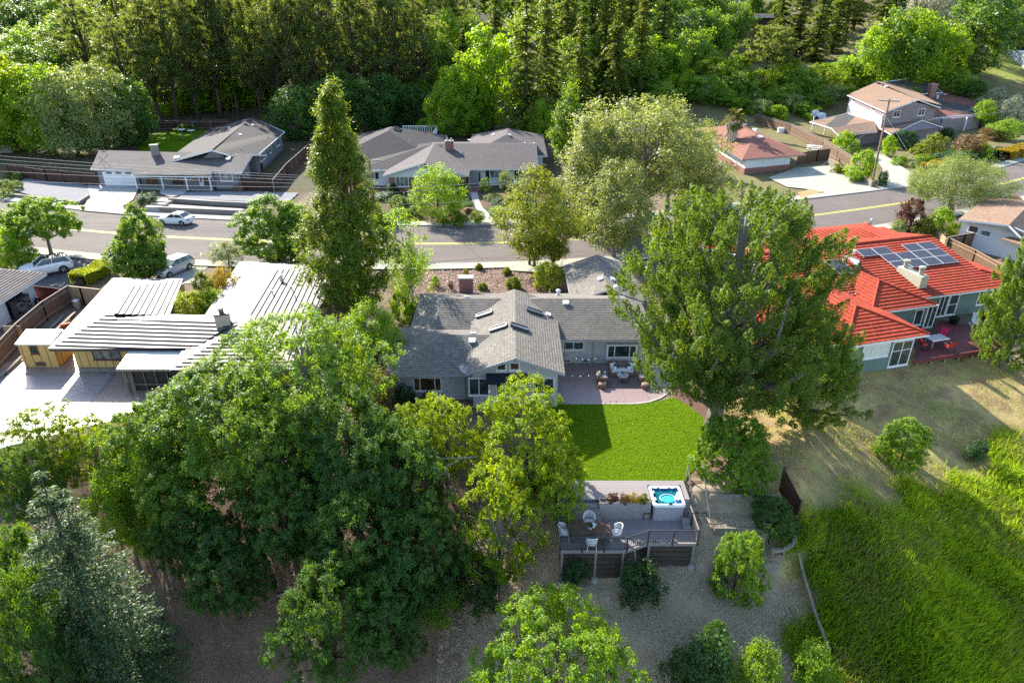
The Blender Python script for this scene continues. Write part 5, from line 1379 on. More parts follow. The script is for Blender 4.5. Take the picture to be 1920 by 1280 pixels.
# ---------------------------------------------------------------- far houses
def far_house(label, x, y, z, w, d, hgt, ang, wall, roofm, pitch=.35, wins=2, W='gable', E='gable'):
    h = thing('house', label, 'house', (x, y, z)); fr = Frame((x, y, z), ang)
    f, tri = ridge_roof(fr, -w/2-.5, w/2+.5, -d/2-.6, d/2+.6, hgt, pitch, W, E); roof(f, h, [M[roofm], M['butt']], M['white'], .35, .02)
    walls(h, [fr(-w/2, -d/2), fr(w/2, -d/2), fr(w/2, d/2), fr(-w/2, d/2)], z-1, z+hgt, wall)
    mb = MB(); zz = hgt+pitch*(d/2+.6)-.15
    if W == 'gable': wall_poly(mb, [fr(-w/2, d/2, hgt), fr(-w/2, -d/2, hgt), fr(-w/2, 0, zz)])
    if E == 'gable': wall_poly(mb, [fr(w/2, -d/2, hgt), fr(w/2, d/2, hgt), fr(w/2, 0, zz)])
    if mb.f: part(mb, 'gable', M[wall], h)
    A, B = fr(-w/2, -d/2), fr(w/2, -d/2)
    for i in range(wins):
        s = w*(i+.5)/wins; window(h, A, B, s-.9, s+.9, z+1.2, z+2.4, (.5,))
    return h, fr
def blue_house():
    h = thing('house', 'pale blue house with red brown roof at the right edge of the photo', 'house', (112, 168, 2))
    ap, el, er = P(1875, 132, 6.2), P(1835, 137, 4.6), P(1922, 163, 4.2)
    dv = Vector((14, 5, 0))
    f = [[el, ap, ap+dv, el+dv][::-1], [er, er+dv, ap+dv, ap]]
    roof(f, h, [M['shingle_rb'], M['butt']], M['white'], .35, .02)
    e = (er-el); e.z = 0; e.normalize(); iw = Vector((.8, .5, 0))
    a, b = el+e*1.2+iw, er-e*1.0+iw
    walls(h, [(a.x, a.y), (b.x, b.y), (b.x+12, b.y+4), (a.x+12, a.y+4)], T(a.x, a.y)-1, 4.3, 'bluewall')
    mb = MB(); wall_poly(mb, [Vector((a.x, a.y, 4.3)), Vector((b.x, b.y, 4.3)), ap+iw+Vector((0, 0, -.15))]); part(mb, 'gable', M['bluewall'], h)
    L = (b-a).length; window(h, (a.x, a.y), (b.x, b.y), L*.32, L*.32+2.4, 2.3, 3.5, (.5,)); window(h, (a.x, a.y), (b.x, b.y), L*.85, L*.85+1.6, 1.6, 2.6)
blue_house()
g = G(1362, 13); far_house('distant grey house with terrace on the hilltop among trees', g.x-1, g.y+4, g.z, 17, 8, 5, .05, 'siding', 'shingle_g', wins=4)
mb = MB(); a = [G(1300, 12), G(1412, 12), G(1412, 22), G(1355, 24), G(1312, 18)]; mb.prism([(p.x, p.y) for p in a], [p.z-1 for p in a], [p.z+.5 for p in a]); struct(mb, 'terrace', m_plain('pale_terrace', (.42, .34, .24), None, 1), 'pale earth terrace before the distant hilltop house')
g = G(1428, 62); far_house('tiny brown hut with sloping roof on the wooded hillside', g.x, g.y, g.z-.5, 4.4, 4, 5.0, -.3, 'fence_d', 'shingle_g', wins=0)
g = G(1425, 3); far_house('distant white house partly hidden at the top edge among trees', g.x+8, g.y+25, g.z, 12, 8, 4, -.2, 'whitewall', 'shingle_g', wins=2)
g = P(14, 290, 0); far_house('grey house corner behind the fence at the far left edge', g.x-6.5, g.y+5, 0, 12, 8, 2.9, .1, 'siding', 'shingle_d', wins=3)
g = G(1915, 112); far_house('dark roofed house at the right edge above the blue house', g.x+12, g.y+5, g.z, 18, 10, 3.6, -.25, 'siding', 'shingle_d', .3, wins=2)
def edge_house():
    h = thing('house', 'white walled house with tan gable roof beside the red tiled house', 'house', (57, 72, 0))
    ap = P(1889, 418, 4.3); el = P(1798, 411, 3.5); er = P(1938, 452, 2.9)
    A, B = P(1798, 411, 3.3), P(1905, 444, 2.9)
    ap = P(1892, 422, 3.9); dv = Vector((9, 9.5, 0))
    f = [[P(1798, 411, 3.3), ap, ap+dv, P(1798, 411, 3.3)+dv], [ap, P(1916, 446, 3.0), P(1916, 446, 3.0)+dv+Vector((0, 0, -.3)), ap+dv]]
    roof(f, h, [M['shingle_t'], M['butt']], M['white'], .3, .02)
    a, b = Vector((A.x+.9, A.y+.6, 0)), Vector((ap.x+2.5, ap.y-1.8, 0))
    walls(h, [(a.x, a.y), (b.x, b.y), (b.x+9, b.y+9), (a.x+9, a.y+9)], 0, 2.95, 'whitewall')
    mb = MB(); wall_poly(mb, [Vector((a.x, a.y, 2.9)), Vector((b.x, b.y, 2.9)), Vector((ap.x+.3, ap.y+.5, 3.7)), Vector((a.x, a.y, 3.2))]); part(mb, 'gable', M['whitewall'], h)
    window(h, (a.x, a.y), (b.x, b.y), .8, 1.9, 1.9, 2.7); window(h, (a.x, a.y), (b.x, b.y), 2.1, 3.2, 1.8, 2.5, glass='glassg')
    c = P(1892, 455, 2.3); mb = MB(); mb.box((c.x+2, c.y+.5, 2.4), (4, 2.6, .14), .4); part(mb, 'porch_roof', M['shingle_t'], h)
edge_house()
# ---------------------------------------------------------------- green walled house under the red tiled roof
def red_house():
    h = thing('house', 'grey green house with bright red tiled hip roofs, solar panels and red deck', 'house', (36, 54, 0))
    a = R(16); F = Frame((0, 0, 0), a); N = Frame((0, 0, 0), a+math.pi/2); mt = [M['tile_r'], M['butt_r']]; allf = []
    def add(fr, *q, fa='white', **k):
        f, tri = ridge_roof(fr, *q, **k); roof(f, h, mt, M[fa], .38, .06, .12, fh=.16)
        mb = MB()
        for t in tri: mb.face(t); mb.face(t[::-1])
        if tri: part(mb, 'gablet', M['tile_r'], h)
        # ridge caps
        cb = MB()
        return f
    main = add(F, 37, 60.6, 42.3, 59.8, 2.6, .23, 'gable', 2.7)
    midb = add(N, 40.85, 50.5, -49.0, -42.4, 2.6, .38, 'hip', 'gable')
    front = add(N, 36.4, 46, -43.9, -36.2, 2.6, .31, 'hip', 'gable')
    gar = add(N, 50, 61.5, -59.6, -48, 2.6, .30, 'gable', 'hip')
    lf = add(N, 37.2, 46, -36.0, -29.8, 2.55, .3, 'hip', 'gable')
    allf = main+midb+front+gar
    def caps(pts):
        mb = MB()
        for p, q in zip(pts[:-1], pts[1:]): mb.tube([p+Vector((0, 0, .05)), q+Vector((0, 0, .05))], .085, 8)
        part(mb, 'ridge_cap', M['tile_r'], h)
    for f in (midb, front):
        S = f; hip = S[2]; caps([hip[0], hip[2]]); caps([hip[1], hip[2]])
    caps([main[0][-1] if False else F(37, 51.05, 4.62), F(57.9, 51.05, 4.62)])
    caps([F(57.9, 45.0, 3.24), F(60.6, 42.3, 2.62)])
    ly = lambda *p: [F(*q) for q in p]
    walls(h, ly((40, 43.0), (59.9, 43.0), (59.9, 59), (40, 59)), -.2, 2.65, 'greenwall')
    walls(h, ly((43, 41.5), (48.4, 41.5), (48.4, 47), (43, 47)), -.2, 2.65, 'greenwall')
    walls(h, ly((36.8, 37.0), (43.3, 37.0), (43.3, 46), (36.8, 46)), -2.0, 2.66, 'greenwall')
    walls(h, ly((30.4, 37.8), (36.9, 37.8), (36.9, 46), (30.4, 46)), -2.0, 2.6, 'greenwall')
    A, B = F(36.8, 37), F(43.3, 37)
    q6 = lambda x, y: (1560+.1875*x, 560+.1875*y)
    def w6(A, B, x0, x1, z0, z1, y, **k):
        s0, _ = WP(*q6(x0, y), A, B); s1, _ = WP(*q6(x1, y), A, B); window(h, A, B, s0, s1, z0, z1, **k)
    w6(A, B, 582, 775, -.2, 2.05, 560, muls=(.5,), bars=(.62,))
    w6(A, B, 300, 560, .9, 2.05, 540, muls=(.36,), glass='roofwhite')
    A, B = F(43, 41.5), F(48.4, 41.5)
    s0, _ = WP(*q6(930, 180), A, B); s1, _ = WP(*q6(1030, 170), A, B); window(h, A, B, s0-1.2, s0-.3, .5, 2.0); window(h, A, B, s0, s1, .1, 2.2, muls=(.1, .5))
    A, B = F(40, 43), F(59.9, 43)
    w6(A, B, 1040, 1130, .12, 2.25, 130, muls=(.5,)); w6(A, B, 1140, 1232, .15, 2.2, 110, bars=(.5,)); w6(A, B, 1425, 1530, .75, 2.2, 80, bars=(.62,))
    # solar panels on the main slope
    pm = [M['black'], m_plain('panel_frame', (.6, .6, .62), None, 3, .4, .5)]
    t = NT('solar_cells'); uv = t.coord('UV'); br = t.n('ShaderNodeTexBrick', offset=0, i_Scale=1.0)
    br.inputs['Brick Width'].default_value = .17; br.inputs['Row Height'].default_value = .17; br.inputs['Mortar Size'].default_value = .012; br.inputs['Bias'].default_value = 0
    for k, q in (('Color1', (.030, .030, .045)), ('Color2', (.035, .033, .05)), ('Mortar', (.10, .10, .115))): br.inputs[k].default_value = (*q, 1)
    t.l(uv, br.inputs['Vector']); t.principled(br.outputs[0], .4, .25); cells = t.m
    S = main[0]; n = (S[1]-S[0]).cross(S[2]-S[0]).normalized(); hx = (S[1]-S[0]).normalized(); up = n.cross(hx)
    def panel(c, w, d):
        m = Matrix((hx, up, n)).transposed(); mb = MB(); mb.box(c+n*.17, (w, d, .045), 0, 1, m); mb.box(c+n*.195, (w-.08, d-.08, .01), 0, 0, m)
        for i in (-1, 1): mb.box(c+n*.07+up*i*d*.3, (w*.8, .05, .15), 0, 1, m)
        part(mb, 'solar_panel', [cells, pm[1]], h)
    tl, _ = hit(main, 1602, 471); tr, _ = hit(main, 1740, 453); bl, _ = hit(main, 1664, 510)
    W = (tr-tl).dot(hx)/5.0; o = tl; D = abs((bl-tl).dot(up))/3
    for cidx, rows in ((0, (0,)), (1, (0, 1, 2)), (2, (1, 2)), (3, (0, 1, 2)), (4, (0, 1, 2))):
        for r in rows: panel(o+hx*(W*(cidx+.5)+.0)-up*(D*(r+.5)), W-.05, D-.03)
    p, _ = hit(main, 1574, 503); panel(p, W*.95, D*1.9)
    # triangular white dormer cheek
    q = [hit(main, *k)[0] for k in ((1573, 471), (1599, 507), (1614, 505))]; mb = MB()
    top = q[2]+n*.75+up*.5
    mb.face([q[0], q[1], q[2]+n*.02, top]); mb.face([q[0], top, q[2]]); mb.face([q[1], q[2], top]); mb.face([q[0], top, q[2]+up*.9]); part(mb, 'dormer', M['white'], h)
    cb = MB(); cb.beam(q[0]+n*.05, top+n*.03, .14, .05); cb.beam(top+n*.03, q[2], .1, .05); part(cb, 'dormer_trim', M['tile_r'], h)
    # long sage chimney stack with two flues
    c, _ = hit(main, 1708, 524); sage = m_plain('sage_render', (.46, .46, .34), (.40, .41, .31), 1.5, .9); M['sage'] = sage
    mb = MB(); mb.box(c+Vector((0, 0, .05)), (.8, 2.8, 1.5), a); ch = part(mb, 'chimney', sage, h)
    for k in (-.85, .9):
        pb = MB(); pb.lathe(c+Vector((-math.sin(a)*k, math.cos(a)*k, .8)), [(.22, 0), (.22, .5), (.27, .52), (.31, .66), (.26, .74), (.05, .76)], 14); part(pb, 'flue_pot', M['concrete_g'], ch)
    for px, py, kd in ((1577, 448, 'pipe'), (1601, 477, 'flue'), (1582, 489, 'flue'), (1590, 553, 'pipe'), (1605, 551, 'pipe')): vent(h, allf, px, py, kd, .8)
    for x, y in ((38.5, 36.98), (41.2, 36.98), (42.5, 36.98)):
        p = F(x, y, -.9); mb = MB(); mb.box(p, (.4, .04, .12), a); part(mb, 'air_brick', M['darkmetal'], h)
red_house()
def red_deck():
    q = [P(1712, 676, .2), P(1868, 653, .2), P(1888, 651, .2), P(1843, 612, .2), P(1765, 600, .2), P(1725, 640, .2)]
    t = thing('red_deck', 'low dark red boarded deck behind the green walled house', 'deck', (36, 51, 0))
    mb = MB(); mb.prism([(p.x, p.y) for p in q], .12, .2); part(mb, 'floor', M['deck_red'], t)
    mb = MB()
    for a, b in zip(q[:3], q[1:4]): mb.beam(a-Vector((0, 0, .16)), b-Vector((0, 0, .16)), .06, .30)
    part(mb, 'fascia', M['deck_red'], t)
    mb = MB()
    for a, b, n in ((q[0], q[1], 6),):
        for i in range(n):
            p = a.lerp(b, (i+.5)/n)+Vector((0, .25, 0)); g = T(p.x, p.y); mb.box((p.x, p.y, (g+.1)/2-.1), (.12, .12, .3-g))
    part(mb, 'post', M['wood_w'], t)
red_deck()

# ---------------------------------------------------------------- furniture
def chair_frame(key, mat_seat, mat_frame, cat, name):
    """a curved wicker armchair facing local -y"""
    t = thing(name, 'wicker armchair', cat, (0, 0, 0)); s = MB(); b = MB()
    s.lathe((0, 0, .40), [(.01, 0), (.27, 0), (.29, .03), (.27, .06), (.01, .06)], 16, sy=.95); part(s, 'seat', M[mat_seat], t)
    for i in range(15):
        a = lerp(-.25, math.pi+.25, i/14); r = .30; hh = .30+.22*max(0, math.sin(a))**.8
        b.tube([(r*math.cos(a), r*math.sin(a)*.95, .44), (r*1.12*math.cos(a), r*1.12*math.sin(a), .44+hh)], .017, 5)
    for k in (.45, .75, 1.0):
        pts = [(.30*(1+.12*k)*math.cos(a), .30*(1+.12*k)*math.sin(a), .44+k*(.30+.22*max(0, math.sin(a))**.8)) for a in np.linspace(-.25, math.pi+.25, 18)]
        b.tube(pts, .03 if k == 1.0 else .022, 6)
    part(b, 'backrest', M[mat_frame], t)
    for x in (-.21, .21):
        for y in (-.2, .2):
            l = MB(); l.tube([(x, y, .42), (x*1.25, y*1.3, .0)], [.022, .018], 6); part(l, 'leg', M[mat_frame], t)
    return t
M['wicker_w'] = m_plain('white_wicker', (.74, .74, .74), (.6, .6, .61), 20, .7, .3, 0, .5)
M['wicker_b'] = m_plain('brown_wicker', (.26, .17, .13), (.17, .11, .085), 20, .7, .3, 0, .6)
M['cushion'] = m_plain('pale_cushion', (.66, .67, .68), (.6, .61, .62), 6, .95, .1)
M['cushion_d'] = m_plain('dark_cushion', (.10, .105, .12), None, 6, .95, .1)
LD, UD = -1.1, .05
c0 = chair_frame('wicker', 'cushion', 'wicker_w', 'chair', 'wicker_chair')
tp_ = P(1107, 989, LD+.74)
table_c = Vector((tp_.x, tp_.y, LD))
spots = [((-1.45, 0), R(-90), 'white wicker chair at the end of the deck table nearest the dark trees'),
         ((1.45, -.02), R(90), 'white wicker chair at the end of the deck table facing the hot tub side'),
         ((0.02, .82), R(0), 'white wicker chair on the steps side of the wooden deck table'),
         ((0.0, -.80), R(180), 'white wicker chair between the deck table and the railing')]
for i, ((dx, dy), rz, lb) in enumerate(spots):
    l = table_c+Vector((dx, dy, 0))
    if i == 0: c0.location = l; c0.rotation_euler = (0, 0, rz+math.pi if False else -rz*-1+0); c0['label'] = lb; c0['group'] = 'wicker chairs round the deck table'; cc = c0
    else: cc = dup(c0, l, rz, (1, 1, 1), lb)
    cc.rotation_euler = (0, 0, {0: R(90), 1: R(-90), 2: 0, 3: R(180)}[i])
def table(name, label, c, w, d, hgt, mat, rz=0, leg=.08, cross=False):
    t = thing(name, label, 'table', c); f = Frame(c, rz); mb = MB()
    n = 5
    for i in range(n): mb.box(f(0, -d/2+d*(i+.5)/n, hgt-.025), (w, d/n-.012, .05), rz)
    part(mb, 'tabletop', M[mat], t)
    for x in (-w/2+.15, w/2-.15):
        for y in (-d/2+.12, d/2-.12):
            l = MB(); l.box(f(x, y, (hgt-.05)/2), (leg, leg, hgt-.05), rz); part(l, 'leg', M[mat], t)
    return t
table('deck_table', 'long weathered brown wooden table on the lower deck', table_c, 2.25, .95, .74, 'wood_b')
def pot_plant(c, r, hgt, label, mat='white', leaf='darkshrub', name='potted_plant', lh=.25):
    t = thing(name, label, 'plant pot', c); mb = MB(); mb.lathe(c, [(r*.7, 0), (r, hgt*.9), (r*1.05, hgt), (r*.9, hgt), (r*.85, hgt*.85), (.01, hgt*.85)], 14); part(mb, 'pot', M[mat], t)
    rg = np.random.default_rng(int(c[0]*100) % 999+1000); n = 160
    C = np.array([c[0], c[1], c[2]+hgt+lh*.35])+rg.normal(size=(n, 3))*np.array([r*.6, r*.6, lh*.35])
    me = leaf_mesh('leaves', C-np.array(c), rg.normal(size=(n, 3))+np.array([0, 0, .6]), rg.normal(size=(n, 3)), .09, .04, L_[leaf], rg)
    link('foliage', me, t)
pot_plant(table_c+Vector((-.02, -.05, .74)), .14, .16, 'small round plant in a white bowl on the deck table', lh=.14)
def jug(c, label):
    mb = MB(); mb.lathe(c, [(.06, 0), (.09, .08), (.085, .2), (.06, .26), (.07, .3), (.05, .3), (.04, .26)], 14); mb.tube([V3(c)+Vector((.08, 0, .25)), V3(c)+Vector((.15, 0, .2)), V3(c)+Vector((.09, 0, .09))], .014, 6)
    single(mb, 'jug', M['white'], label, 'jug', c)
jug(table_c+Vector((.17, .03, .74)), 'white jug beside the small plant on the deck table')
for i, dx in enumerate((.45,)):
    c = table_c+Vector((.50, -.62, 0)); t = thing('wooden_stool', 'small brown wooden stool at the railing side of the deck table', 'stool', c); mb = MB()
    for k in range(3): mb.box(c+Vector((0, -.12+k*.12, .43)), (.38, .10, .04))
    part(mb, 'seat', M['wood_b'], t)
    for x in (-.15, .15):
        for y in (-.13, .13): l = MB(); l.box(c+Vector((x, y, .2)), (.045, .045, .41)); part(l, 'leg', M['wood_b'], t)
def small_chair(c, rz, label, mat='wood_b', sc=1.0, name='wooden_chair'):
    t = thing(name, label, 'chair', c); f = Frame(c, rz); s = MB(); b = MB(); s.box(f(0, 0, .43), (.42, .42, .05), rz); part(s, 'seat', M[mat], t)
    for k in (.6, .72, .84): b.box(f(0, .2, k), (.42, .03, .07), rz)
    part(b, 'backrest', M[mat], t)
    for x in (-.18, .18):
        for y in (-.18, .2): l = MB(); l.box(f(x, y, .2 if y < 0 else .45), (.045, .045, .41 if y < 0 else .9), rz); part(l, 'leg', M[mat], t)
    return t
p = P(1213, 975, LD); small_chair(Vector((p.x, p.y+.25, LD)), 0, 'small brown wooden chair beside the hot tub')

# ---------------------------------------------------------------- timber deck with hot tub below the lawn
yb, yf = 32.62, 30.95                                        # back of the upper deck, its front face
xL, xR, x_st, x_tub = 2.62, 10.25, 5.05, 8.0
yL, yR, xn0, xn1 = 28.05, 28.6, 6.25, 7.5
def deck():
    t = thing('timber_deck', 'two level grey timber deck stepping down from the lawn', 'deck', (6.4, 30, LD))
    mb = MB(); mb.prism([(xL, yf), (x_tub, yf), (x_tub, 32.2), (10.0, 32.2), (10.0, yf), (xR, yf), (xR, yb), (xL, yb)], UD-.08, UD); part(mb, 'upper_floor', M['deck'], t)
    mb = MB(); mb.prism([(xL, yf+.1), (xL, yL), (xn0, yL), (xn1, yR), (xR, yR), (xR, yf+.1)], LD-.08, LD); part(mb, 'lower_floor', M['deck'], t)
    mb = MB(); n = 4
    for i in range(n):
        z = LD+(UD-LD)*(i+1)/(n+1); y0 = yf-.36*(n-i)+.36*1.0
        mb.box(((xL+x_st)/2, y0-.0, z-.02), (x_st-xL, .36, .05)); mb.box(((xL+x_st)/2, y0-.16, z-.14), (x_st-xL, .03, .19))
    part(mb, 'steps', M['deck'], t)
    mb = MB(); x1 = x_tub-.06; mb.box(((x_st+x1)/2, yf-.35, (LD+UD)/2), (x1-x_st, .06, UD-LD)); mb.box((x_st-.0, yf-.17, (LD+UD)/2), (.06, .4, UD-LD)); mb.box((x1, yf-.17, (LD+UD)/2), (.06, .4, UD-LD)); mb.box(((x_st+x1)/2, yf-.2, UD-.1), (x1-x_st-.06, .3, .06))
    part(mb, 'planter_front', M['deckface'], t); mb = MB(); mb.box(((10.0+xR)/2, yf, (LD+UD)/2), (xR-10.0, .06, UD-LD)); part(mb, 'end_panel', M['deckface'], t)
    mb = MB()
    for a, b in (((xL, yf), (xL, yL)), ((xL, yL), (xn0, yL)), ((xn0, yL), (xn1, yR)), ((xn1, yR), (xR, yR)), ((xR, yR), (xR, yb))):
        mb.beam((a[0], a[1], LD-.09), (b[0], b[1], LD-.09), .05, .2)
    part(mb, 'fascia', M['deckface'], t)
    zb = T(4.5, yL)-.3
    for x0, x1, y in ((xL+.1, xn0-.05, yL+.06), (xn1+.1, xR-.1, yR+.08)):
        mb = MB(); mb.box(((x0+x1)/2, y, (LD-.2+zb)/2), (x1-x0, .05, LD-.2-zb)); part(mb, 'skirting', M['skirt'], t)
    for x, y0, y1 in ((xL+.12, yL+.1, yf), (xR-.12, yR+.12, yf)):
        mb = MB(); mb.box((x, (y0+y1)/2, (LD-.2+zb)/2), (.05, y1-y0, LD-.2-zb)); part(mb, 'skirting', M['skirt'], t)
    for x, y in ((xL+.12, yL+.03), (4.6, yL+.05), (xn0-.15, yL+.05), (xn1+.1, yR+.02), (xR-.15, yR+.05)):
        g = T(x, y); mb = MB(); mb.box((x, y, (LD-.2+g)/2-.1), (.13, .13, LD-.2-g+.2)); po = part(mb, 'post', M['wood_w'], t)
        fb = MB(); fb.lathe((x, y-.1, g-.1), [(.22, 0), (.2, .22), (.12, .27)], 12); part(fb, 'footing', M['concrete'], po)
    mb = MB(); mb.beam((xn0+.5, yL+.5, LD-.3), (xn0+.75, yL-.0, T(7, 28)+.1), .14, .14); part(mb, 'brace', M['wood_w'], t)
    # railing
    pts = [(xL, yf), (xL, yL), (xn0, yL), (xn1, yR), (xR, yR), (xR, yf+.4)]
    for (a, b), nb in zip(zip(pts[:-1], pts[1:]), (2, 3, 1, 2, 2)):
        a, b = Vector((*a, LD)), Vector((*b, LD)); d = b-a
        for i in range(nb):
            p, q = a+d*(i/nb), a+d*((i+1)/nb); L = (q-p).length; k = max(4, int(L/.13)); r = MB()
            r.beam(p+Vector((0, 0, .92)), q+Vector((0, 0, .92)), .06, .05); r.beam(p+Vector((0, 0, .12)), q+Vector((0, 0, .12)), .04, .04)
            for j in range(1, k): c = p.lerp(q, j/k); r.box(c+Vector((0, 0, .5)), (.022, .022, .76))
            part(r, 'railing', M['darkmetal'] if (a.y < 30.5 and b.y < 30.5) else M['wood_w'], t)
            pb = MB(); pb.box(p+Vector((0, 0, .42)), (.09, .09, 1.1)); part(pb, 'railing_post', M['darkmetal'], t)
deck()
def hot_tub():
    x0, x1, y0, y1 = 8.07, 9.93, 30.4, 32.15; zt = .06; cx, cy_ = (x0+x1)/2, (y0+y1)/2
    t = thing('hot_tub', 'square hot tub with bright blue water and white rim on the deck', 'hot tub', (cx, cy_, LD))
    mb = MB(); r = .12
    def rr(w, d, z, rad=.16, n=5):
        out = []
        for sx, sy, a0 in ((1, 1, 0), (-1, 1, 90), (-1, -1, 180), (1, -1, 270)):
            for i in range(n+1): a = R(a0+90*i/n); out.append(Vector((cx+sx*(w/2-rad)+rad*math.cos(a), cy_+sy*(d/2-rad)+rad*math.sin(a), z)))
        return out
    def rings(mb, rs, cap0=False, cap1=False):
        n = len(rs[0]); vs = [p for q in rs for p in q]; fs = [(i*n+j, i*n+(j+1) % n, (i+1)*n+(j+1) % n, (i+1)*n+j) for i in range(len(rs)-1) for j in range(n)]
        if cap1: fs.append(tuple((len(rs)-1)*n+j for j in range(n)))
        mb.mesh(vs, fs)
    W, D = x1-x0, y1-y0
    rings(mb, [rr(W-.1, D-.1, LD), rr(W-.1, D-.1, zt-.16)]); part(mb, 'cabinet', m_plain('grey_tub_panel', (.36, .36, .40), (.31, .31, .35), 3, .6), t)
    mb = MB(); rings(mb, [rr(W, D, zt-.17), rr(W+.02, D+.02, zt-.05), rr(W-.04, D-.04, zt), rr(W-.26, D-.26, zt), rr(W-.32, D-.32, zt-.05)]); part(mb, 'rim', M['white'], t, smooth=True)
    sh = m_plain('blue_tub_shell', (.008, .085, .26), (.005, .055, .19), 3, .3, .5)
    mb = MB(); rings(mb, [rr(W-.30, D-.30, zt-.03), rr(W-.36, D-.36, zt-.4), rr(W-.5, D-.5, zt-.45), rr(W-.9, D-.85, zt-.46, .3), rr(W-1.0, D-.95, zt-.8, .3)], cap1=True); part(mb, 'shell', sh, t, smooth=True)
    mb = MB(); pts = [Vector((cx+.02+.42*math.cos(a)*1.05, cy_-.17+.36*math.sin(a), zt-.10)) for a in np.linspace(R(-40), R(220), 20)]; mb.tube(pts, .035, 6); part(mb, 'bench_edge', m_plain('pale_tub_edge', (.55, .68, .72), None, 4, .3), t)
    mb = MB(); mb.prism([(p.x, p.y) for p in rr(W-.34, D-.34, 0)], zt-.13, zt-.12)
    wt = NT('tub_water'); f = wt.noise(wt.wpos(), 9, 3, .7, .5); wt.principled((.02, .35, .42), .06, .5, 0, wt.bump(f, .3, .03), Alpha=.18); 
    wm = wt.m; part(mb, 'water', wm, t)
    mb = MB(); n = 20; mb.lathe((cx+.02, cy_-.2, zt-.118), [(.4, 0), (.4, .004), (.01, .005)], 20, sy=.75); mb2 = mb
    lt = NT('bright_tub_water'); f = lt.noise(lt.wpos(), 14, 3, .7, 1.5); lt.principled(lt.mix(lt.ramp(f, .4, .65), (.015, .40, .50), (.10, .62, .68)), .12, .5); part(mb, 'foot_well', lt.m, t)
    mb = MB(); mb.lathe((cx+.6, cy_-.56, zt-.112), [(.2, 0), (.2, .01), (.01, .012)], 16); part(mb, 'cool_tub', sh, t)
    mb = MB(); mb.prism([(cx+.52, cy_-.3), (cx+.82, cy_-.34), (cx+.83, cy_+.28), (cx+.66, cy_+.32), (cx+.5, cy_+.02)], zt-.12, zt-.02); part(mb, 'control_seat', M['white'], t)
    for x, y, w, d in ((cx-.05, cy_+D/2-.2, .5, .08), (cx-.55, cy_+D/2-.2, .22, .07), (cx+.45, cy_+D/2-.2, .22, .07), (cx-W/2+.2, cy_+.3, .07, .2), (cx-W/2+.2, cy_-.3, .07, .2)):
        mb = MB(); mb.box((x, y, zt-.02), (w, d, .05)); part(mb, 'head_rest', M['white'], t)
    mb = MB(); mb.box((cx+.05, y0+.07, zt+.02), (.2, .1, .05)); part(mb, 'control_panel', M['black'], t)
hot_tub()
def tub_steps():
    c = Vector((9.9, 29.9, LD)); t = thing('tub_step', 'small grey two tier step beside the hot tub and railing', 'steps', c); a = MB(); b = MB()
    for mb, y, z in ((a, -.15, .2), (b, .15, .4)):
        mb.box(c+Vector((0, y, z)), (.42, .34, .05)); mb.box(c+Vector((0, y, z/2)), (.38, .3, z-.06))
    part(a, 'tread', M['deck'], t); part(b, 'tread', M['deck'], t)
tub_steps()
for i, (x, key, s, nm) in enumerate(((5.75, 'bush_purple', .36, 'dark bronze flowering plant in the deck planter, nearest the steps'), (6.42, 'bush_rust', .30, 'pinkish flowering plant in the deck planter beside the bronze one'), (7.0, 'bush_gold', .34, 'golden plant in the middle right of the deck planter'), (7.55, 'bush_yellow', .30, 'yellow green plant in the deck planter beside the hot tub'))):
    tr, cr, H, Rd = PROTO[key]; plant(key, Vector((x, yf-.15, UD-.12)), i*1.7, s/Rd*1.15, .62/H, 'planter_flower', nm, 'planter plant', 'plants in the deck planter')
def side_stairs():
    x0, x1 = 10.55, 11.35; t = thing('garden_stairs', 'narrow brown timber stairs descending beside the deck', 'stairs', (10.9, 31, 0)); n = 8
    for i in range(n):
        y = 32.7-i*.36; z = -i*.25-.02; mb = MB(); mb.box(((x0+x1)/2, y-.15, z), (x1-x0, .30, .05)); mb.box(((x0+x1)/2, y-.30, z-.13), (x1-x0, .03, .2)); part(mb, 'tread', M['wood_b'], t)
    for x in (x0-.03, x1+.03):
        mb = MB(); mb.beam((x, 32.9, -.05), (x, 32.7-n*.36, -n*.25-.05), .05, .25); part(mb, 'stringer', M['wood_b'], t)
        mb = MB(); mb.beam((x, 33.0, .9), (x, 32.7-n*.36, -n*.25+.85), .06, .06)
        for k in (0, .33, .66, 1): y = lerp(32.95, 32.7-n*.36, k); z = lerp(.9, -n*.25+.85, k); mb.box((x, y, z-.5), (.07, .07, 1.0))
        part(mb, 'handrail', M['wood_w'], t)
side_stairs()
def planks(a, b, z, hgt, label, mat='wood_w', n=3):
    t = thing('timber_edging', label, 'edging', (a+b)/2)
    for i in range(n):
        p, q = a.lerp(b, i/n), a.lerp(b, (i+.985)/n); mb = MB(); mb.beam(Vector((p.x, p.y, z-hgt/2+.02*math.sin(i*2))), Vector((q.x, q.y, z-hgt/2+.03*math.sin(i*3+1))), .09, hgt); part(mb, 'plank', M[mat], t)
    return t
for i, (y, lb) in enumerate(((31.25, 'timber plank edging of the highest dirt terrace by the stairs'), (29.68, 'timber plank edging of the middle dirt terrace by the stairs'), (28.12, 'pale timber plank edging of the lowest dirt terrace above the straw yard'))):
    planks(Vector((11.5, y, 0)), Vector((15.6-.4*i, y-.1, 0)), T(12.5, y+.25)+.14, .5, lb)

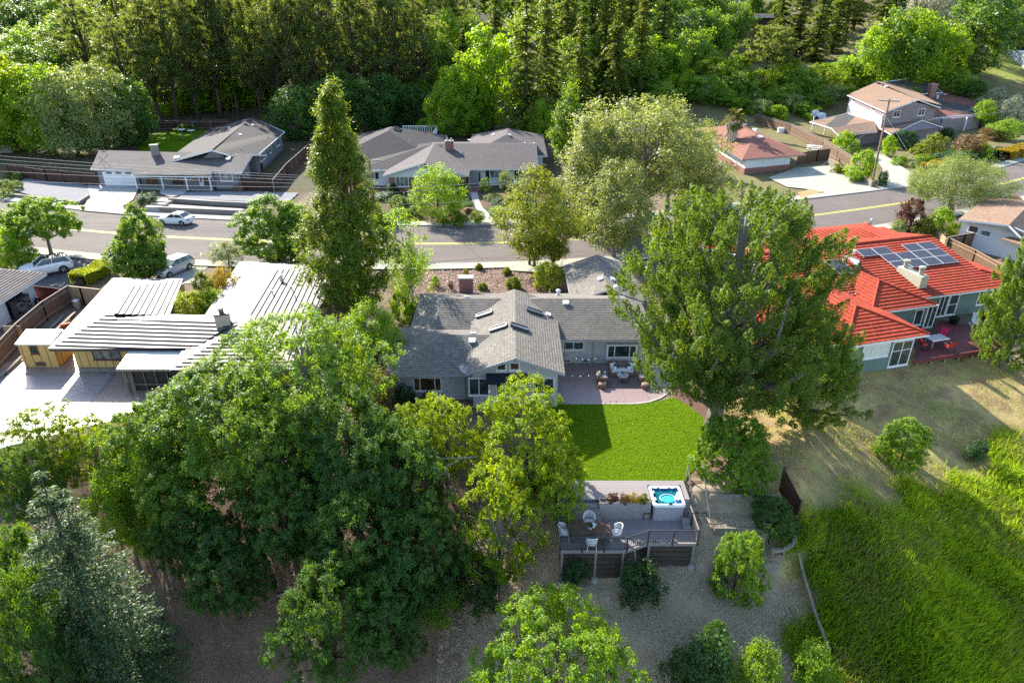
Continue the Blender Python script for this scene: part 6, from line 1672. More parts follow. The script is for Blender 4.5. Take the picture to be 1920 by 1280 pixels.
# ---------------------------------------------------------------- patio furniture
def sofa(c, w, rz, name, label, cat, cushions=True):
    t = thing(name, label, cat, c); f = Frame(c, rz); d = .8; mb = MB()
    mb.box(f(0, 0, .2), (w, d, .28), rz); part(mb, 'base', M['wicker_b'], t)
    mb = MB(); mb.box(f(0, d/2-.06, .56), (w, .12, .46), rz); part(mb, 'backrest', M['wicker_b'], t)
    for s in (-1, 1): mb = MB(); mb.box(f(s*(w/2-.07), -.03, .46), (.14, d-.1, .26), rz); part(mb, 'armrest', M['wicker_b'], t)
    mb = MB(); n = 1
    mb.box(f(0, -.06, .40), (w-.32, d-.2, .14), rz); part(mb, 'cushion', M['cushion'], t)
    for s in (-1, 1):
        for k in (0, 1):
            l = MB(); l.box(f(s*(w/2-.08), (-1 if k else 1)*(d/2-.08), .03), (.06, .06, .06), rz); part(l, 'leg', M['wicker_b'], t)
    return t
def pillow(c, s, rz, tilt, label, mat):
    mb = MB(); m = Matrix.Rotation(rz, 3, 'Z') @ Matrix.Rotation(tilt, 3, 'X'); k = 8; vs = []; fs = []
    for side in (-1, 1):
        for i in range(k+1):
            for j in range(k+1):
                u, v = i/k*2-1, j/k*2-1; b = .08*(1-u*u)**.5*(1-v*v)**.5 if abs(u) < 1 and abs(v) < 1 else 0
                vs.append(V3(c)+m @ Vector((u*s/2*(1-.06*(1-abs(v))), side*b, v*s/2*(1-.06*(1-abs(u))))))
    n = (k+1)*(k+1)
    for side in (0, 1):
        for i in range(k):
            for j in range(k):
                q = (side*n+i*(k+1)+j, side*n+(i+1)*(k+1)+j, side*n+(i+1)*(k+1)+j+1, side*n+i*(k+1)+j+1); fs.append(q if side else q[::-1])
    mb.mesh(vs, fs); single(mb, 'pillow', M[mat], label, 'pillow', c, 'pillows on the patio seats', True)
Pz = .03
sp_ = P(1166, 697, Pz+.2); sc_ = Vector((sp_.x, sp_.y, Pz))
sofa(sc_, 2.0, 0, 'sofa', 'brown wicker sofa with pale seat cushion against the patio wall', 'sofa')
pillow(sc_+Vector((-.72, .12, .68)), .46, .45, -.25, 'pale square pillow at the end of the sofa toward the gable', 'cushion'); pillow(sc_+Vector((.72, .12, .68)), .46, -.45, -.25, 'pale square pillow at the end of the sofa toward the pine', 'cushion')
pillow(sc_+Vector((-.48, .14, .66)), .40, .2, -.25, 'dark pillow behind the pale one, gable half of the sofa', 'cushion_d'); pillow(sc_+Vector((.48, .14, .66)), .40, -.2, -.25, 'dark pillow behind the pale one, pine half of the sofa', 'cushion_d')
pillow(sc_+Vector((-.55, -.12, .58)), .28, .5, -.5, 'small patterned pillow on the gable half of the sofa', 'white'); pillow(sc_+Vector((.5, -.12, .58)), .28, -.5, -.5, 'small patterned pillow on the pine half of the sofa', 'white')
ap_ = P(1128, 711, Pz+.2); ac = Vector((ap_.x, ap_.y, Pz)); sofa(ac, .84, R(90), 'armchair', 'brown wicker armchair on the gable side of the patio table', 'armchair')
bp_ = P(1208, 711, Pz+.2); bc = Vector((bp_.x, bp_.y, Pz)); sofa(bc, .84, R(-90), 'armchair', 'brown wicker armchair on the pine side of the patio table', 'armchair')
pillow(ac+Vector((-.16, .1, .66)), .40, R(80), -.25, 'pale pillow in the armchair on the gable side', 'cushion'); pillow(bc+Vector((.16, .1, .66)), .40, R(-80), -.25, 'pale pillow in the armchair on the pine side', 'cushion')
pillow(ac+Vector((-.05, .1, .62)), .3, R(70), -.4, 'dark pillow in the armchair on the gable side', 'cushion_d'); pillow(bc+Vector((.05, .1, .62)), .3, R(-70), -.4, 'dark pillow in the armchair on the pine side', 'cushion_d')
def pouf(p, label, mat):
    mb = MB(); mb.lathe(p, [(.26, 0), (.30, .08), (.31, .22), (.29, .34), (.25, .38), (.01, .40)], 20); single(mb, 'pouf', M[mat], label, 'pouf', p, 'poufs on the patio', True)
pp_ = P(1129, 726, Pz); pouf(pp_, 'round dark wicker pouf in shade before the gable side armchair', 'wicker_b')
pp_ = P(1209.5, 727, Pz); pouf(pp_, 'round sunlit wicker pouf before the pine side armchair', 'wicker_b')
def coffee_table():
    p = P(1167, 713, Pz); t = thing('coffee_table', 'round dark coffee table in front of the patio sofa', 'table', p); mb = MB(); mb.lathe(p, [(.01, .44), (.43, .44), (.44, .46), (.43, .49), (.01, .49)], 24); part(mb, 'tabletop', M['greytrim'], t)
    for i in range(4):
        a = .78+i*1.571; l = MB(); l.tube([p+Vector((.36*math.cos(a), .36*math.sin(a), .44)), p+Vector((.28*math.cos(a), .28*math.sin(a), 0))], .025, 6); part(l, 'leg', M['wood_w'], t)
    mb = MB(); mb.beam(p+Vector((-.27, -.27, .15)), p+Vector((.27, .27, .15)), .03, .03); mb.beam(p+Vector((-.27, .27, .17)), p+Vector((.27, -.27, .17)), .03, .03); part(mb, 'stretcher', M['wood_w'], t)
    pot_plant(p+Vector((0, .02, .49)), .13, .12, 'flowers in a white bowl on the coffee table', 'white', 'rust', lh=.16)
coffee_table()
rg = MB(); q = [sc_+Vector((-1.35, -.1, 0)), sc_+Vector((1.4, -.1, 0)), sc_+Vector((1.4, -2.1, 0)), sc_+Vector((-1.35, -2.1, 0))]; rg.prism([(p.x, p.y) for p in q], Pz, Pz+.012); single(rg, 'outdoor_rug', m_plain('brown_rug', (.16, .115, .11), (.13, .095, .09), 12, .95), 'dark brown rug under the patio coffee table and seats', 'rug')
def string_lights(p0, p1, n, z0, z1, label):
    t = thing('string_lights', label, 'string lights', p0); pts = [p0.lerp(p1, i/n)+Vector((0, 0, -.35*4*(i/n)*(1-i/n))) for i in range(n+1)]; mb = MB(); mb.tube(pts, .008, 4); part(mb, 'cable', M['black'], t)
    for i in range(1, n): b = MB(); b.ball(pts[i]-Vector((0, 0, .06)), .05, 8); part(b, 'bulb', M['white'], t)
for i, (a, b, lb) in enumerate((((1058, 652, 2.5), (1128, 668, 2.2), 'string of white bulbs over the patio, nearer the house wall'), ((1058, 690, 2.5), (1150, 690, 2.3), 'string of white bulbs over the patio, nearer the lawn'))):
    string_lights(P(a[0], a[1]+10, a[2]), P(b[0], b[1], b[2]), 6, 0, 0, lb)

# ---------------------------------------------------------------- red deck furniture
M['redcloth'] = m_plain('red_chair_cloth', (.62, .05, .03), (.5, .04, .025), 6, .8); M['pinkcloth'] = m_plain('pink_chair_cloth', (.62, .02, .12), None, 6, .8)
dc = P(1757, 633, .2+.7); dc = Vector((dc.x, dc.y, .2))
table('patio_table', 'grey rectangular table among red chairs on the red deck', dc, 1.7, 1.0, .72, 'greytrim', R(16), .05)
def sling(c, rz, label, m='redcloth'):
    t = thing('sling_chair', label, 'chair', c, 'red chairs round the grey table'); f = Frame(c, rz); mb = MB()
    for a, b in (((-.25, .42), (.22, .40)), ): mb.mesh([f(-.27, -.28, .43), f(.27, -.28, .43), f(.27, .2, .38), f(-.27, .2, .38), f(.27, .42, .95), f(-.27, .42, .95)], [(0, 1, 2, 3), (3, 2, 4, 5)])
    mb.mesh([f(-.27, -.28, .41), f(.27, -.28, .41), f(.27, .2, .36), f(-.27, .2, .36), f(.27, .44, .94), f(-.27, .44, .94)], [(3, 2, 1, 0), (5, 4, 2, 3)]); part(mb, 'seat', M[m], t)
    for s in (-1, 1):
        l = MB(); l.tube([f(s*.29, -.3, 0), f(s*.29, -.28, .62), f(s*.29, .3, .64), f(s*.29, .36, 0)], .02, 6); part(l, 'side_frame', M['black'], t)
fr16 = Frame(dc, R(16))
sling(fr16(-.1, 1.0), R(20), 'orange red chair behind the grey table on the red deck'); sling(fr16(1.35, .75), R(-50), 'pink red chair at the far corner of the grey table', 'pinkcloth')
sling(fr16(-1.45, -.2), R(95), 'bright red chair by the green corner wall at the table end'); sling(fr16(.25, -1.05), R(190), 'red chair with folded cushion on the slope side of the grey table')
def rocker(c, rz):
    t = thing('rocking_chair', 'white slatted rocking chair on the red deck by the wall', 'rocking chair', c); f = Frame(c, rz); s = MB()
    for i in range(5): s.box(f(0, -.22+i*.11, .42), (.5, .09, .03), rz)
    part(s, 'seat', M['white'], t); b = MB()
    for i in range(5): b.beam(f(-.2+i*.1, .25, .45), f(-.2+i*.1, .5, 1.1), .07, .03)
    b.beam(f(-.27, .5, 1.1), f(.27, .5, 1.1), .04, .08); part(b, 'backrest', M['white'], t)
    for x in (-.28, .28):
        r = MB(); r.tube([f(x, -.5, .08), f(x, -.2, .02), f(x, .2, .02), f(x, .65, .12)], .03, 6); r.box(f(x, -.22, .3), (.04, .05, .56), rz); r.box(f(x, .25, .3), (.04, .05, .56), rz); r.beam(f(x, -.3, .62), f(x, .35, .64), .08, .03); part(r, 'rocker', M['white'], t)
p = P(1827, 613, .2); rocker(p, R(-15))
for px, py, r, h_, lb in ((1787, 606, .42, .55, 'large black round planter by the glass door on the red deck'), (1842, 597, .5, .4, 'wide black round tub at the wall behind the rocking chair')):
    p = P(px, py, .2); pot_plant(p, r, h_, lb, 'black', 'darkshrub', 'planter_tub', .2)
p = P(1838, 668, -.6); small_chair(G(1838, 672), .4, 'small pale stool on the bare ground below the red deck', 'wood_w', name='garden_stool')

# ---------------------------------------------------------------- cars
def car(label, loc, rz, paint, kind, roofmat=None):
    """simple lofted body, local +x is forward; kind: sedan, suv or hatch"""
    t = thing('parked_car', label, 'car', (0, 0, 0)); L = {'sedan': 4.5, 'suv': 4.75, 'hatch': 4.5}[kind]; W = {'sedan': 1.78, 'suv': 1.95, 'hatch': 1.78}[kind]
    if kind == 'sedan': low = [(-2.25, .45, .78), (-2.15, .28, .98), (-1.5, .22, 1.02), (.55, .2, .97), (1.3, .2, .92), (2.0, .24, .78), (2.25, .36, .62)]; cab = [(-1.75, 1.0), (-1.05, 1.40), (.05, 1.42), (.85, .97)]
    elif kind == 'suv': low = [(-2.37, .55, .95), (-2.3, .36, 1.15), (-1.5, .3, 1.2), (.7, .3, 1.16), (1.4, .3, 1.12), (2.15, .34, .98), (2.37, .46, .75)]; cab = [(-2.25, 1.17), (-1.85, 1.68), (.15, 1.72), (1.05, 1.14)]
    else: low = [(-2.25, .45, .85), (-2.18, .28, 1.08), (-1.5, .22, 1.08), (.9, .22, 1.02), (1.4, .22, .97), (2.0, .26, .82), (2.25, .38, .65)]; cab = [(-2.1, 1.08), (-1.6, 1.52), (.1, 1.56), (1.3, 1.0)]
    mb = MB(); n = len(low)
    ring = []
    for i, (x, z0, z1) in enumerate(low):
        k = 1-.14*abs(x/(L/2))**4; w = W/2*k
        ring.append([Vector((x, y, z)) for y, z in ((-w*.92, z0), (w*.92, z0), (w, lerp(z0, z1, .3)), (w, lerp(z0, z1, .72)), (w*.92, z1), (-w*.92, z1), (-w, lerp(z0, z1, .72)), (-w, lerp(z0, z1, .3)))])
    vs = [p for r in ring for p in r]; fs = [(i*8+j, i*8+(j+1) % 8, (i+1)*8+(j+1) % 8, (i+1)*8+j) for i in range(n-1) for j in range(8)]
    fs = [f[::-1] for f in fs]; fs += [tuple(range(8)), tuple((n-1)*8+j for j in range(8))[::-1]]
    mb.mesh(vs, fs); body = part(mb, 'body', paint, t, smooth=False)
    # cabin: glass shell with painted roof and pillars
    wb, wt = W/2*.9, W/2*.72; g = MB(); rf = MB(); pl = MB()
    B = [(cab[0][0], cab[0][1]), (cab[3][0], cab[3][1])]; (xa, za), (xb, zb) = cab[1], cab[2]
    P8 = lambda s: [Vector((B[0][0], s*wb, B[0][1]-.03)), Vector((B[1][0], s*wb, B[1][1]-.03)), Vector((xb, s*wt, zb)), Vector((xa, s*wt, za))]
    l, r = P8(1), P8(-1)
    g.mesh(l+r, [(1, 0, 3, 2), (4, 5, 6, 7), (0, 4, 7, 3), (5, 1, 2, 6)]); part(g, 'windows', M['glass'] if kind != 'hatch' else m_glass('pale_windscreen', (.10, .15, .15), .1), t)
    m = Vector((xa, 0, za)).lerp(Vector((xb, 0, zb)), .5)+Vector((0, 0, .05))
    rf.mesh([l[3], l[2], r[2], r[3]], []); pts = [Vector((lerp(xa, xb, k), 0, lerp(za, zb, k)+.06*math.sin(math.pi*k)+.015)) for k in np.linspace(-.04, 1.04, 7)]
    for p, q in zip(pts[:-1], pts[1:]):
        for s0, s1, d0, d1 in ((-1, -.6, -.03, 0), (-.6, .6, 0, 0), (.6, 1, 0, -.03)):
            rf.mesh([p+Vector((0, s0*wt, d0)), q+Vector((0, s0*wt, d0)), q+Vector((0, s1*wt, d1)), p+Vector((0, s1*wt, d1))], [(0, 1, 2, 3)[::-1] if False else (3, 2, 1, 0)])
    part(rf, 'roof', roofmat or paint, t)
    for s in (l, r):
        sg = 1 if s is l else -1; e = Vector((0, sg*.012, .0))
        for a, b in ((s[0], s[3]), (s[1], s[2]), (s[3], s[2])): pl.beam(a+e, b+e, .05, .07)
        mx = lerp(B[0][0], B[1][0], .52); pl.beam(Vector((mx, sg*wb, B[0][1]))+e, Vector((lerp(xa, xb, .6), sg*wt, za))+e, .05, .06)
    part(pl, 'pillars', paint, t)
    rw = .33 if kind != 'suv' else .38
    for x in (-L*.29, L*.30):
        for s in (-1, 1):
            tb = MB(); y = s*(W/2-.1); k = 20; rr = [(.9, -.1), (1, -.07), (1, .07), (.9, .1)]
            vs = [Vector((x+rw*a*math.cos(6.283*j/k), y+b, rw+rw*a*math.sin(6.283*j/k))) for a, b in rr for j in range(k)]
            fs = [(i*k+j, i*k+(j+1) % k, (i+1)*k+(j+1) % k, (i+1)*k+j) for i in range(3) for j in range(k)]+[tuple(range(k))[::-1], tuple(3*k+j for j in range(k))]
            tb.mesh(vs, fs); tw = part(tb, 'wheel', M['black'], t); rb = MB(); yy = y+s*.105
            for j in range(5):
                a = 6.283*j/5; rb.beam((x, yy, rw), (x+rw*.62*math.cos(a), yy, rw+rw*.62*math.sin(a)), .02, .09)
            vs = [Vector((x+rw*q*math.cos(6.283*j/k), yy, rw+rw*q*math.sin(6.283*j/k))) for q in (.56, .68) for j in range(k)]; rb.mesh(vs, [(j, (j+1) % k, k+(j+1) % k, k+j) for j in range(k)]+[(j, (j+1) % k, k+(j+1) % k, k+j)[::-1] for j in range(k)]); part(rb, 'rim', M['metal'], tw)
            ab = MB(); vs = []
            for j in range(11): a = math.pi*j/10; vs += [Vector((x+rw*1.16*math.cos(a), s*(W/2*.985+.012), rw+rw*1.16*math.sin(a))), Vector((x+rw*.9*math.cos(a), s*(W/2*.985+.012), rw+rw*.9*math.sin(a)))]
            ab.mesh(vs, [(2*j, 2*j+2, 2*j+3, 2*j+1) for j in range(10)]+[(2*j, 2*j+1, 2*j+3, 2*j+2) for j in range(10)]); part(ab, 'wheel_arch', M['black'], body)
    for s in (-1, 1):
        hb = MB(); hb.box((L/2-.16, s*W*.34, low[5][2]-.14), (.22, .38, .13)); part(hb, 'headlight', M['glassg'], t)
        tl = MB(); tl.box((-L/2+.06, s*W*.36, low[1][2]-.16), (.12, .36, .15)); part(tl, 'tail_light', m_plain('tail_red', (.35, .01, .01), None, 3, .3), t)
        mm = MB(); mm.box((cab[3][0]-.25, s*(W/2+.06), low[3][2]+.06), (.12, .18, .12)); part(mm, 'mirror', paint, t)
    bb = MB(); bb.box((L/2-.03, 0, .45), (.08, W*.7, .14)); part(bb, 'grille', M['black'], t)
    pb = MB(); pb.box((L/2+.02, 0, .48), (.02, .4, .11)); part(pb, 'number_plate', M['white'], t)
    t.location = loc; t.rotation_euler = (0, 0, rz); WL[t.name] = V3(loc)
    return t
wp = NT('white_car_paint'); wp.principled((.78, .78, .79), .25, .5, 0, None, Coat_Weight=.6); sv = NT('silver_car_paint'); sv.principled((.58, .58, .60), .28, .5, .35, None, Coat_Weight=.6)
p = P(331, 419, .02); car('white sedan parked on the street before the grey garage house', p, math.pi-.16, wp.m, 'sedan')
p = P(90, 512, .03); car('white suv with black roof parked on the dark shaded driveway', p, R(218), wp.m, 'suv', M['black'])
p = P(327, 511, .04); car('silver hatchback parked nose down above the white ribbed roof', p, R(248), sv.m, 'hatch')
p = P(22, 452, .03); car('dark car mostly hidden behind the umbrella shaped street tree', p, math.pi-.2, M['glass'], 'sedan')
# ---------------------------------------------------------------- fences, walls, poles, wires
def fence(name, label, pts, hgt, mat, posts=None, cap=None, th=.04, both=True, group=None):
    pts = [V3(p) for p in pts]; t = thing(name, label, 'fence', pts[0], group); mb = MB()
    for a, b in zip(pts[:-1], pts[1:]):
        d = b-a; d.z = 0; d.normalize(); n = Vector((d.y, -d.x, 0))*th/2
        L = (b-a).length; k = max(1, int(L/1.2))
        for i in range(k):
            p, q = a.lerp(b, i/k), a.lerp(b, (i+1)/k); h0 = hgt+.035*math.sin(i*7.1); 
            vs = [p+n-Vector((0, 0, .15)), q+n-Vector((0, 0, .15)), q+n+Vector((0, 0, h0)), p+n+Vector((0, 0, h0)), p-n-Vector((0, 0, .15)), q-n-Vector((0, 0, .15)), q-n+Vector((0, 0, h0)), p-n+Vector((0, 0, h0))]
            mb.mesh(vs, [(0, 1, 2, 3), (5, 4, 7, 6), (3, 2, 6, 7), (1, 5, 6, 2), (4, 0, 3, 7)])
    part(mb, 'boards', M[mat], t)
    rb = MB()
    for a, b in zip(pts[:-1], pts[1:]):
        d = b-a; d.z = 0; d.normalize(); n = Vector((d.y, -d.x, 0))*(th/2+.03)
        if cap: rb.beam(a+Vector((0, 0, hgt+.05)), b+Vector((0, 0, hgt+.05)), .11, .05)
        for z in (.35, hgt-.3): rb.beam(a+n+Vector((0, 0, z)), b+n+Vector((0, 0, z)), .05, .09)
    part(rb, 'rails', M[cap or mat], t)
    if posts:
        for a, b in zip(pts[:-1], pts[1:]):
            k = max(1, int((b-a).length/posts))
            for i in range(k+1):
                p = a.lerp(b, i/k); pb = MB(); pb.box(p+Vector((0, -.07, hgt/2)), (.11, .11, hgt+.12)); part(pb, 'post', M['wood_w' if cap else mat], t)
    return t
fence('board_fence', 'long weathered brown board fence between the white and yellow houses', pg([(-60, 735), (0, 690), (45, 640), (90, 600), (138, 568)]), 1.75, 'fence', 2.4, 'wood_w')
fence('board_fence', 'tan board fence with cross braced gate beside the white ribbed roof', pg([(136, 568), (160, 571), (196, 575)]), 1.7, 'fence_t', 2.0, 'fence_t')
fence('board_fence', 'short dark red board fence by the shaded driveway', pg([(66, 562), (100, 566), (128, 570)]), 1.5, 'fence_r')
fence('board_fence', 'dark red fence corner at the left edge under the street tree', pg([(-20, 495), (16, 505)]), 1.5, 'fence_r')
fence('lattice_panel', 'small tan lattice panel behind the yellow shed', pg([(18, 645), (50, 645)]), 1.7, 'fence_t')
for i, (a, b, lb) in enumerate((((50, 660), (120, 590), 'long pale plank lying by the brown fence'), ((62, 655), (130, 598), 'dark plank on the lumber heap by the brown fence'), ((82, 640), (140, 585), 'brown plank on the lumber heap nearest the ribbed roof'), ((0, 705), (60, 650), 'pale pole lying beside the yellow shed'))):
    p, q = P(*a, .1+.05*i), P(*b, .1+.05*i); mb = MB(); mb.beam(p, q, .22, .06); single(mb, 'plank', M[('wood_w', 'wood_b', 'fence', 'wood_w')[i]], lb, 'plank', None, 'planks stored by the brown fence')
p = P(146, 577, 0); mb = MB(); mb.lathe(p, [(.30, 0), (.34, .7), (.36, .72), (.34, .8), (.05, .85)], 16); single(mb, 'dustbin', M['metal'], 'grey metal dustbin beside the tan gate', 'dustbin', p)
p = P(124, 612, 0); mb = MB(); mb.box(p+Vector((0, 0, .15)), (.8, .3, .3), .6); single(mb, 'window_box', M['redclay'], 'terracotta trough with plants by the white ribbed roof', 'planter', p)
# across the street
fence('board_fence', 'dark brown board fence on the left of the grey garage house', pg([(20, 332), (90, 341), (186, 349)]), 1.9, 'fence_d', 2.6)
fence('board_fence', 'dark board fence on the right of the grey garage house', pg([(455, 357), (515, 358)]), 1.8, 'fence_d', 2.6)
fence('board_fence', 'long dark fence running back beside the grey garage house', pg([(515, 362), (540, 330), (580, 292), (590, 272)]), 1.9, 'fence_d', 2.6, 'fence_d')
fence('board_fence', 'dark red fence at the foot of the tall pines', pg([(268, 246), (330, 244), (430, 243)]), 1.9, 'fence_d', 3.2, 'wood_w')
# right side fences
fence('board_fence', 'long brown board fence behind the hip roofed house', pg([(1414, 232), (1480, 252), (1540, 283), (1568, 301), (1600, 322)]), 2.1, 'fence', 3.0, 'wood_w')
fence('board_fence', 'short brown fence gate between hip roofed house and long fence', pg([(1493, 309), (1530, 302), (1552, 300)]), 1.9, 'fence', 2.4)
fence('board_fence', 'brown fence with orange top rail right of the red tiled roof', pg([(1770, 475), (1820, 500), (1868, 528)]), 1.8, 'fence', 2.2, 'fence_t')
fence('board_fence', 'grey weathered fence between red tiled roof and white walled house', pg([(1768, 476), (1800, 470), (1828, 466)]), 1.9, 'fence', 2.2, 'wood_w')
fence('board_fence', 'pale leaning old fence at the street end of the red tiled house', pg([(1738, 440), (1755, 452), (1768, 466)]), 1.3, 'fence_t', 1.2)
def wall_line(label, pts, hgt, mat, w=.3, cap=None, lift=0):
    t = thing('garden_wall', label, 'garden wall', pts[0]); mb = MB(); cb = MB()
    for a, b in zip(pts[:-1], pts[1:]):
        mb.beam(a+Vector((0, 0, lift+hgt/2)), b+Vector((0, 0, lift+hgt/2)), w, hgt); cb.beam(a+Vector((0, 0, lift+hgt+.03)), b+Vector((0, 0, lift+hgt+.03)), w+.06, .06)
    part(mb, 'wall', M[mat], t); part(cb, 'coping', M[cap or mat], t)
wall_line('long low wall with pale top before the grey porch gravel', pg([(318, 379), (400, 384.5), (474, 388)]), .55, 'wood_w', .3, 'concrete')
wall_line('low brown wall with pale top above the pavement behind the white sedan', pg([(292, 397), (370, 400), (458, 404)]), .65, 'wood_w', .3, 'concrete')
wall_line('low dark timber wall round the grey gravel bed', pg([(0, 366), (80, 377), (147, 385), (168, 371)]), .45, 'wood_w', .25, 'wood_w')
wall_line('tan block wall along the pale driveway of the hip roofed house', pg([(1553, 308), (1580, 322), (1634, 352)]), .9, 'wood_w', .3, 'fence_t')
wall_line('curved brick planter wall beside the front path', pg([(872, 412), (868, 402), (876, 397), (888, 399)]), .5, 'brick', .2)
def stairs_block(label, pts):
    t = thing('garden_steps', label, 'steps', pts[0])
    for i, p in enumerate(pts): mb = MB(); mb.box(p+Vector((0, 0, .1+.12*(len(pts)-i)/2)), (2.2, .8, .16+.12*(len(pts)-i)), -.2); part(mb, 'step', M['concrete'], t)
stairs_block('pale concrete steps leading up to the round landing', pg([(290, 396), (300, 388.5), (308, 382), (314, 377)]))

def pole_px(label, base, top, hz, arms, name='utility_pole', r=.17):
    b = P(*base, 0); tz = hz; tt = P(*top, hz); t = thing(name, label, 'utility pole', b)
    mb = MB(); mb.tube([b-Vector((0, 0, .5)), b.lerp(tt, .5), tt], [r, r*.88, r*.72], 12); part(mb, 'shaft', M['pole'], t)
    for (dz, w, a) in arms:
        c = tt.lerp(b, dz/hz); mb = MB(); e = Vector((math.cos(a), math.sin(a), 0)); mb.beam(c-e*w/2, c+e*w/2, .12, .14); ar = part(mb, 'cross_arm', M['wood_w'], t)
        for k in (-.42, -.22, .22, .42): ib = MB(); ib.lathe(c+e*w*k+Vector((0, 0, .07)), [(.05, 0), (.07, .08), (.04, .16), (.06, .2), (.02, .24)], 8); part(ib, 'insulator', M['ventwhite'], ar)
    return t, tt
_, TR = pole_px('tall leaning wooden utility pole with cross arm beside the pale driveway', (1633, 352), (1668, 186), 12.0, ((.25, 2.9, -.35),))
mb = MB(); c = TR-Vector((.35, .2, 2.6)); mb.lathe(c, [(.2, -.4), (.24, -.35), (.24, .35), (.1, .45)], 12)
single(mb, 'transformer', M['metal'], 'grey transformer drum on the tall leaning utility pole', 'transformer', c)
_, TL = pole_px('wooden utility pole beside the front garden, half hidden by the tall cedar', (706, 420), (692, 300), 8.6, ((.2, 2.6, .5), (1.6, 2.2, .5)))
mb = MB(); a = TR-Vector((0, 0, 2.4)); b = P(1726, 322, 0); mb.tube([a, b], .022, 5); single(mb, 'guy_wire', M['ventwhite'], 'pale guy wire slanting down from the tall leaning utility pole', 'guy wire', b)
def wire(label, a, b, sag, r=.017):
    n = 24; pts = [a.lerp(b, i/n)-Vector((0, 0, sag*4*(i/n)*(1-i/n))) for i in range(n+1)]; mb = MB(); mb.tube(pts, r, 5)
    single(mb, 'power_line', M['wirec'], label, 'power line', a)
M['wirec'] = m_plain('pale_cable', (.30, .30, .31), None, 5, .6, .2)
ya = 90
for i, (py0, py1) in enumerate(((289, 326), (296, 330), (303.5, 335), (318, 341), (336, 348), (362, 366))):
    z0, z1 = z_at(py0, ya), z_at(py1, 88); a, b = P(-8, py0, z0), P(560, py1, z1); d = (b-a)
    wire(('uppermost', 'second', 'third', 'fourth', 'fifth', 'lowest')[i]+' of the six power lines crossing before the garage house', a-d*.25, a+d*1.28, .35)
for i, (a, b) in enumerate((((700, 352, 6.0), (1000, 334, 6.4)), ((700, 362, 5.6), (1000, 338, 6.0)), ((700, 384, 5.0), (1000, 366, 5.0)))):
    wire(('upper', 'middle', 'lower')[i]+' of three power lines crossing before the brick and white house', P(*a), P(*b), .25)
for i, (a, b) in enumerate((((1480, 352, 4), (1655, 225, 9.3)), ((1672, 228, 9.3), (1920, 205, 9.5)), ((1672, 240, 8.6), (1920, 178, 11)))):
    wire(('thin cable falling from the leaning pole towards the street trees', 'lower cable from the leaning pole to the right edge', 'upper cable from the leaning pole to the right edge')[i], P(*a), P(*b), .3, .016)
def mailbox(px, py, label, mat='ventwhite', post='fence_r'):
    p = P(px, py, .1); t = thing('mailbox', label, 'mailbox', p); mb = MB(); mb.box(p+Vector((0, 0, .55)), (.1, .1, 1.1)); part(mb, 'post', M[post], t)
    mb = MB(); mb.box(p+Vector((0, -.05, 1.22)), (.26, .5, .18)); mb.lathe(p+Vector((0, -.05, 1.3)), [(.13, 0), (.12, .05), (.01, .1)], 10, sy=1.9); part(mb, 'box', M[mat], t)
mailbox(312, 489, 'white mailbox on a red post above the silver hatchback'); mailbox(1630, 430, 'grey mailbox beside a stone pillar by the red tiled house', 'metal', 'wood_w'); mailbox(945, 414, 'small pale mailbox post at the end of the curved path', 'metal', 'ventwhite')
p = P(1622, 436, .1); mb = MB(); mb.lathe(p, [(.5, 0), (.48, .9), (.4, 1.2), (.15, 1.3)], 10); single(mb, 'stone_pillar', M['brick'], 'short reddish stone pillar by the grey mailbox', 'pillar', p)
for i, px in enumerate((344, 362)):
    p = P(px, 262 if i == 0 else 264, 0); t = thing('bird_bath', ('pale round topped bird table on the sunlit back lawn, farther from the house', 'pale round topped bird table on the sunlit back lawn, nearer the house')[i], 'bird table', p); mb = MB(); mb.tube([p, p+Vector((0, 0, 1.9))], .06, 8); part(mb, 'post', M['wood_w'], t); mb = MB(); mb.lathe(p+Vector((0, 0, 1.85)), [(.1, 0), (.75, .1), (.75, .16), (.1, .22)], 16); part(mb, 'top', M['ventwhite'], t)
p = P(487, 320, 0); mb = MB(); mb.lathe(p, [(.55, 0), (.62, 1.0), (.66, 1.05), (.6, 1.2), (.05, 1.25)], 14); single(mb, 'dustbin', M['black'], 'large black bin beside the grey garage house wall', 'dustbin', p)
p = P(1466, 248, 0); mb = MB(); mb.lathe(p, [(.9, 0), (.95, .9), (.85, .95), (.8, .9)], 16); single(mb, 'tub', M['ventwhite'], 'white round tub against the long brown fence', 'tub', p)
p = P(1525, 285, 0); t = thing('picnic_table', 'small white picnic table by the long brown fence', 'table', p); mb = MB(); mb.box(p+Vector((0, 0, 1.1)), (2.6, .8, .08), -.45); part(mb, 'tabletop', M['white'], t)
for s in (-1, 1): mb = MB(); mb.box(p+Vector((.4*s, .9*s, .6)), (2.6, .35, .07), -.45); part(mb, 'bench', M['white'], t); mb = MB(); mb.box(p+Vector((.9*s, -.4*s, .5)), (.1, 1.6, 1.0), -.45); part(mb, 'leg', M['white'], t)
p = P(1775, 462, .8); mb = MB(); mb.box(p, (.9, .5, .3), .8); single(mb, 'yellow_crate', m_plain('yellow_plastic', (.6, .55, .02), None, 3, .5), 'bright yellow crate by the fence corner at the red tiled roof', 'crate', p)
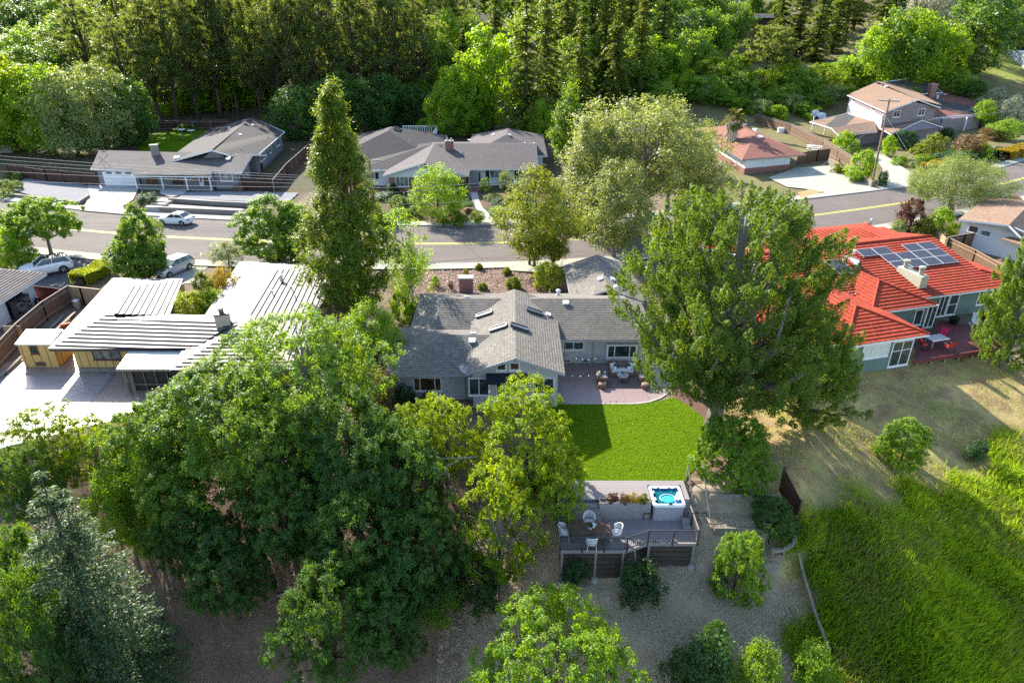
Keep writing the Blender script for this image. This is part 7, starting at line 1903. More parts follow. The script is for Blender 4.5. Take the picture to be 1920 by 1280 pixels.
# wooden rail and brown screen beside the lower yard
def rail(label, px, r=.08):
    pts = [G(a, b)+Vector((0, 0, .45)) for a, b in px]; t = thing('rail_fence', label, 'fence', pts[0]); mb = MB()
    for a, b in zip(pts[:-1], pts[1:]): mb.beam(a, b, r*1.6, r*1.6)
    part(mb, 'rail', M['wood_w'], t)
    for p in pts: mb = MB(); mb.box(p-Vector((0, 0, .3)), (.1, .1, .95)); part(mb, 'post', M['wood_w'], t)
rail('long low grey rail between straw yard and tall grass', [(1488, 1022), (1503, 1085), (1522, 1150), (1551, 1228)])
rail('short curved grey log edging the straw yard', [(1446, 1044), (1468, 1041), (1484, 1031), (1488, 1018)], .11)
a, b = G(1462, 915), G(1492, 975); fence('board_screen', 'dark brown board screen beside the citrus tree', [a, b], 1.5, 'fence_d', 1.5)
for i, px in enumerate(([(1090, 1105), (1120, 1096)], [(520, 1118), (555, 1106)], [(985, 1130), (1030, 1098)])):
    a, b = [G(*q, .05) for q in px]; mb = MB(); mb.tube([a, a.lerp(b, .5)+Vector((0, 0, .05)), b], [.05, .04, .02], 6); single(mb, 'fallen_branch', M['twig'], ('grey fallen branch on the straw yard left of the small shrub', 'grey fallen branch on bark mulch under the dark oaks', 'long grey fallen branch nearest the walnut tree')[i], 'branch', a)
for i, px in enumerate(([(302, 1145), (312, 1205), (318, 1280)], [(150, 1210), (120, 1285)])):
    pts = [G(*q, .06) for q in px]; mb = MB(); mb.tube(pts, .07, 6); single(mb, 'hose', M['black'], ('black drainage hose running down the mulch beside the spruce', 'black drainage hose in the bottom left corner')[i], 'hose', pts[0])
for i, (px, py) in enumerate(((1095, 1092), (1110, 1091), (1244, 1047))): pass

# ---------------------------------------------------------------- trees and shrubs near the camera
TP = tree_px
TP('oak_a', 555, 592, 850, 330, 'oak_tree', 'grey green oak with bare limbs standing nearest the white ribbed roof')
TP('oak_b', 395, 690, 905, 330, 'oak_tree', 'broad dark oak in front of the dark porch screen')
TP('oak_b', 265, 765, 955, 230, 'oak_tree', 'mid green oak left of the broad dark oak, behind the spruce')
TP('oak_a', 480, 745, 985, 250, 'oak_tree', 'oak in the middle of the dark grove under the grey green oak')
TP('walnut_a', 55, 770, 925, 180, 'fruit_tree', 'bright yellow green tree before the white terrace at the left edge')
TP('walnut_a', 158, 785, 935, 130, 'fruit_tree', 'bright yellow green tree between left edge tree and the oaks')
TP('lime_b', 245, 850, 990, 130, 'oak_tree', 'yellowish young tree behind the tip of the blue spruce')
TP('darkoak_a', 15, 845, 1010, 150, 'dark_tree', 'dark tree at the left edge behind the blue spruce')
TP('spruce_a', 72, 886, 1330, 350, 'blue_spruce', 'large blue grey spruce in the bottom left corner', rz=.5)
TP('darkoak_b', 405, 1000, 1160, 190, 'dark_tree', 'dark bluish tree beside the blue spruce above bare mulch')
TP('darkoak_a', 640, 735, 1000, 250, 'dark_tree', 'dark green tree left of the bright walnut')
TP('darkoak_a', 720, 800, 1045, 240, 'dark_tree', 'dark green tree directly behind the dead grey branches')
TP('darkoak_b', 520, 880, 1075, 210, 'dark_tree', 'dark tree in the hollow between oak grove and mulch')
TP('darkoak_b', 660, 930, 1160, 220, 'dark_tree', 'dark tree in the lower part of the grove')
TP('darkoak_b', 785, 960, 1165, 190, 'dark_tree', 'dark tree under the dead grey branches')
TP('darkoak_a', 600, 1070, 1290, 220, 'dark_tree', 'dark tree at the bottom edge right of the mulch slope')
TP('darkoak_b', 715, 1075, 1270, 170, 'dark_tree', 'dark small tree at the bottom edge next to the straw yard')
TP('bush_oak', 815, 1075, 1145, 120, 'shrub', 'dark feathery shrub below the bright walnut column', 'shrub')
TP('bush_dark', 890, 1050, 1130, 110, 'shrub', 'dark fern like shrub at the foot of the bright walnut', 'shrub')
TP('walnut_a', 985, 722, 965, 235, 'walnut_tree', 'bright yellow green walnut covering the lower house wall')
TP('walnut_b', 935, 845, 1120, 150, 'walnut_tree', 'tall narrow bright walnut column beside the deck')
TP('walnut_a', 830, 745, 930, 150, 'walnut_tree', 'small bright walnut before the left wing windows')
TP('walnut_a', 752, 760, 915, 150, 'walnut_tree', 'bright walnut left of the lilac house gable')
TP('walnut_b', 1055, 800, 990, 110, 'walnut_tree', 'bright walnut bough overhanging the deck steps')
TP('lime_a', 1048, 1165, 1400, 345, 'oak_tree', 'large rounded bright tree at the bottom edge of the yard')
TP('citrus_a', 1400, 1000, 1110, 112, 'citrus_tree', 'round bright shrub tree standing alone in the straw yard')
TP('lime_b', 1042, 1108, 1155, 44, 'shrub', 'tiny bright shrub alone on the straw yard', 'shrub')
TP('bush_dark', 1205, 1060, 1122, 88, 'shrub', 'dark shrub against the deck posts', 'shrub')
TP('bush_dark', 1080, 1042, 1086, 60, 'shrub', 'dark climber on the deck skirting', 'shrub')
TP('darkoak_b', 1345, 1165, 1235, 56, 'shrub', 'small dark shrub, topmost of the bottom cluster', 'shrub')
TP('bush_dark', 1325, 1200, 1300, 130, 'shrub', 'large dark shrub of the bottom cluster', 'shrub')
TP('bush_oak', 1432, 1212, 1300, 96, 'shrub', 'mid green shrub of the bottom cluster next to the bright one', 'shrub')
TP('bush_citrus', 1540, 1214, 1300, 84, 'shrub', 'bright round shrub at the end of the grey rail', 'shrub')
TP('darkoak_b', 1460, 935, 1020, 92, 'shrub', 'dark shrub at the end of the timber terraces', 'shrub')
TP('citrus_a', 1388, 785, 890, 165, 'citrus_tree', 'glossy bright citrus tree beside the garden stairs')
TP('citrus_a', 1710, 788, 868, 104, 'shrub', 'round green shrub alone on the dry slope', 'shrub')
TP('bush_dark', 1838, 828, 862, 42, 'shrub', 'small green shrub at the edge of the tall grass', 'shrub')
TP('lime_b', 692, 570, 700, 125, 'tree', 'bright yellow green tree at the left end of the lilac house')
TP('bush_rust', 690, 690, 765, 95, 'shrub', 'brownish shrub below the left wing eave', 'shrub')
TP('bush_dark', 757, 722, 762, 50, 'shrub', 'dark shrub at the left wing window', 'shrub'); TP('bush_dark', 803, 735, 766, 34, 'shrub', 'small dark cone shrub under the left wing wall', 'shrub')
TP('cedar_a', 616, 150, 600, 185, 'cedar_tree', 'very tall yellow green cedar between the two nearest houses', rz=1.0)
TP('birch_a', 748, 392, 575, 120, 'birch_tree', 'sparse grey twigged birch beside the tall cedar')
TP('weeping_a', 765, 445, 590, 78, 'weeping_tree', 'weeping green tree at the corner of the lilac house')
TP('bush_lime', 745, 550, 600, 40, 'shrub', 'green shrub under the weeping tree', 'shrub'); TP('bush_lime', 770, 572, 608, 36, 'shrub', 'bright shrub at the left roof edge of the lilac house', 'shrub')
TP('pine_a', 1412, 338, 800, 425, 'pine_tree', 'huge dark green pine between the lilac house and the red roofs', rz=.9)
TP('pine_b', 1550, 585, 790, 205, 'pine_tree', 'lower pine bough mass before the green walled house')
TP('pine_b', 1975, 440, 690, 170, 'pine_tree', 'pine at the right edge beside the red deck')
TP('walnut_b', 640, 590, 780, 60, 'shrub', 'narrow bright sapling left of the bright yellow green tree')
TP('darkoak_b', 20, 985, 1270, 150, 'dark_tree', 'dark tree in the shade at the left edge below the spruce tip')
TP('darkoak_a', 5, 1080, 1400, 200, 'dark_tree', 'dark tree in the bottom left corner behind the spruce')
TP('oak_b', 300, 880, 1050, 180, 'oak_tree', 'oak between the spruce tip and the dark bluish tree')
TP('darkoak_b', 350, 950, 1100, 160, 'dark_tree', 'dark tree just above the dark bluish tree')
TP('lime_b', 205, 900, 1040, 120, 'oak_tree', 'yellow green young tree touching the spruce tip')
# dead branches
def dead(c, L, label, seed, ang):
    rr = random.Random(seed); mb = MB(); c = V3(c)
    def go(p, d, l, r, k):
        q = p+d*l; m = p.lerp(q, .5)+Vector((rr.gauss(0, .05), rr.gauss(0, .05), rr.gauss(0, .05)))*l; mb.tube([p, m, q], [r, r*.8, r*.55], 5)
        if k <= 0: return
        for i in range(rr.choice((2, 3))):
            s = p.lerp(q, rr.uniform(.4, 1)); e = (d+Vector((rr.gauss(0, .5), rr.gauss(0, .5), rr.gauss(0, .35)))).normalized(); go(s, e, l*rr.uniform(.5, .75), r*.55, k-1)
    go(c, Vector(ang).normalized(), L*.5, .055, 4); single(mb, 'dead_branch', M['twig'], label, 'branch', c)
dead(G(900, 985)+Vector((0, 0, 5.2)), 4.5, 'bare grey dead branches reaching left out of the bright walnut', 4, (-1, -.3, .15))
dead(G(985, 1040)+Vector((0, 0, 3.6)), 2.6, 'bare grey dead twigs on the right side of the walnut column', 9, (1, -.1, -.1))
dead(G(1030, 960)+Vector((0, 0, 4.2)), 2.6, 'bare pale twigs hanging by the deck steps', 12, (.3, -.3, -.8))
dead(G(600, 860)+Vector((0, 0, 8.0)), 2.8, 'bare grey limbs in the crown of the grey green oak', 15, (-.2, .1, 1))
dead(G(840, 930)+Vector((0, 0, 5.0)), 2.6, 'bare pale twigs before the gable windows', 17, (.3, .8, .9))
# courtyard of the yellow house
TP('bush_cone', 372, 498, 590, 62, 'shrub', 'dark pointed juniper in the courtyard of the ribbed roof', 'shrub', ground=0); TP('bush_gold', 412, 500, 575, 58, 'shrub', 'golden shrub in the courtyard of the ribbed roof', 'shrub', ground=0)
TP('bush_char', 352, 547, 612, 78, 'shrub', 'chartreuse spreading shrub in the courtyard of the ribbed roof', 'shrub', ground=0); TP('bush_oak', 395, 545, 606, 66, 'shrub', 'green shrub in the courtyard nearest the pale chimney', 'shrub', ground=0)
# street trees, near side
TP('umbrella_a', 62, 372, 478, 150, 'street_tree', 'round umbrella shaped street tree above the white suv')
TP('bush_lime', 12, 430, 500, 70, 'shrub', 'yellow green shrub at the left edge by the street tree', 'shrub'); TP('lime_b', 30, 455, 505, 60, 'shrub', 'small bright tree under the umbrella shaped street tree')
TP('street_a', 246, 384, 522, 92, 'street_tree', 'tall narrow street tree left of the silver hatchback'); TP('street_a', 240, 432, 524, 122, 'street_tree', 'wide bushy street tree left of the silver hatchback')
TP('street_a', 500, 366, 490, 150, 'street_tree', 'wide dense street tree behind the white ribbed roof'); TP('street_a', 540, 380, 492, 90, 'street_tree', 'street tree touching the tall cedar'); TP('wispy_a', 418, 454, 497, 72, 'shrub', 'wispy olive shrub beside the pavement behind the ribbed roof', 'shrub')
TP('yellow_a', 1005, 308, 500, 150, 'street_tree', 'yellow olive street tree with many stems before the lilac house'); TP('yellow_a', 1040, 370, 500, 90, 'street_tree', 'smaller yellow olive tree sharing the verge with the large one')
TP('bush_char', 1028, 492, 542, 68, 'shrub', 'bright chartreuse bush beside the grey hip roof', 'shrub')
TP('tuft', 963, 522, 540, 30, 'shrub', 'yellow grass tuft nearest the chartreuse bush', 'shrub'); TP('bush_lime', 815, 518, 536, 20, 'shrub', 'small clipped green bush in the mulch bed by the brick chimney', 'shrub')
TP('tuft', 951, 503, 514, 18, 'shrub', 'yellow tuft in the middle of the mulch bed', 'shrub'); TP('tuft', 898, 495, 505, 14, 'shrub', 'little yellow tuft on the street side of the mulch bed', 'shrub'); TP('tuft', 905, 532, 542, 20, 'shrub', 'low yellow tuft at the back roof edge', 'shrub'); TP('bush_yellow', 873, 503, 514, 13, 'shrub', 'small yellow bush just behind the brick chimney', 'shrub')
TP('bush_purple', 845, 528, 542, 14, 'shrub', 'small red bush left of the brick chimney', 'shrub')
# grey oaks and poplar in the middle
TP('grey_a', 1215, 178, 420, 270, 'oak_tree', 'huge pale grey green oak across the street in the middle'); TP('grey_b', 1120, 215, 425, 150, 'oak_tree', 'pale grey green oak left of the huge one'); TP('grey_b', 1165, 300, 482, 150, 'oak_tree', 'grey green oak on the near pavement under the huge one')
TP('grey_b', 1310, 280, 385, 140, 'oak_tree', 'grey green tree before the hip roofed house'); TP('grey_a', 1270, 215, 400, 170, 'oak_tree', 'pale grey green oak between the huge one and the palm'); TP('poplar_a', 1068, 145, 300, 70, 'poplar_tree', 'bright green poplar behind the dark shingle roof')
TP('lime_b', 1100, 400, 440, 60, 'shrub', 'bright small tree on the far pavement by the yellow olive tree')
# gardens across the street
TP('lime_b', 818, 314, 410, 118, 'garden_tree', 'round bright tree before the brick gable')
for a in (((910, 332, 360, 24, 'bush_clip', 'clipped dark green bush right of the brick house door'), (948, 321, 356, 34, 'bush_olive', 'grey green round bush under the brick house window'), (745, 366, 385, 40, 'bush_clip', 'flat clipped hedge bush left in the brick house garden'), (778, 385, 405, 36, 'bush_clip', 'clipped bush nearest the kerb in the brick house garden'), (750, 392, 412, 44, 'bush_lime', 'loose green bush by the utility pole'), (850, 398, 420, 60, 'bush_lime', 'green bush under the round bright tree'), (895, 395, 418, 30, 'bush_citrus', 'bright bush inside the curved brick planter'), (935, 388, 418, 40, 'bush_citrus', 'bright bush right of the curved path'), (1000, 380, 415, 60, 'bush_oak', 'dark bush behind the yellow olive tree'), (1075, 365, 415, 50, 'bush_dark', 'dark bush right of the yellow olive tree'), (735, 345, 362, 24, 'bush_dark', 'dark bush under the white boarded wing'), (860, 340, 362, 34, 'bush_dark', 'dark bush at the brick gable corner'), (720, 400, 425, 50, 'bush_oak', 'green bush at the kerb beside the tall cedar'), (690, 375, 420, 60, 'bush_oak', 'tall bush between cedar and utility pole'), (820, 392, 416, 40, 'bush_olive', 'grey green bush in the reddish garden bed'))): TP(a[4], a[0], a[1], a[2], a[3], 'shrub', a[5], 'shrub', 'shrubs of the brick house garden')
for i, a in enumerate(((14, 318, 332, 22, 'clipped ball shrub at the back of the left edge cluster'), (30, 322, 338, 22, 'clipped ball shrub beside the gravel corner'), (8, 336, 352, 26, 'clipped ball shrub at the very left edge'), (26, 338, 356, 30, 'largest clipped ball shrub of the left edge cluster'), (6, 352, 372, 28, 'clipped ball shrub nearest the street at the left edge'))): TP('bush_clip', *a[:4], 'shrub', a[4], 'shrub', 'clipped ball shrubs at the left edge')
TP('bush_dark', 272, 362, 385, 40, 'shrub', 'low dark shrub between pale driveway and round landing', 'shrub')
# right side gardens
def palm(px, topy, basey, label):
    g = P(px, basey, 0); zt = z_at(topy, g.y); t = thing('palm_tree', label, 'palm tree', g); mb = MB(); rg = np.random.default_rng(77)
    mb.tube([g-Vector((0, 0, .3)), g+Vector((0, 0, zt*.35)), g+Vector((0, 0, zt*.42)), g+Vector((0, 0, zt*.75))], [.32, .34, .8, .95], 12); part(mb, 'trunk', M['bark_g'], t)
    n = 900; a = rg.random(n)*6.283; k = rg.random(n)
    el = rg.uniform(-.9, 1.3, 46); az = rg.random(46)*6.283; C = []; N = []; A = []
    for e, z in zip(el, az):
        d = np.array([math.cos(z)*math.cos(e), math.sin(z)*math.cos(e), math.sin(e)]); s = np.array([-math.sin(z), math.cos(z), 0])
        for q in np.linspace(.3, 1, 9):
            c = np.array([0, 0, zt*.86])+d*q*2.0+np.array([0, 0, -.5*q*q])
            for sg in (-1, 1): C.append(c+s*sg*.18*q); N.append(np.cross(d, s)+rg.normal(size=3)*.3); A.append(d+s*sg*.6)
    link('crown', leaf_mesh('palm_crown', np.array(C), np.array(N), np.array(A), .75, .16, L_['palm'], rg), t)
    n = 500; az = rg.random(n)*6.283; zz = rg.uniform(.42, .8, n)*zt; rad = 1.0-.3*rg.random(n)
    C = np.stack([rad*np.cos(az), rad*np.sin(az), zz], 1); link('dead_fronds', leaf_mesh('palm_skirt', C, np.stack([np.cos(az), np.sin(az), rg.normal(size=n)*.2], 1), np.array([[0, 0, -1.]])+rg.normal(size=(n, 3))*.25, 1.2, .16, L_['straw'], rg), t)
palm(1365, 207, 300, 'shaggy fan palm with thick dead skirt before the hip roof')
for a in ((1590, 249, 290, 54, 'bush_lime', 'round bright shrub beside the long brown fence'), (1624, 284, 338, 58, 'bush_lime', 'large bright shrub left of the leaning pole'), (1605, 320, 342, 30, 'bush_citrus', 'small bright shrub on the block wall'), (1575, 305, 325, 30, 'bush_yellow', 'yellow plant on top of the block wall'), (1756, 252, 298, 74, 'bush_yellow', 'yellow green shrub in the two storey house garden'), (1828, 252, 296, 66, 'bush_rust', 'reddish shrub in the two storey house garden'), (1704, 245, 280, 48, 'bush_dark', 'dark shrub at the entry gable'), (1672, 255, 292, 30, 'bush_lime', 'narrow shrub beside the carport drive'), (1690, 293, 310, 34, 'bush_lime', 'low bright shrub by the steep driveway'), (1722, 300, 315, 24, 'bush_clip', 'small clipped yellow ball by the guy wire'), (1735, 290, 308, 34, 'bush_citrus', 'agave like bright shrub by the guy wire'), (1800, 285, 315, 90, 'bush_dark', 'dark hedge mass right in the two storey garden'), (1850, 272, 300, 40, 'bush_lime', 'bright shrub near the right edge garden'), (1865, 240, 262, 50, 'bush_rust', 'rusty round shrub by the right edge path'), (1715, 165, 205, 40, 'bush_oak', 'dark bush behind the two storey house'), (1780, 240, 262, 30, 'bush_dark', 'dark bush under the long porch'), (1850, 190, 240, 50, 'bush_lime', 'bright bush behind the long tan roof'), (1875, 165, 225, 56, 'bush_pale', 'pale pampas plumes before the blue house'), (1905, 180, 240, 50, 'bush_pale', 'pale pampas plumes at the right edge'), (1895, 225, 262, 60, 'bush_citrus', 'bright shrub under the pampas plumes'), (1660, 320, 350, 20, 'bush_dark', 'dark shrub behind the foot of the leaning pole')): TP(a[4], a[0], a[1], a[2], a[3], 'shrub', a[5], 'shrub', 'garden shrubs right across the street')
TP('olive_a', 1815, 298, 408, 175, 'olive_tree', 'feathery olive tree with leaning trunks by the yellow line'); TP('olive_a', 1745, 320, 390, 60, 'olive_tree', 'small feathery olive bough left of the olive tree')
for a in ((1718, 372, 435, 62, 'bush_purple', 'dark purple bush on the near verge by the red tiled roof'), (1775, 392, 440, 56, 'bush_lime', 'bright bush right of the purple bush'), (1742, 405, 445, 46, 'bush_yellow', 'yellow green bush between purple and bright bushes'), (1690, 412, 438, 34, 'bush_olive', 'olive green bush by the grey mailbox'), (1808, 418, 450, 40, 'bush_lime', 'bright bush behind the grey weathered fence'), (1870, 362, 398, 46, 'bush_dark', 'dark round shrub right of the olive tree'), (1895, 368, 402, 34, 'bush_dark', 'dark clipped shrub at the right edge by the street'), (1908, 368, 386, 30, 'bush_rust', 'orange shrub at the right edge by the street'), (1840, 375, 402, 30, 'bush_dark', 'dark shrub under the olive trunks')): TP(a[4], a[0], a[1], a[2], a[3], 'shrub', a[5], 'shrub', 'shrubs on the near verge at the right')
def hedge(label, a, b, w, hgt, leaf, seed, name='hedge'):
    rg = np.random.default_rng(seed); a, b = V3(a), V3(b); L = (b-a).length; n = int(L*w*900/max(1, L*.12)); d = (b-a).normalized(); s = Vector((-d.y, d.x, 0))
    u, v, q = rg.random(n), rg.uniform(-1, 1, n), rg.random(n)**.45; k = rg.random(n) < .5; v = np.where(k, np.sign(v)*rg.uniform(.8, 1.0, n), v); q = np.where(k, q, rg.uniform(.9, 1.08, n)); wob = 1+.12*np.sin(u*L*1.7)
    C = np.outer(u, np.array(b-a))+np.outer(v*w/2*wob, np.array(s)); C[:, 2] += q*hgt*(1+.08*np.sin(u*L*2.3))
    N = np.outer(np.where(k, v, 0), np.array(s))+np.array([0, 0, .6])+rg.normal(size=(n, 3))*.6
    me = leaf_mesh('hedge', C, N, rg.normal(size=(n, 3)), .24, .15, L_[leaf], rg); t = thing(name, label, 'hedge', a); link('foliage', me, t); mb = MB(); mb.beam(a+Vector((0, 0, hgt*.3)), b+Vector((0, 0, hgt*.3)), w*.4, hgt*.55); part(mb, 'branches', M['bark'], t)
for i, (a, b, w, hg, lf, lb) in enumerate((((150, 535), (205, 508), 2.0, 1.1, 'char', 'bright yellow green hedge along the shaded driveway'), ((1735, 325), (1800, 306), 2.2, 1.3, 'gold', 'orange topped hedge before the olive tree'), ((1800, 305), (1880, 292), 2.0, 1.3, 'darkshrub', 'dark clipped hedge right of the orange topped hedge'), ((1878, 300), (1925, 288), 2.6, 1.5, 'gold', 'golden clipped hedge at the right edge'), ((1500, 222), (1590, 195), 4, 2.2, 'citrus', 'long bright hedge behind the carport'), ((1440, 205), (1530, 232), 3.0, 1.8, 'lime', 'bright hedge behind the long brown fence'))):
    hedge(lb, P(*a, 0), P(*b, 0), w, hg, lf, 300+i)

# ---------------------------------------------------------------- the wooded background
ORD = ['first', 'second', 'third', 'fourth', 'fifth', 'sixth', 'seventh', 'eighth', 'ninth', 'tenth', 'eleventh', 'twelfth', 'thirteenth', 'fourteenth', 'fifteenth', 'sixteenth', 'seventeenth', 'eighteenth', 'nineteenth', 'twentieth']
def row(key, items, kind, cat, phrase, group):
    """items: (x px, base row, height m, width m); labels rank them from the left"""
    items = sorted(items)
    for i, (px, py, hm, wm) in enumerate(items):
        g = G(px, py); tr, cr, H, Rd = PROTO[key if isinstance(key, str) else key[i % len(key)]]
        o = 'leftmost' if i == 0 else 'rightmost' if i == len(items)-1 else ORD[i]+' from the left'
        plant(key if isinstance(key, str) else key[i % len(key)], g-Vector((0, 0, .2)), random.random()*6.28, wm/2/Rd, hm/H, kind, o+' '+phrase, cat, group)
tp3 = ('tall_pine_a', 'tall_pine_b', 'tall_pine_c')
row(tp3, [(262, 246, 25, 13), (303, 238, 27, 15), (332, 232, 30, 13), (372, 226, 31, 12), (415, 222, 31, 14), (448, 216, 33, 12), (492, 218, 31, 12), (525, 222, 30, 13), (562, 226, 32, 12), (598, 222, 33, 13), (640, 218, 32, 12)], 'tall_pine', 'tree', 'tall dark pine standing behind the grey garage house', 'tall pines behind the garage house')
row(tp3, [(678, 222, 31, 12), (712, 218, 33, 13), (748, 214, 32, 12), (786, 208, 27, 12)], 'tall_pine', 'tree', 'tall dark pine behind the brick and white house', 'tall pines behind the brick house')
row(('far_oak_b', 'deodar_b', 'far_dark', 'far_oak_a'), [(270, 205, 13, 12), (345, 200, 17, 13), (430, 195, 14, 13), (510, 190, 18, 13), (585, 192, 14, 12), (655, 190, 18, 13), (725, 186, 15, 13), (800, 184, 17, 13), (870, 190, 16, 12), (230, 200, 12, 13)], 'understorey_tree', 'tree', 'mid height tree between the trunks of the tall pines', 'mid height trees among the pines')
row(('far_oak_a', 'far_oak_b', 'far_lime'), [(200, 140, 14, 14), (290, 165, 13, 13), (380, 160, 15, 14), (455, 160, 14, 13), (530, 158, 16, 14), (605, 158, 14, 13), (680, 155, 16, 14), (760, 150, 15, 14), (840, 150, 16, 14), (910, 150, 16, 14)], 'understorey_tree', 'tree', 'green tree seen through the second rank of pines', 'green trees behind the second rank')
row(tp3, [(180, 168, 24, 14), (240, 150, 25, 15), (330, 140, 28, 15), (400, 130, 30, 15), (470, 132, 30, 15), (540, 128, 32, 15), (610, 126, 32, 15), (690, 120, 33, 15), (770, 118, 33, 15), (850, 115, 32, 15)], 'tall_pine', 'tree', 'hazy tall pine in the second rank of the wood', 'second rank of tall pines')
row(('deodar_a', 'deodar_b'), [(985, 262, 29, 13), (1020, 248, 34, 13), (930, 190, 28, 12), (1085, 225, 27, 11), (1150, 205, 26, 11), (1130, 180, 30, 13), (1195, 190, 25, 12), (1060, 150, 32, 14), (1175, 130, 29, 14), (1235, 150, 22, 12)], 'deodar_cedar', 'tree', 'drooping yellow green deodar above the dark shingle roof', 'deodars behind the brick house')
row(('far_lime', 'far_lime'), [(872, 250, 15, 13), (925, 246, 20, 15), (845, 258, 10, 10), (1010, 266, 8, 7)], 'broadleaf_tree', 'tree', 'bright broadleaf tree behind the wide dark roof', 'bright trees behind the brick house')
row(('far_lime', 'far_gold', 'far_lime'), [(14, 285, 14, 13), (56, 280, 16, 15), (104, 288, 15, 13)], 'broadleaf_tree', 'tree', 'bright tree behind the dark fence at the left edge', 'bright trees at the left edge')
row(('far_willow', ), [(150, 292, 14, 13), (198, 286, 15, 15)], 'willow_tree', 'tree', 'pale feathery tree left of the sunlit back lawn', 'feathery trees left of the back lawn')
row(('far_dark', ), [(252, 275, 13, 12), (225, 255, 12, 12), (560, 262, 10, 11), (610, 258, 11, 10), (650, 250, 12, 11), (715, 240, 11, 12), (775, 236, 9, 10)], 'dark_tree', 'tree', 'dark round tree in the shade of the tall pines', 'dark understorey trees')
row(('far_lime', 'far_gold'), [(320, 218, 8, 10), (385, 212, 8, 10), (440, 205, 9, 11), (500, 200, 8, 10), (545, 208, 9, 10), (600, 206, 8, 9), (660, 205, 8, 10), (735, 204, 8, 10), (810, 205, 8, 9), (285, 232, 6, 8)], 'broadleaf_tree', 'tree', 'sunlit bright tree glowing between the pine trunks', 'bright undergrowth trees between the pines')
row(('bush_citrus', 'bush_lime', 'bush_yellow'), [(350, 247, 1.6, 4), (820, 245, 3.5, 6), (893, 255, 4, 6), (800, 250, 3, 5)], 'shrub', 'shrub', 'small bright shrub at the foot of the wood', 'bright shrubs at the foot of the wood')
row(('far_oak_a', 'far_oak_b', 'far_dark'), [(15, 190, 11, 14), (60, 180, 11, 14), (110, 170, 12, 14), (35, 140, 12, 15), (85, 125, 12, 15), (140, 110, 12, 15), (20, 95, 13, 16), (75, 80, 13, 16), (130, 66, 14, 17), (190, 90, 14, 16), (20, 50, 15, 19), (90, 38, 15, 19), (160, 36, 15, 19)], 'hillside_tree', 'tree', 'round tree on the hazy hillside at the top left', 'round trees on the top left hillside')
row(('far_oak_b', 'far_oak_a'), [(240, 40, 16, 20), (320, 45, 16, 20), (410, 40, 16, 20), (500, 42, 16, 20), (590, 40, 16, 20), (680, 42, 16, 20), (770, 40, 16, 20), (860, 42, 16, 20), (960, 44, 16, 20)], 'hillside_tree', 'tree', 'far tree glimpsed through the tall pines at the top', 'far trees behind the tall pines')
row(('deodar_b', 'deodar_a', 'deodar_b'), [(1105, 110, 26, 14), (1150, 90, 27, 14), (1205, 110, 24, 13), (1225, 80, 24, 13)], 'conifer', 'tree', 'conifer on the wooded slope above the grey green oaks', 'conifers above the grey oaks')
row(('far_oak_b', 'far_oak_a', 'far_lime', 'far_oak_a', 'far_dark'), [(1200, 175, 11.7, 13.440000000000001), (1235, 165, 11.7, 13.440000000000001), (1270, 150, 11.7, 13.440000000000001), (1300, 140, 11.7, 13.440000000000001), (1245, 125, 13.0, 14.560000000000002), (1285, 115, 13.0, 14.560000000000002), (1325, 108, 13.0, 13.440000000000001), (1255, 92, 14.3, 15.680000000000001), (1300, 82, 14.3, 14.560000000000002), (1340, 78, 13.0, 13.440000000000001), (1375, 92, 11.7, 11.200000000000001), (1230, 68, 15.6, 16.8), (1275, 58, 15.6, 16.8), (1318, 52, 14.3, 14.560000000000002), (1245, 40, 16.9, 19.040000000000003), (1285, 30, 15.6, 16.8)], 'hillside_tree', 'tree', 'round tree on the sunlit slope left of the brown hut', 'round trees left of the brown hut')
row(('far_oak_a', 'far_lime', 'far_oak_b', 'far_gold'), [(1310, 195, 6, 9), (1345, 188, 6, 9), (1385, 184, 6, 9), (1420, 178, 6, 9), (1335, 165, 7, 10), (1375, 158, 7, 9), (1280, 190, 7, 10), (1460, 195, 5, 8), (1500, 178, 6, 9), (1540, 168, 6, 9), (1580, 158, 7, 9), (1470, 165, 7, 9), (1240, 205, 7, 9)], 'hillside_tree', 'tree', 'low scrub oak on the slope behind the hip roofed house', 'scrub oaks behind the hip roofed house')
row(('bush_citrus', 'bush_lime', 'bush_oak', 'bush_olive'), [(1395, 212, 3, 6), (1425, 214, 3.4, 7), (1455, 222, 3, 6), (1480, 205, 3.6, 8), (1505, 215, 3, 7), (1530, 198, 3.5, 8), (1558, 188, 3.5, 8), (1585, 182, 3, 7), (1445, 198, 3.6, 8), (1610, 160, 4, 8), (1520, 182, 4, 8), (1475, 188, 4, 8), (1405, 196, 4, 8), (1360, 200, 4, 8)], 'shrub', 'shrub', 'bright shrub on the bank behind the long brown fence', 'bright shrubs on the bank behind the brown fence')
row(('bush_dark', 'bush_oak', 'bush_clip'), [(725, 372, 1.0, 4), (760, 380, .8, 4), (800, 378, .7, 4), (835, 376, .8, 4), (862, 384, .8, 4), (925, 372, .7, 4), (950, 380, .7, 4), (975, 374, .8, 5), (960, 400, .9, 4), (990, 405, 1, 4)], 'ground_shrub', 'shrub', 'low dark ivy like shrub in the brick house garden', 'low dark shrubs in the brick house garden')
row(('umbrella_pine', ), [(1432, 158, 14, 15)], 'umbrella_pine', 'tree', 'and only umbrella pine below the brown hut', 'umbrella pines')
row(('deodar_a', 'deodar_b', 'tall_pine_c', 'deodar_b'), [(1455, 92, 22, 13), (1490, 105, 22, 13), (1525, 118, 20, 12), (1560, 100, 22, 12), (1585, 80, 22, 14), (1500, 62, 22, 15), (1545, 55, 22, 15), (1600, 50, 22, 15), (1655, 48, 22, 15)], 'conifer', 'tree', 'olive green conifer right of the brown hut', 'conifers right of the brown hut')
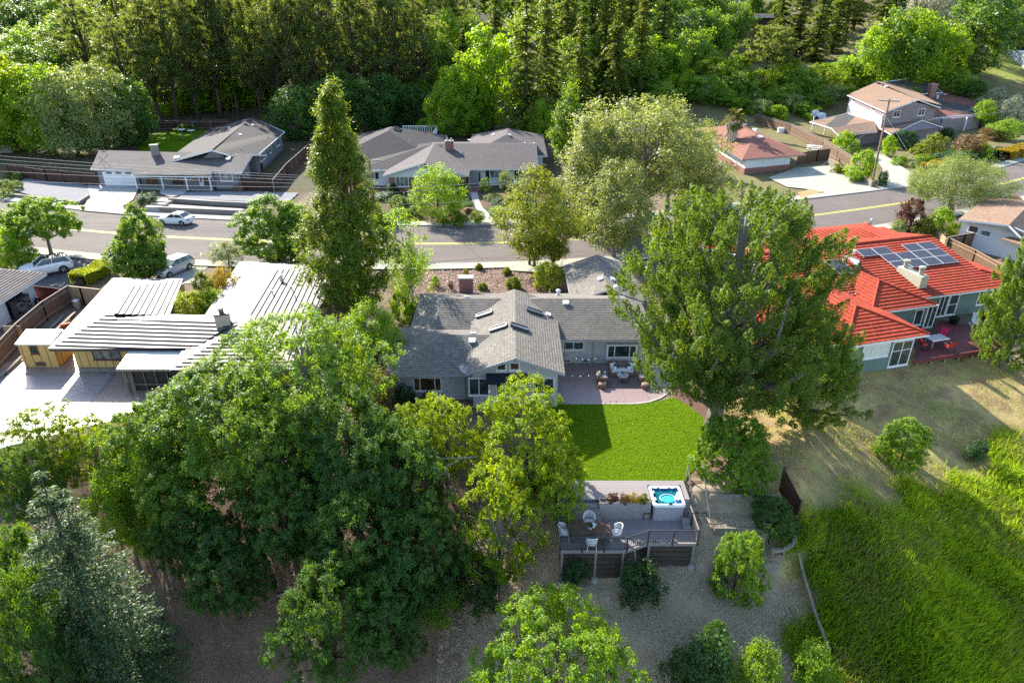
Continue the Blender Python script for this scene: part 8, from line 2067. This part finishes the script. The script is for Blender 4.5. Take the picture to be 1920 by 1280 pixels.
row(('far_lime', 'far_oak_b', 'far_lime'), [(1628, 172, 14, 12), (1665, 165, 17, 15), (1710, 165, 17, 15), (1752, 160, 14, 12)], 'broadleaf_tree', 'tree', 'large bright tree behind the two storey roof', 'bright trees behind the two storey house')
row(('poplar_a', ), [(1412, 48, 12, 8), (1448, 52, 11, 7)], 'poplar_tree', 'tree', 'vivid lime tree beside the distant hilltop house', 'lime trees by the hilltop house')
row(('pale_cedar', ), [(1735, 82, 17, 17)], 'pale_cedar', 'tree', 'and only pale spreading cedar above the two storey house', 'pale cedars')
row(('umbrella_pine', 'far_dark'), [(1822, 142, 19, 19), (1862, 128, 16, 15), (1790, 152, 13, 11)], 'spreading_pine', 'tree', 'spreading dark pine left of the blue house', 'spreading pines left of the blue house')
row(('far_dark', 'far_oak_b', 'far_oak_a'), [(1700, 60, 16, 17), (1770, 55, 16, 17), (1840, 50, 16, 17), (1910, 45, 16, 18), (1880, 70, 13, 14), (1905, 100, 9, 11)], 'hillside_tree', 'tree', 'dark tree along the top right skyline', 'dark trees at the top right')
row(('far_oak_a', 'far_dark'), [(1690, 200, 5, 8), (1790, 175, 6, 9), (1820, 190, 5, 8), (1765, 150, 8, 9)], 'hillside_tree', 'tree', 'shaded tree right behind the red brick chimney', 'shaded trees behind the brick chimney')
row(('far_oak_a', 'far_oak_b', 'deodar_b', 'far_dark'), [(1040, 190, 12, 13), (1085, 170, 13, 13), (1120, 160, 13, 14), (1165, 140, 13, 14), (1060, 120, 17, 16), (1015, 100, 19, 17), (1100, 75, 18, 17), (1170, 60, 18, 17), (1040, 55, 18, 19), (1130, 40, 17, 19), (1200, 32, 17, 19)], 'hillside_tree', 'tree', 'tree filling the dark slope above the poplar', 'trees above the poplar')
# far woods beyond, seen only as a mass
def far_wood():
    rg = np.random.default_rng(99); pts = []
    for i in range(900):
        x, y = rg.uniform(-420, 460), rg.uniform(330, 620)
        pts.append((x, y, T(x, y)))
    C = []; N = []; A = []; tn = []
    for x, y, z in pts:
        h, r = rg.uniform(10, 17), rg.uniform(5, 8.5); n = 110; d = unit(rg.normal(size=(n, 3))+np.array([0, 0, .3])); C.append(np.array([x, y, z+h*.5])+d*np.array([r, r, h*.5])*rg.uniform(.75, 1.05, (n, 1))); N.append(d+rg.normal(size=(n, 3))*.5); A.append(rg.normal(size=(n, 3))); tn.append(np.full(n, rg.random()))
    me = leaf_mesh('far_wood', np.concatenate(C), np.concatenate(N), np.concatenate(A), 2.6, 1.9, L_['bush_far'], rg, np.concatenate(tn)); o = link('far_wood', me); o['kind'] = 'stuff'; o['category'] = 'wood'; o['label'] = 'far hazy wood covering the hills at the top'
far_wood()
# ---------------------------------------------------------------- light, sky, camera
w = bpy.data.worlds.new('World'); scene.world = w; w.use_nodes = True
nt = w.node_tree; nt.nodes.clear()
sky = nt.nodes.new('ShaderNodeTexSky'); sky.sky_type = 'NISHITA'; sky.sun_disc = False
EL, AZ = R(30), R(-33)                 # sun height; bearing from +y towards +x
sky.sun_elevation = EL; sky.sun_rotation = AZ
sky.air_density = 1.0; sky.dust_density = .6; sky.ozone_density = 1.0
bg = nt.nodes.new('ShaderNodeBackground'); bg.inputs[1].default_value = .125
wo = nt.nodes.new('ShaderNodeOutputWorld'); nt.links.new(sky.outputs[0], bg.inputs[0]); nt.links.new(bg.outputs[0], wo.inputs[0])
sl = bpy.data.lights.new('sun', 'SUN'); sl.energy = 4.4; sl.angle = R(.5); sl.color = (1.0, .93, .80)
so = bpy.data.objects.new('sun', sl); COL.objects.link(so)
sd = Vector((math.sin(AZ)*math.cos(EL), math.cos(AZ)*math.cos(EL), math.sin(EL)))
so.rotation_euler = sd.to_track_quat('Z', 'Y').to_euler(); so.location = sd*200
cam = bpy.data.cameras.new('camera'); cam.sensor_width = 36; cam.lens = 24; cam.clip_end = 3000; cam.clip_start = .5
co = bpy.data.objects.new('camera', cam); COL.objects.link(co); co.location = (0, 0, CH); co.rotation_euler = (R(63), 0, 0)
scene.camera = co
scene.view_settings.view_transform = 'Standard'; scene.view_settings.look = 'None'
scene.view_settings.exposure = 1.78; scene.view_settings.gamma = 1
scene.render.engine = 'CYCLES'
cy = scene.cycles; cy.max_bounces = 5; cy.diffuse_bounces = 3; cy.glossy_bounces = 2; cy.transmission_bounces = 3; cy.transparent_max_bounces = 4
cy.use_denoising = False; cy.caustics_reflective = False; cy.caustics_refractive = False
cy.sample_clamp_indirect = 6
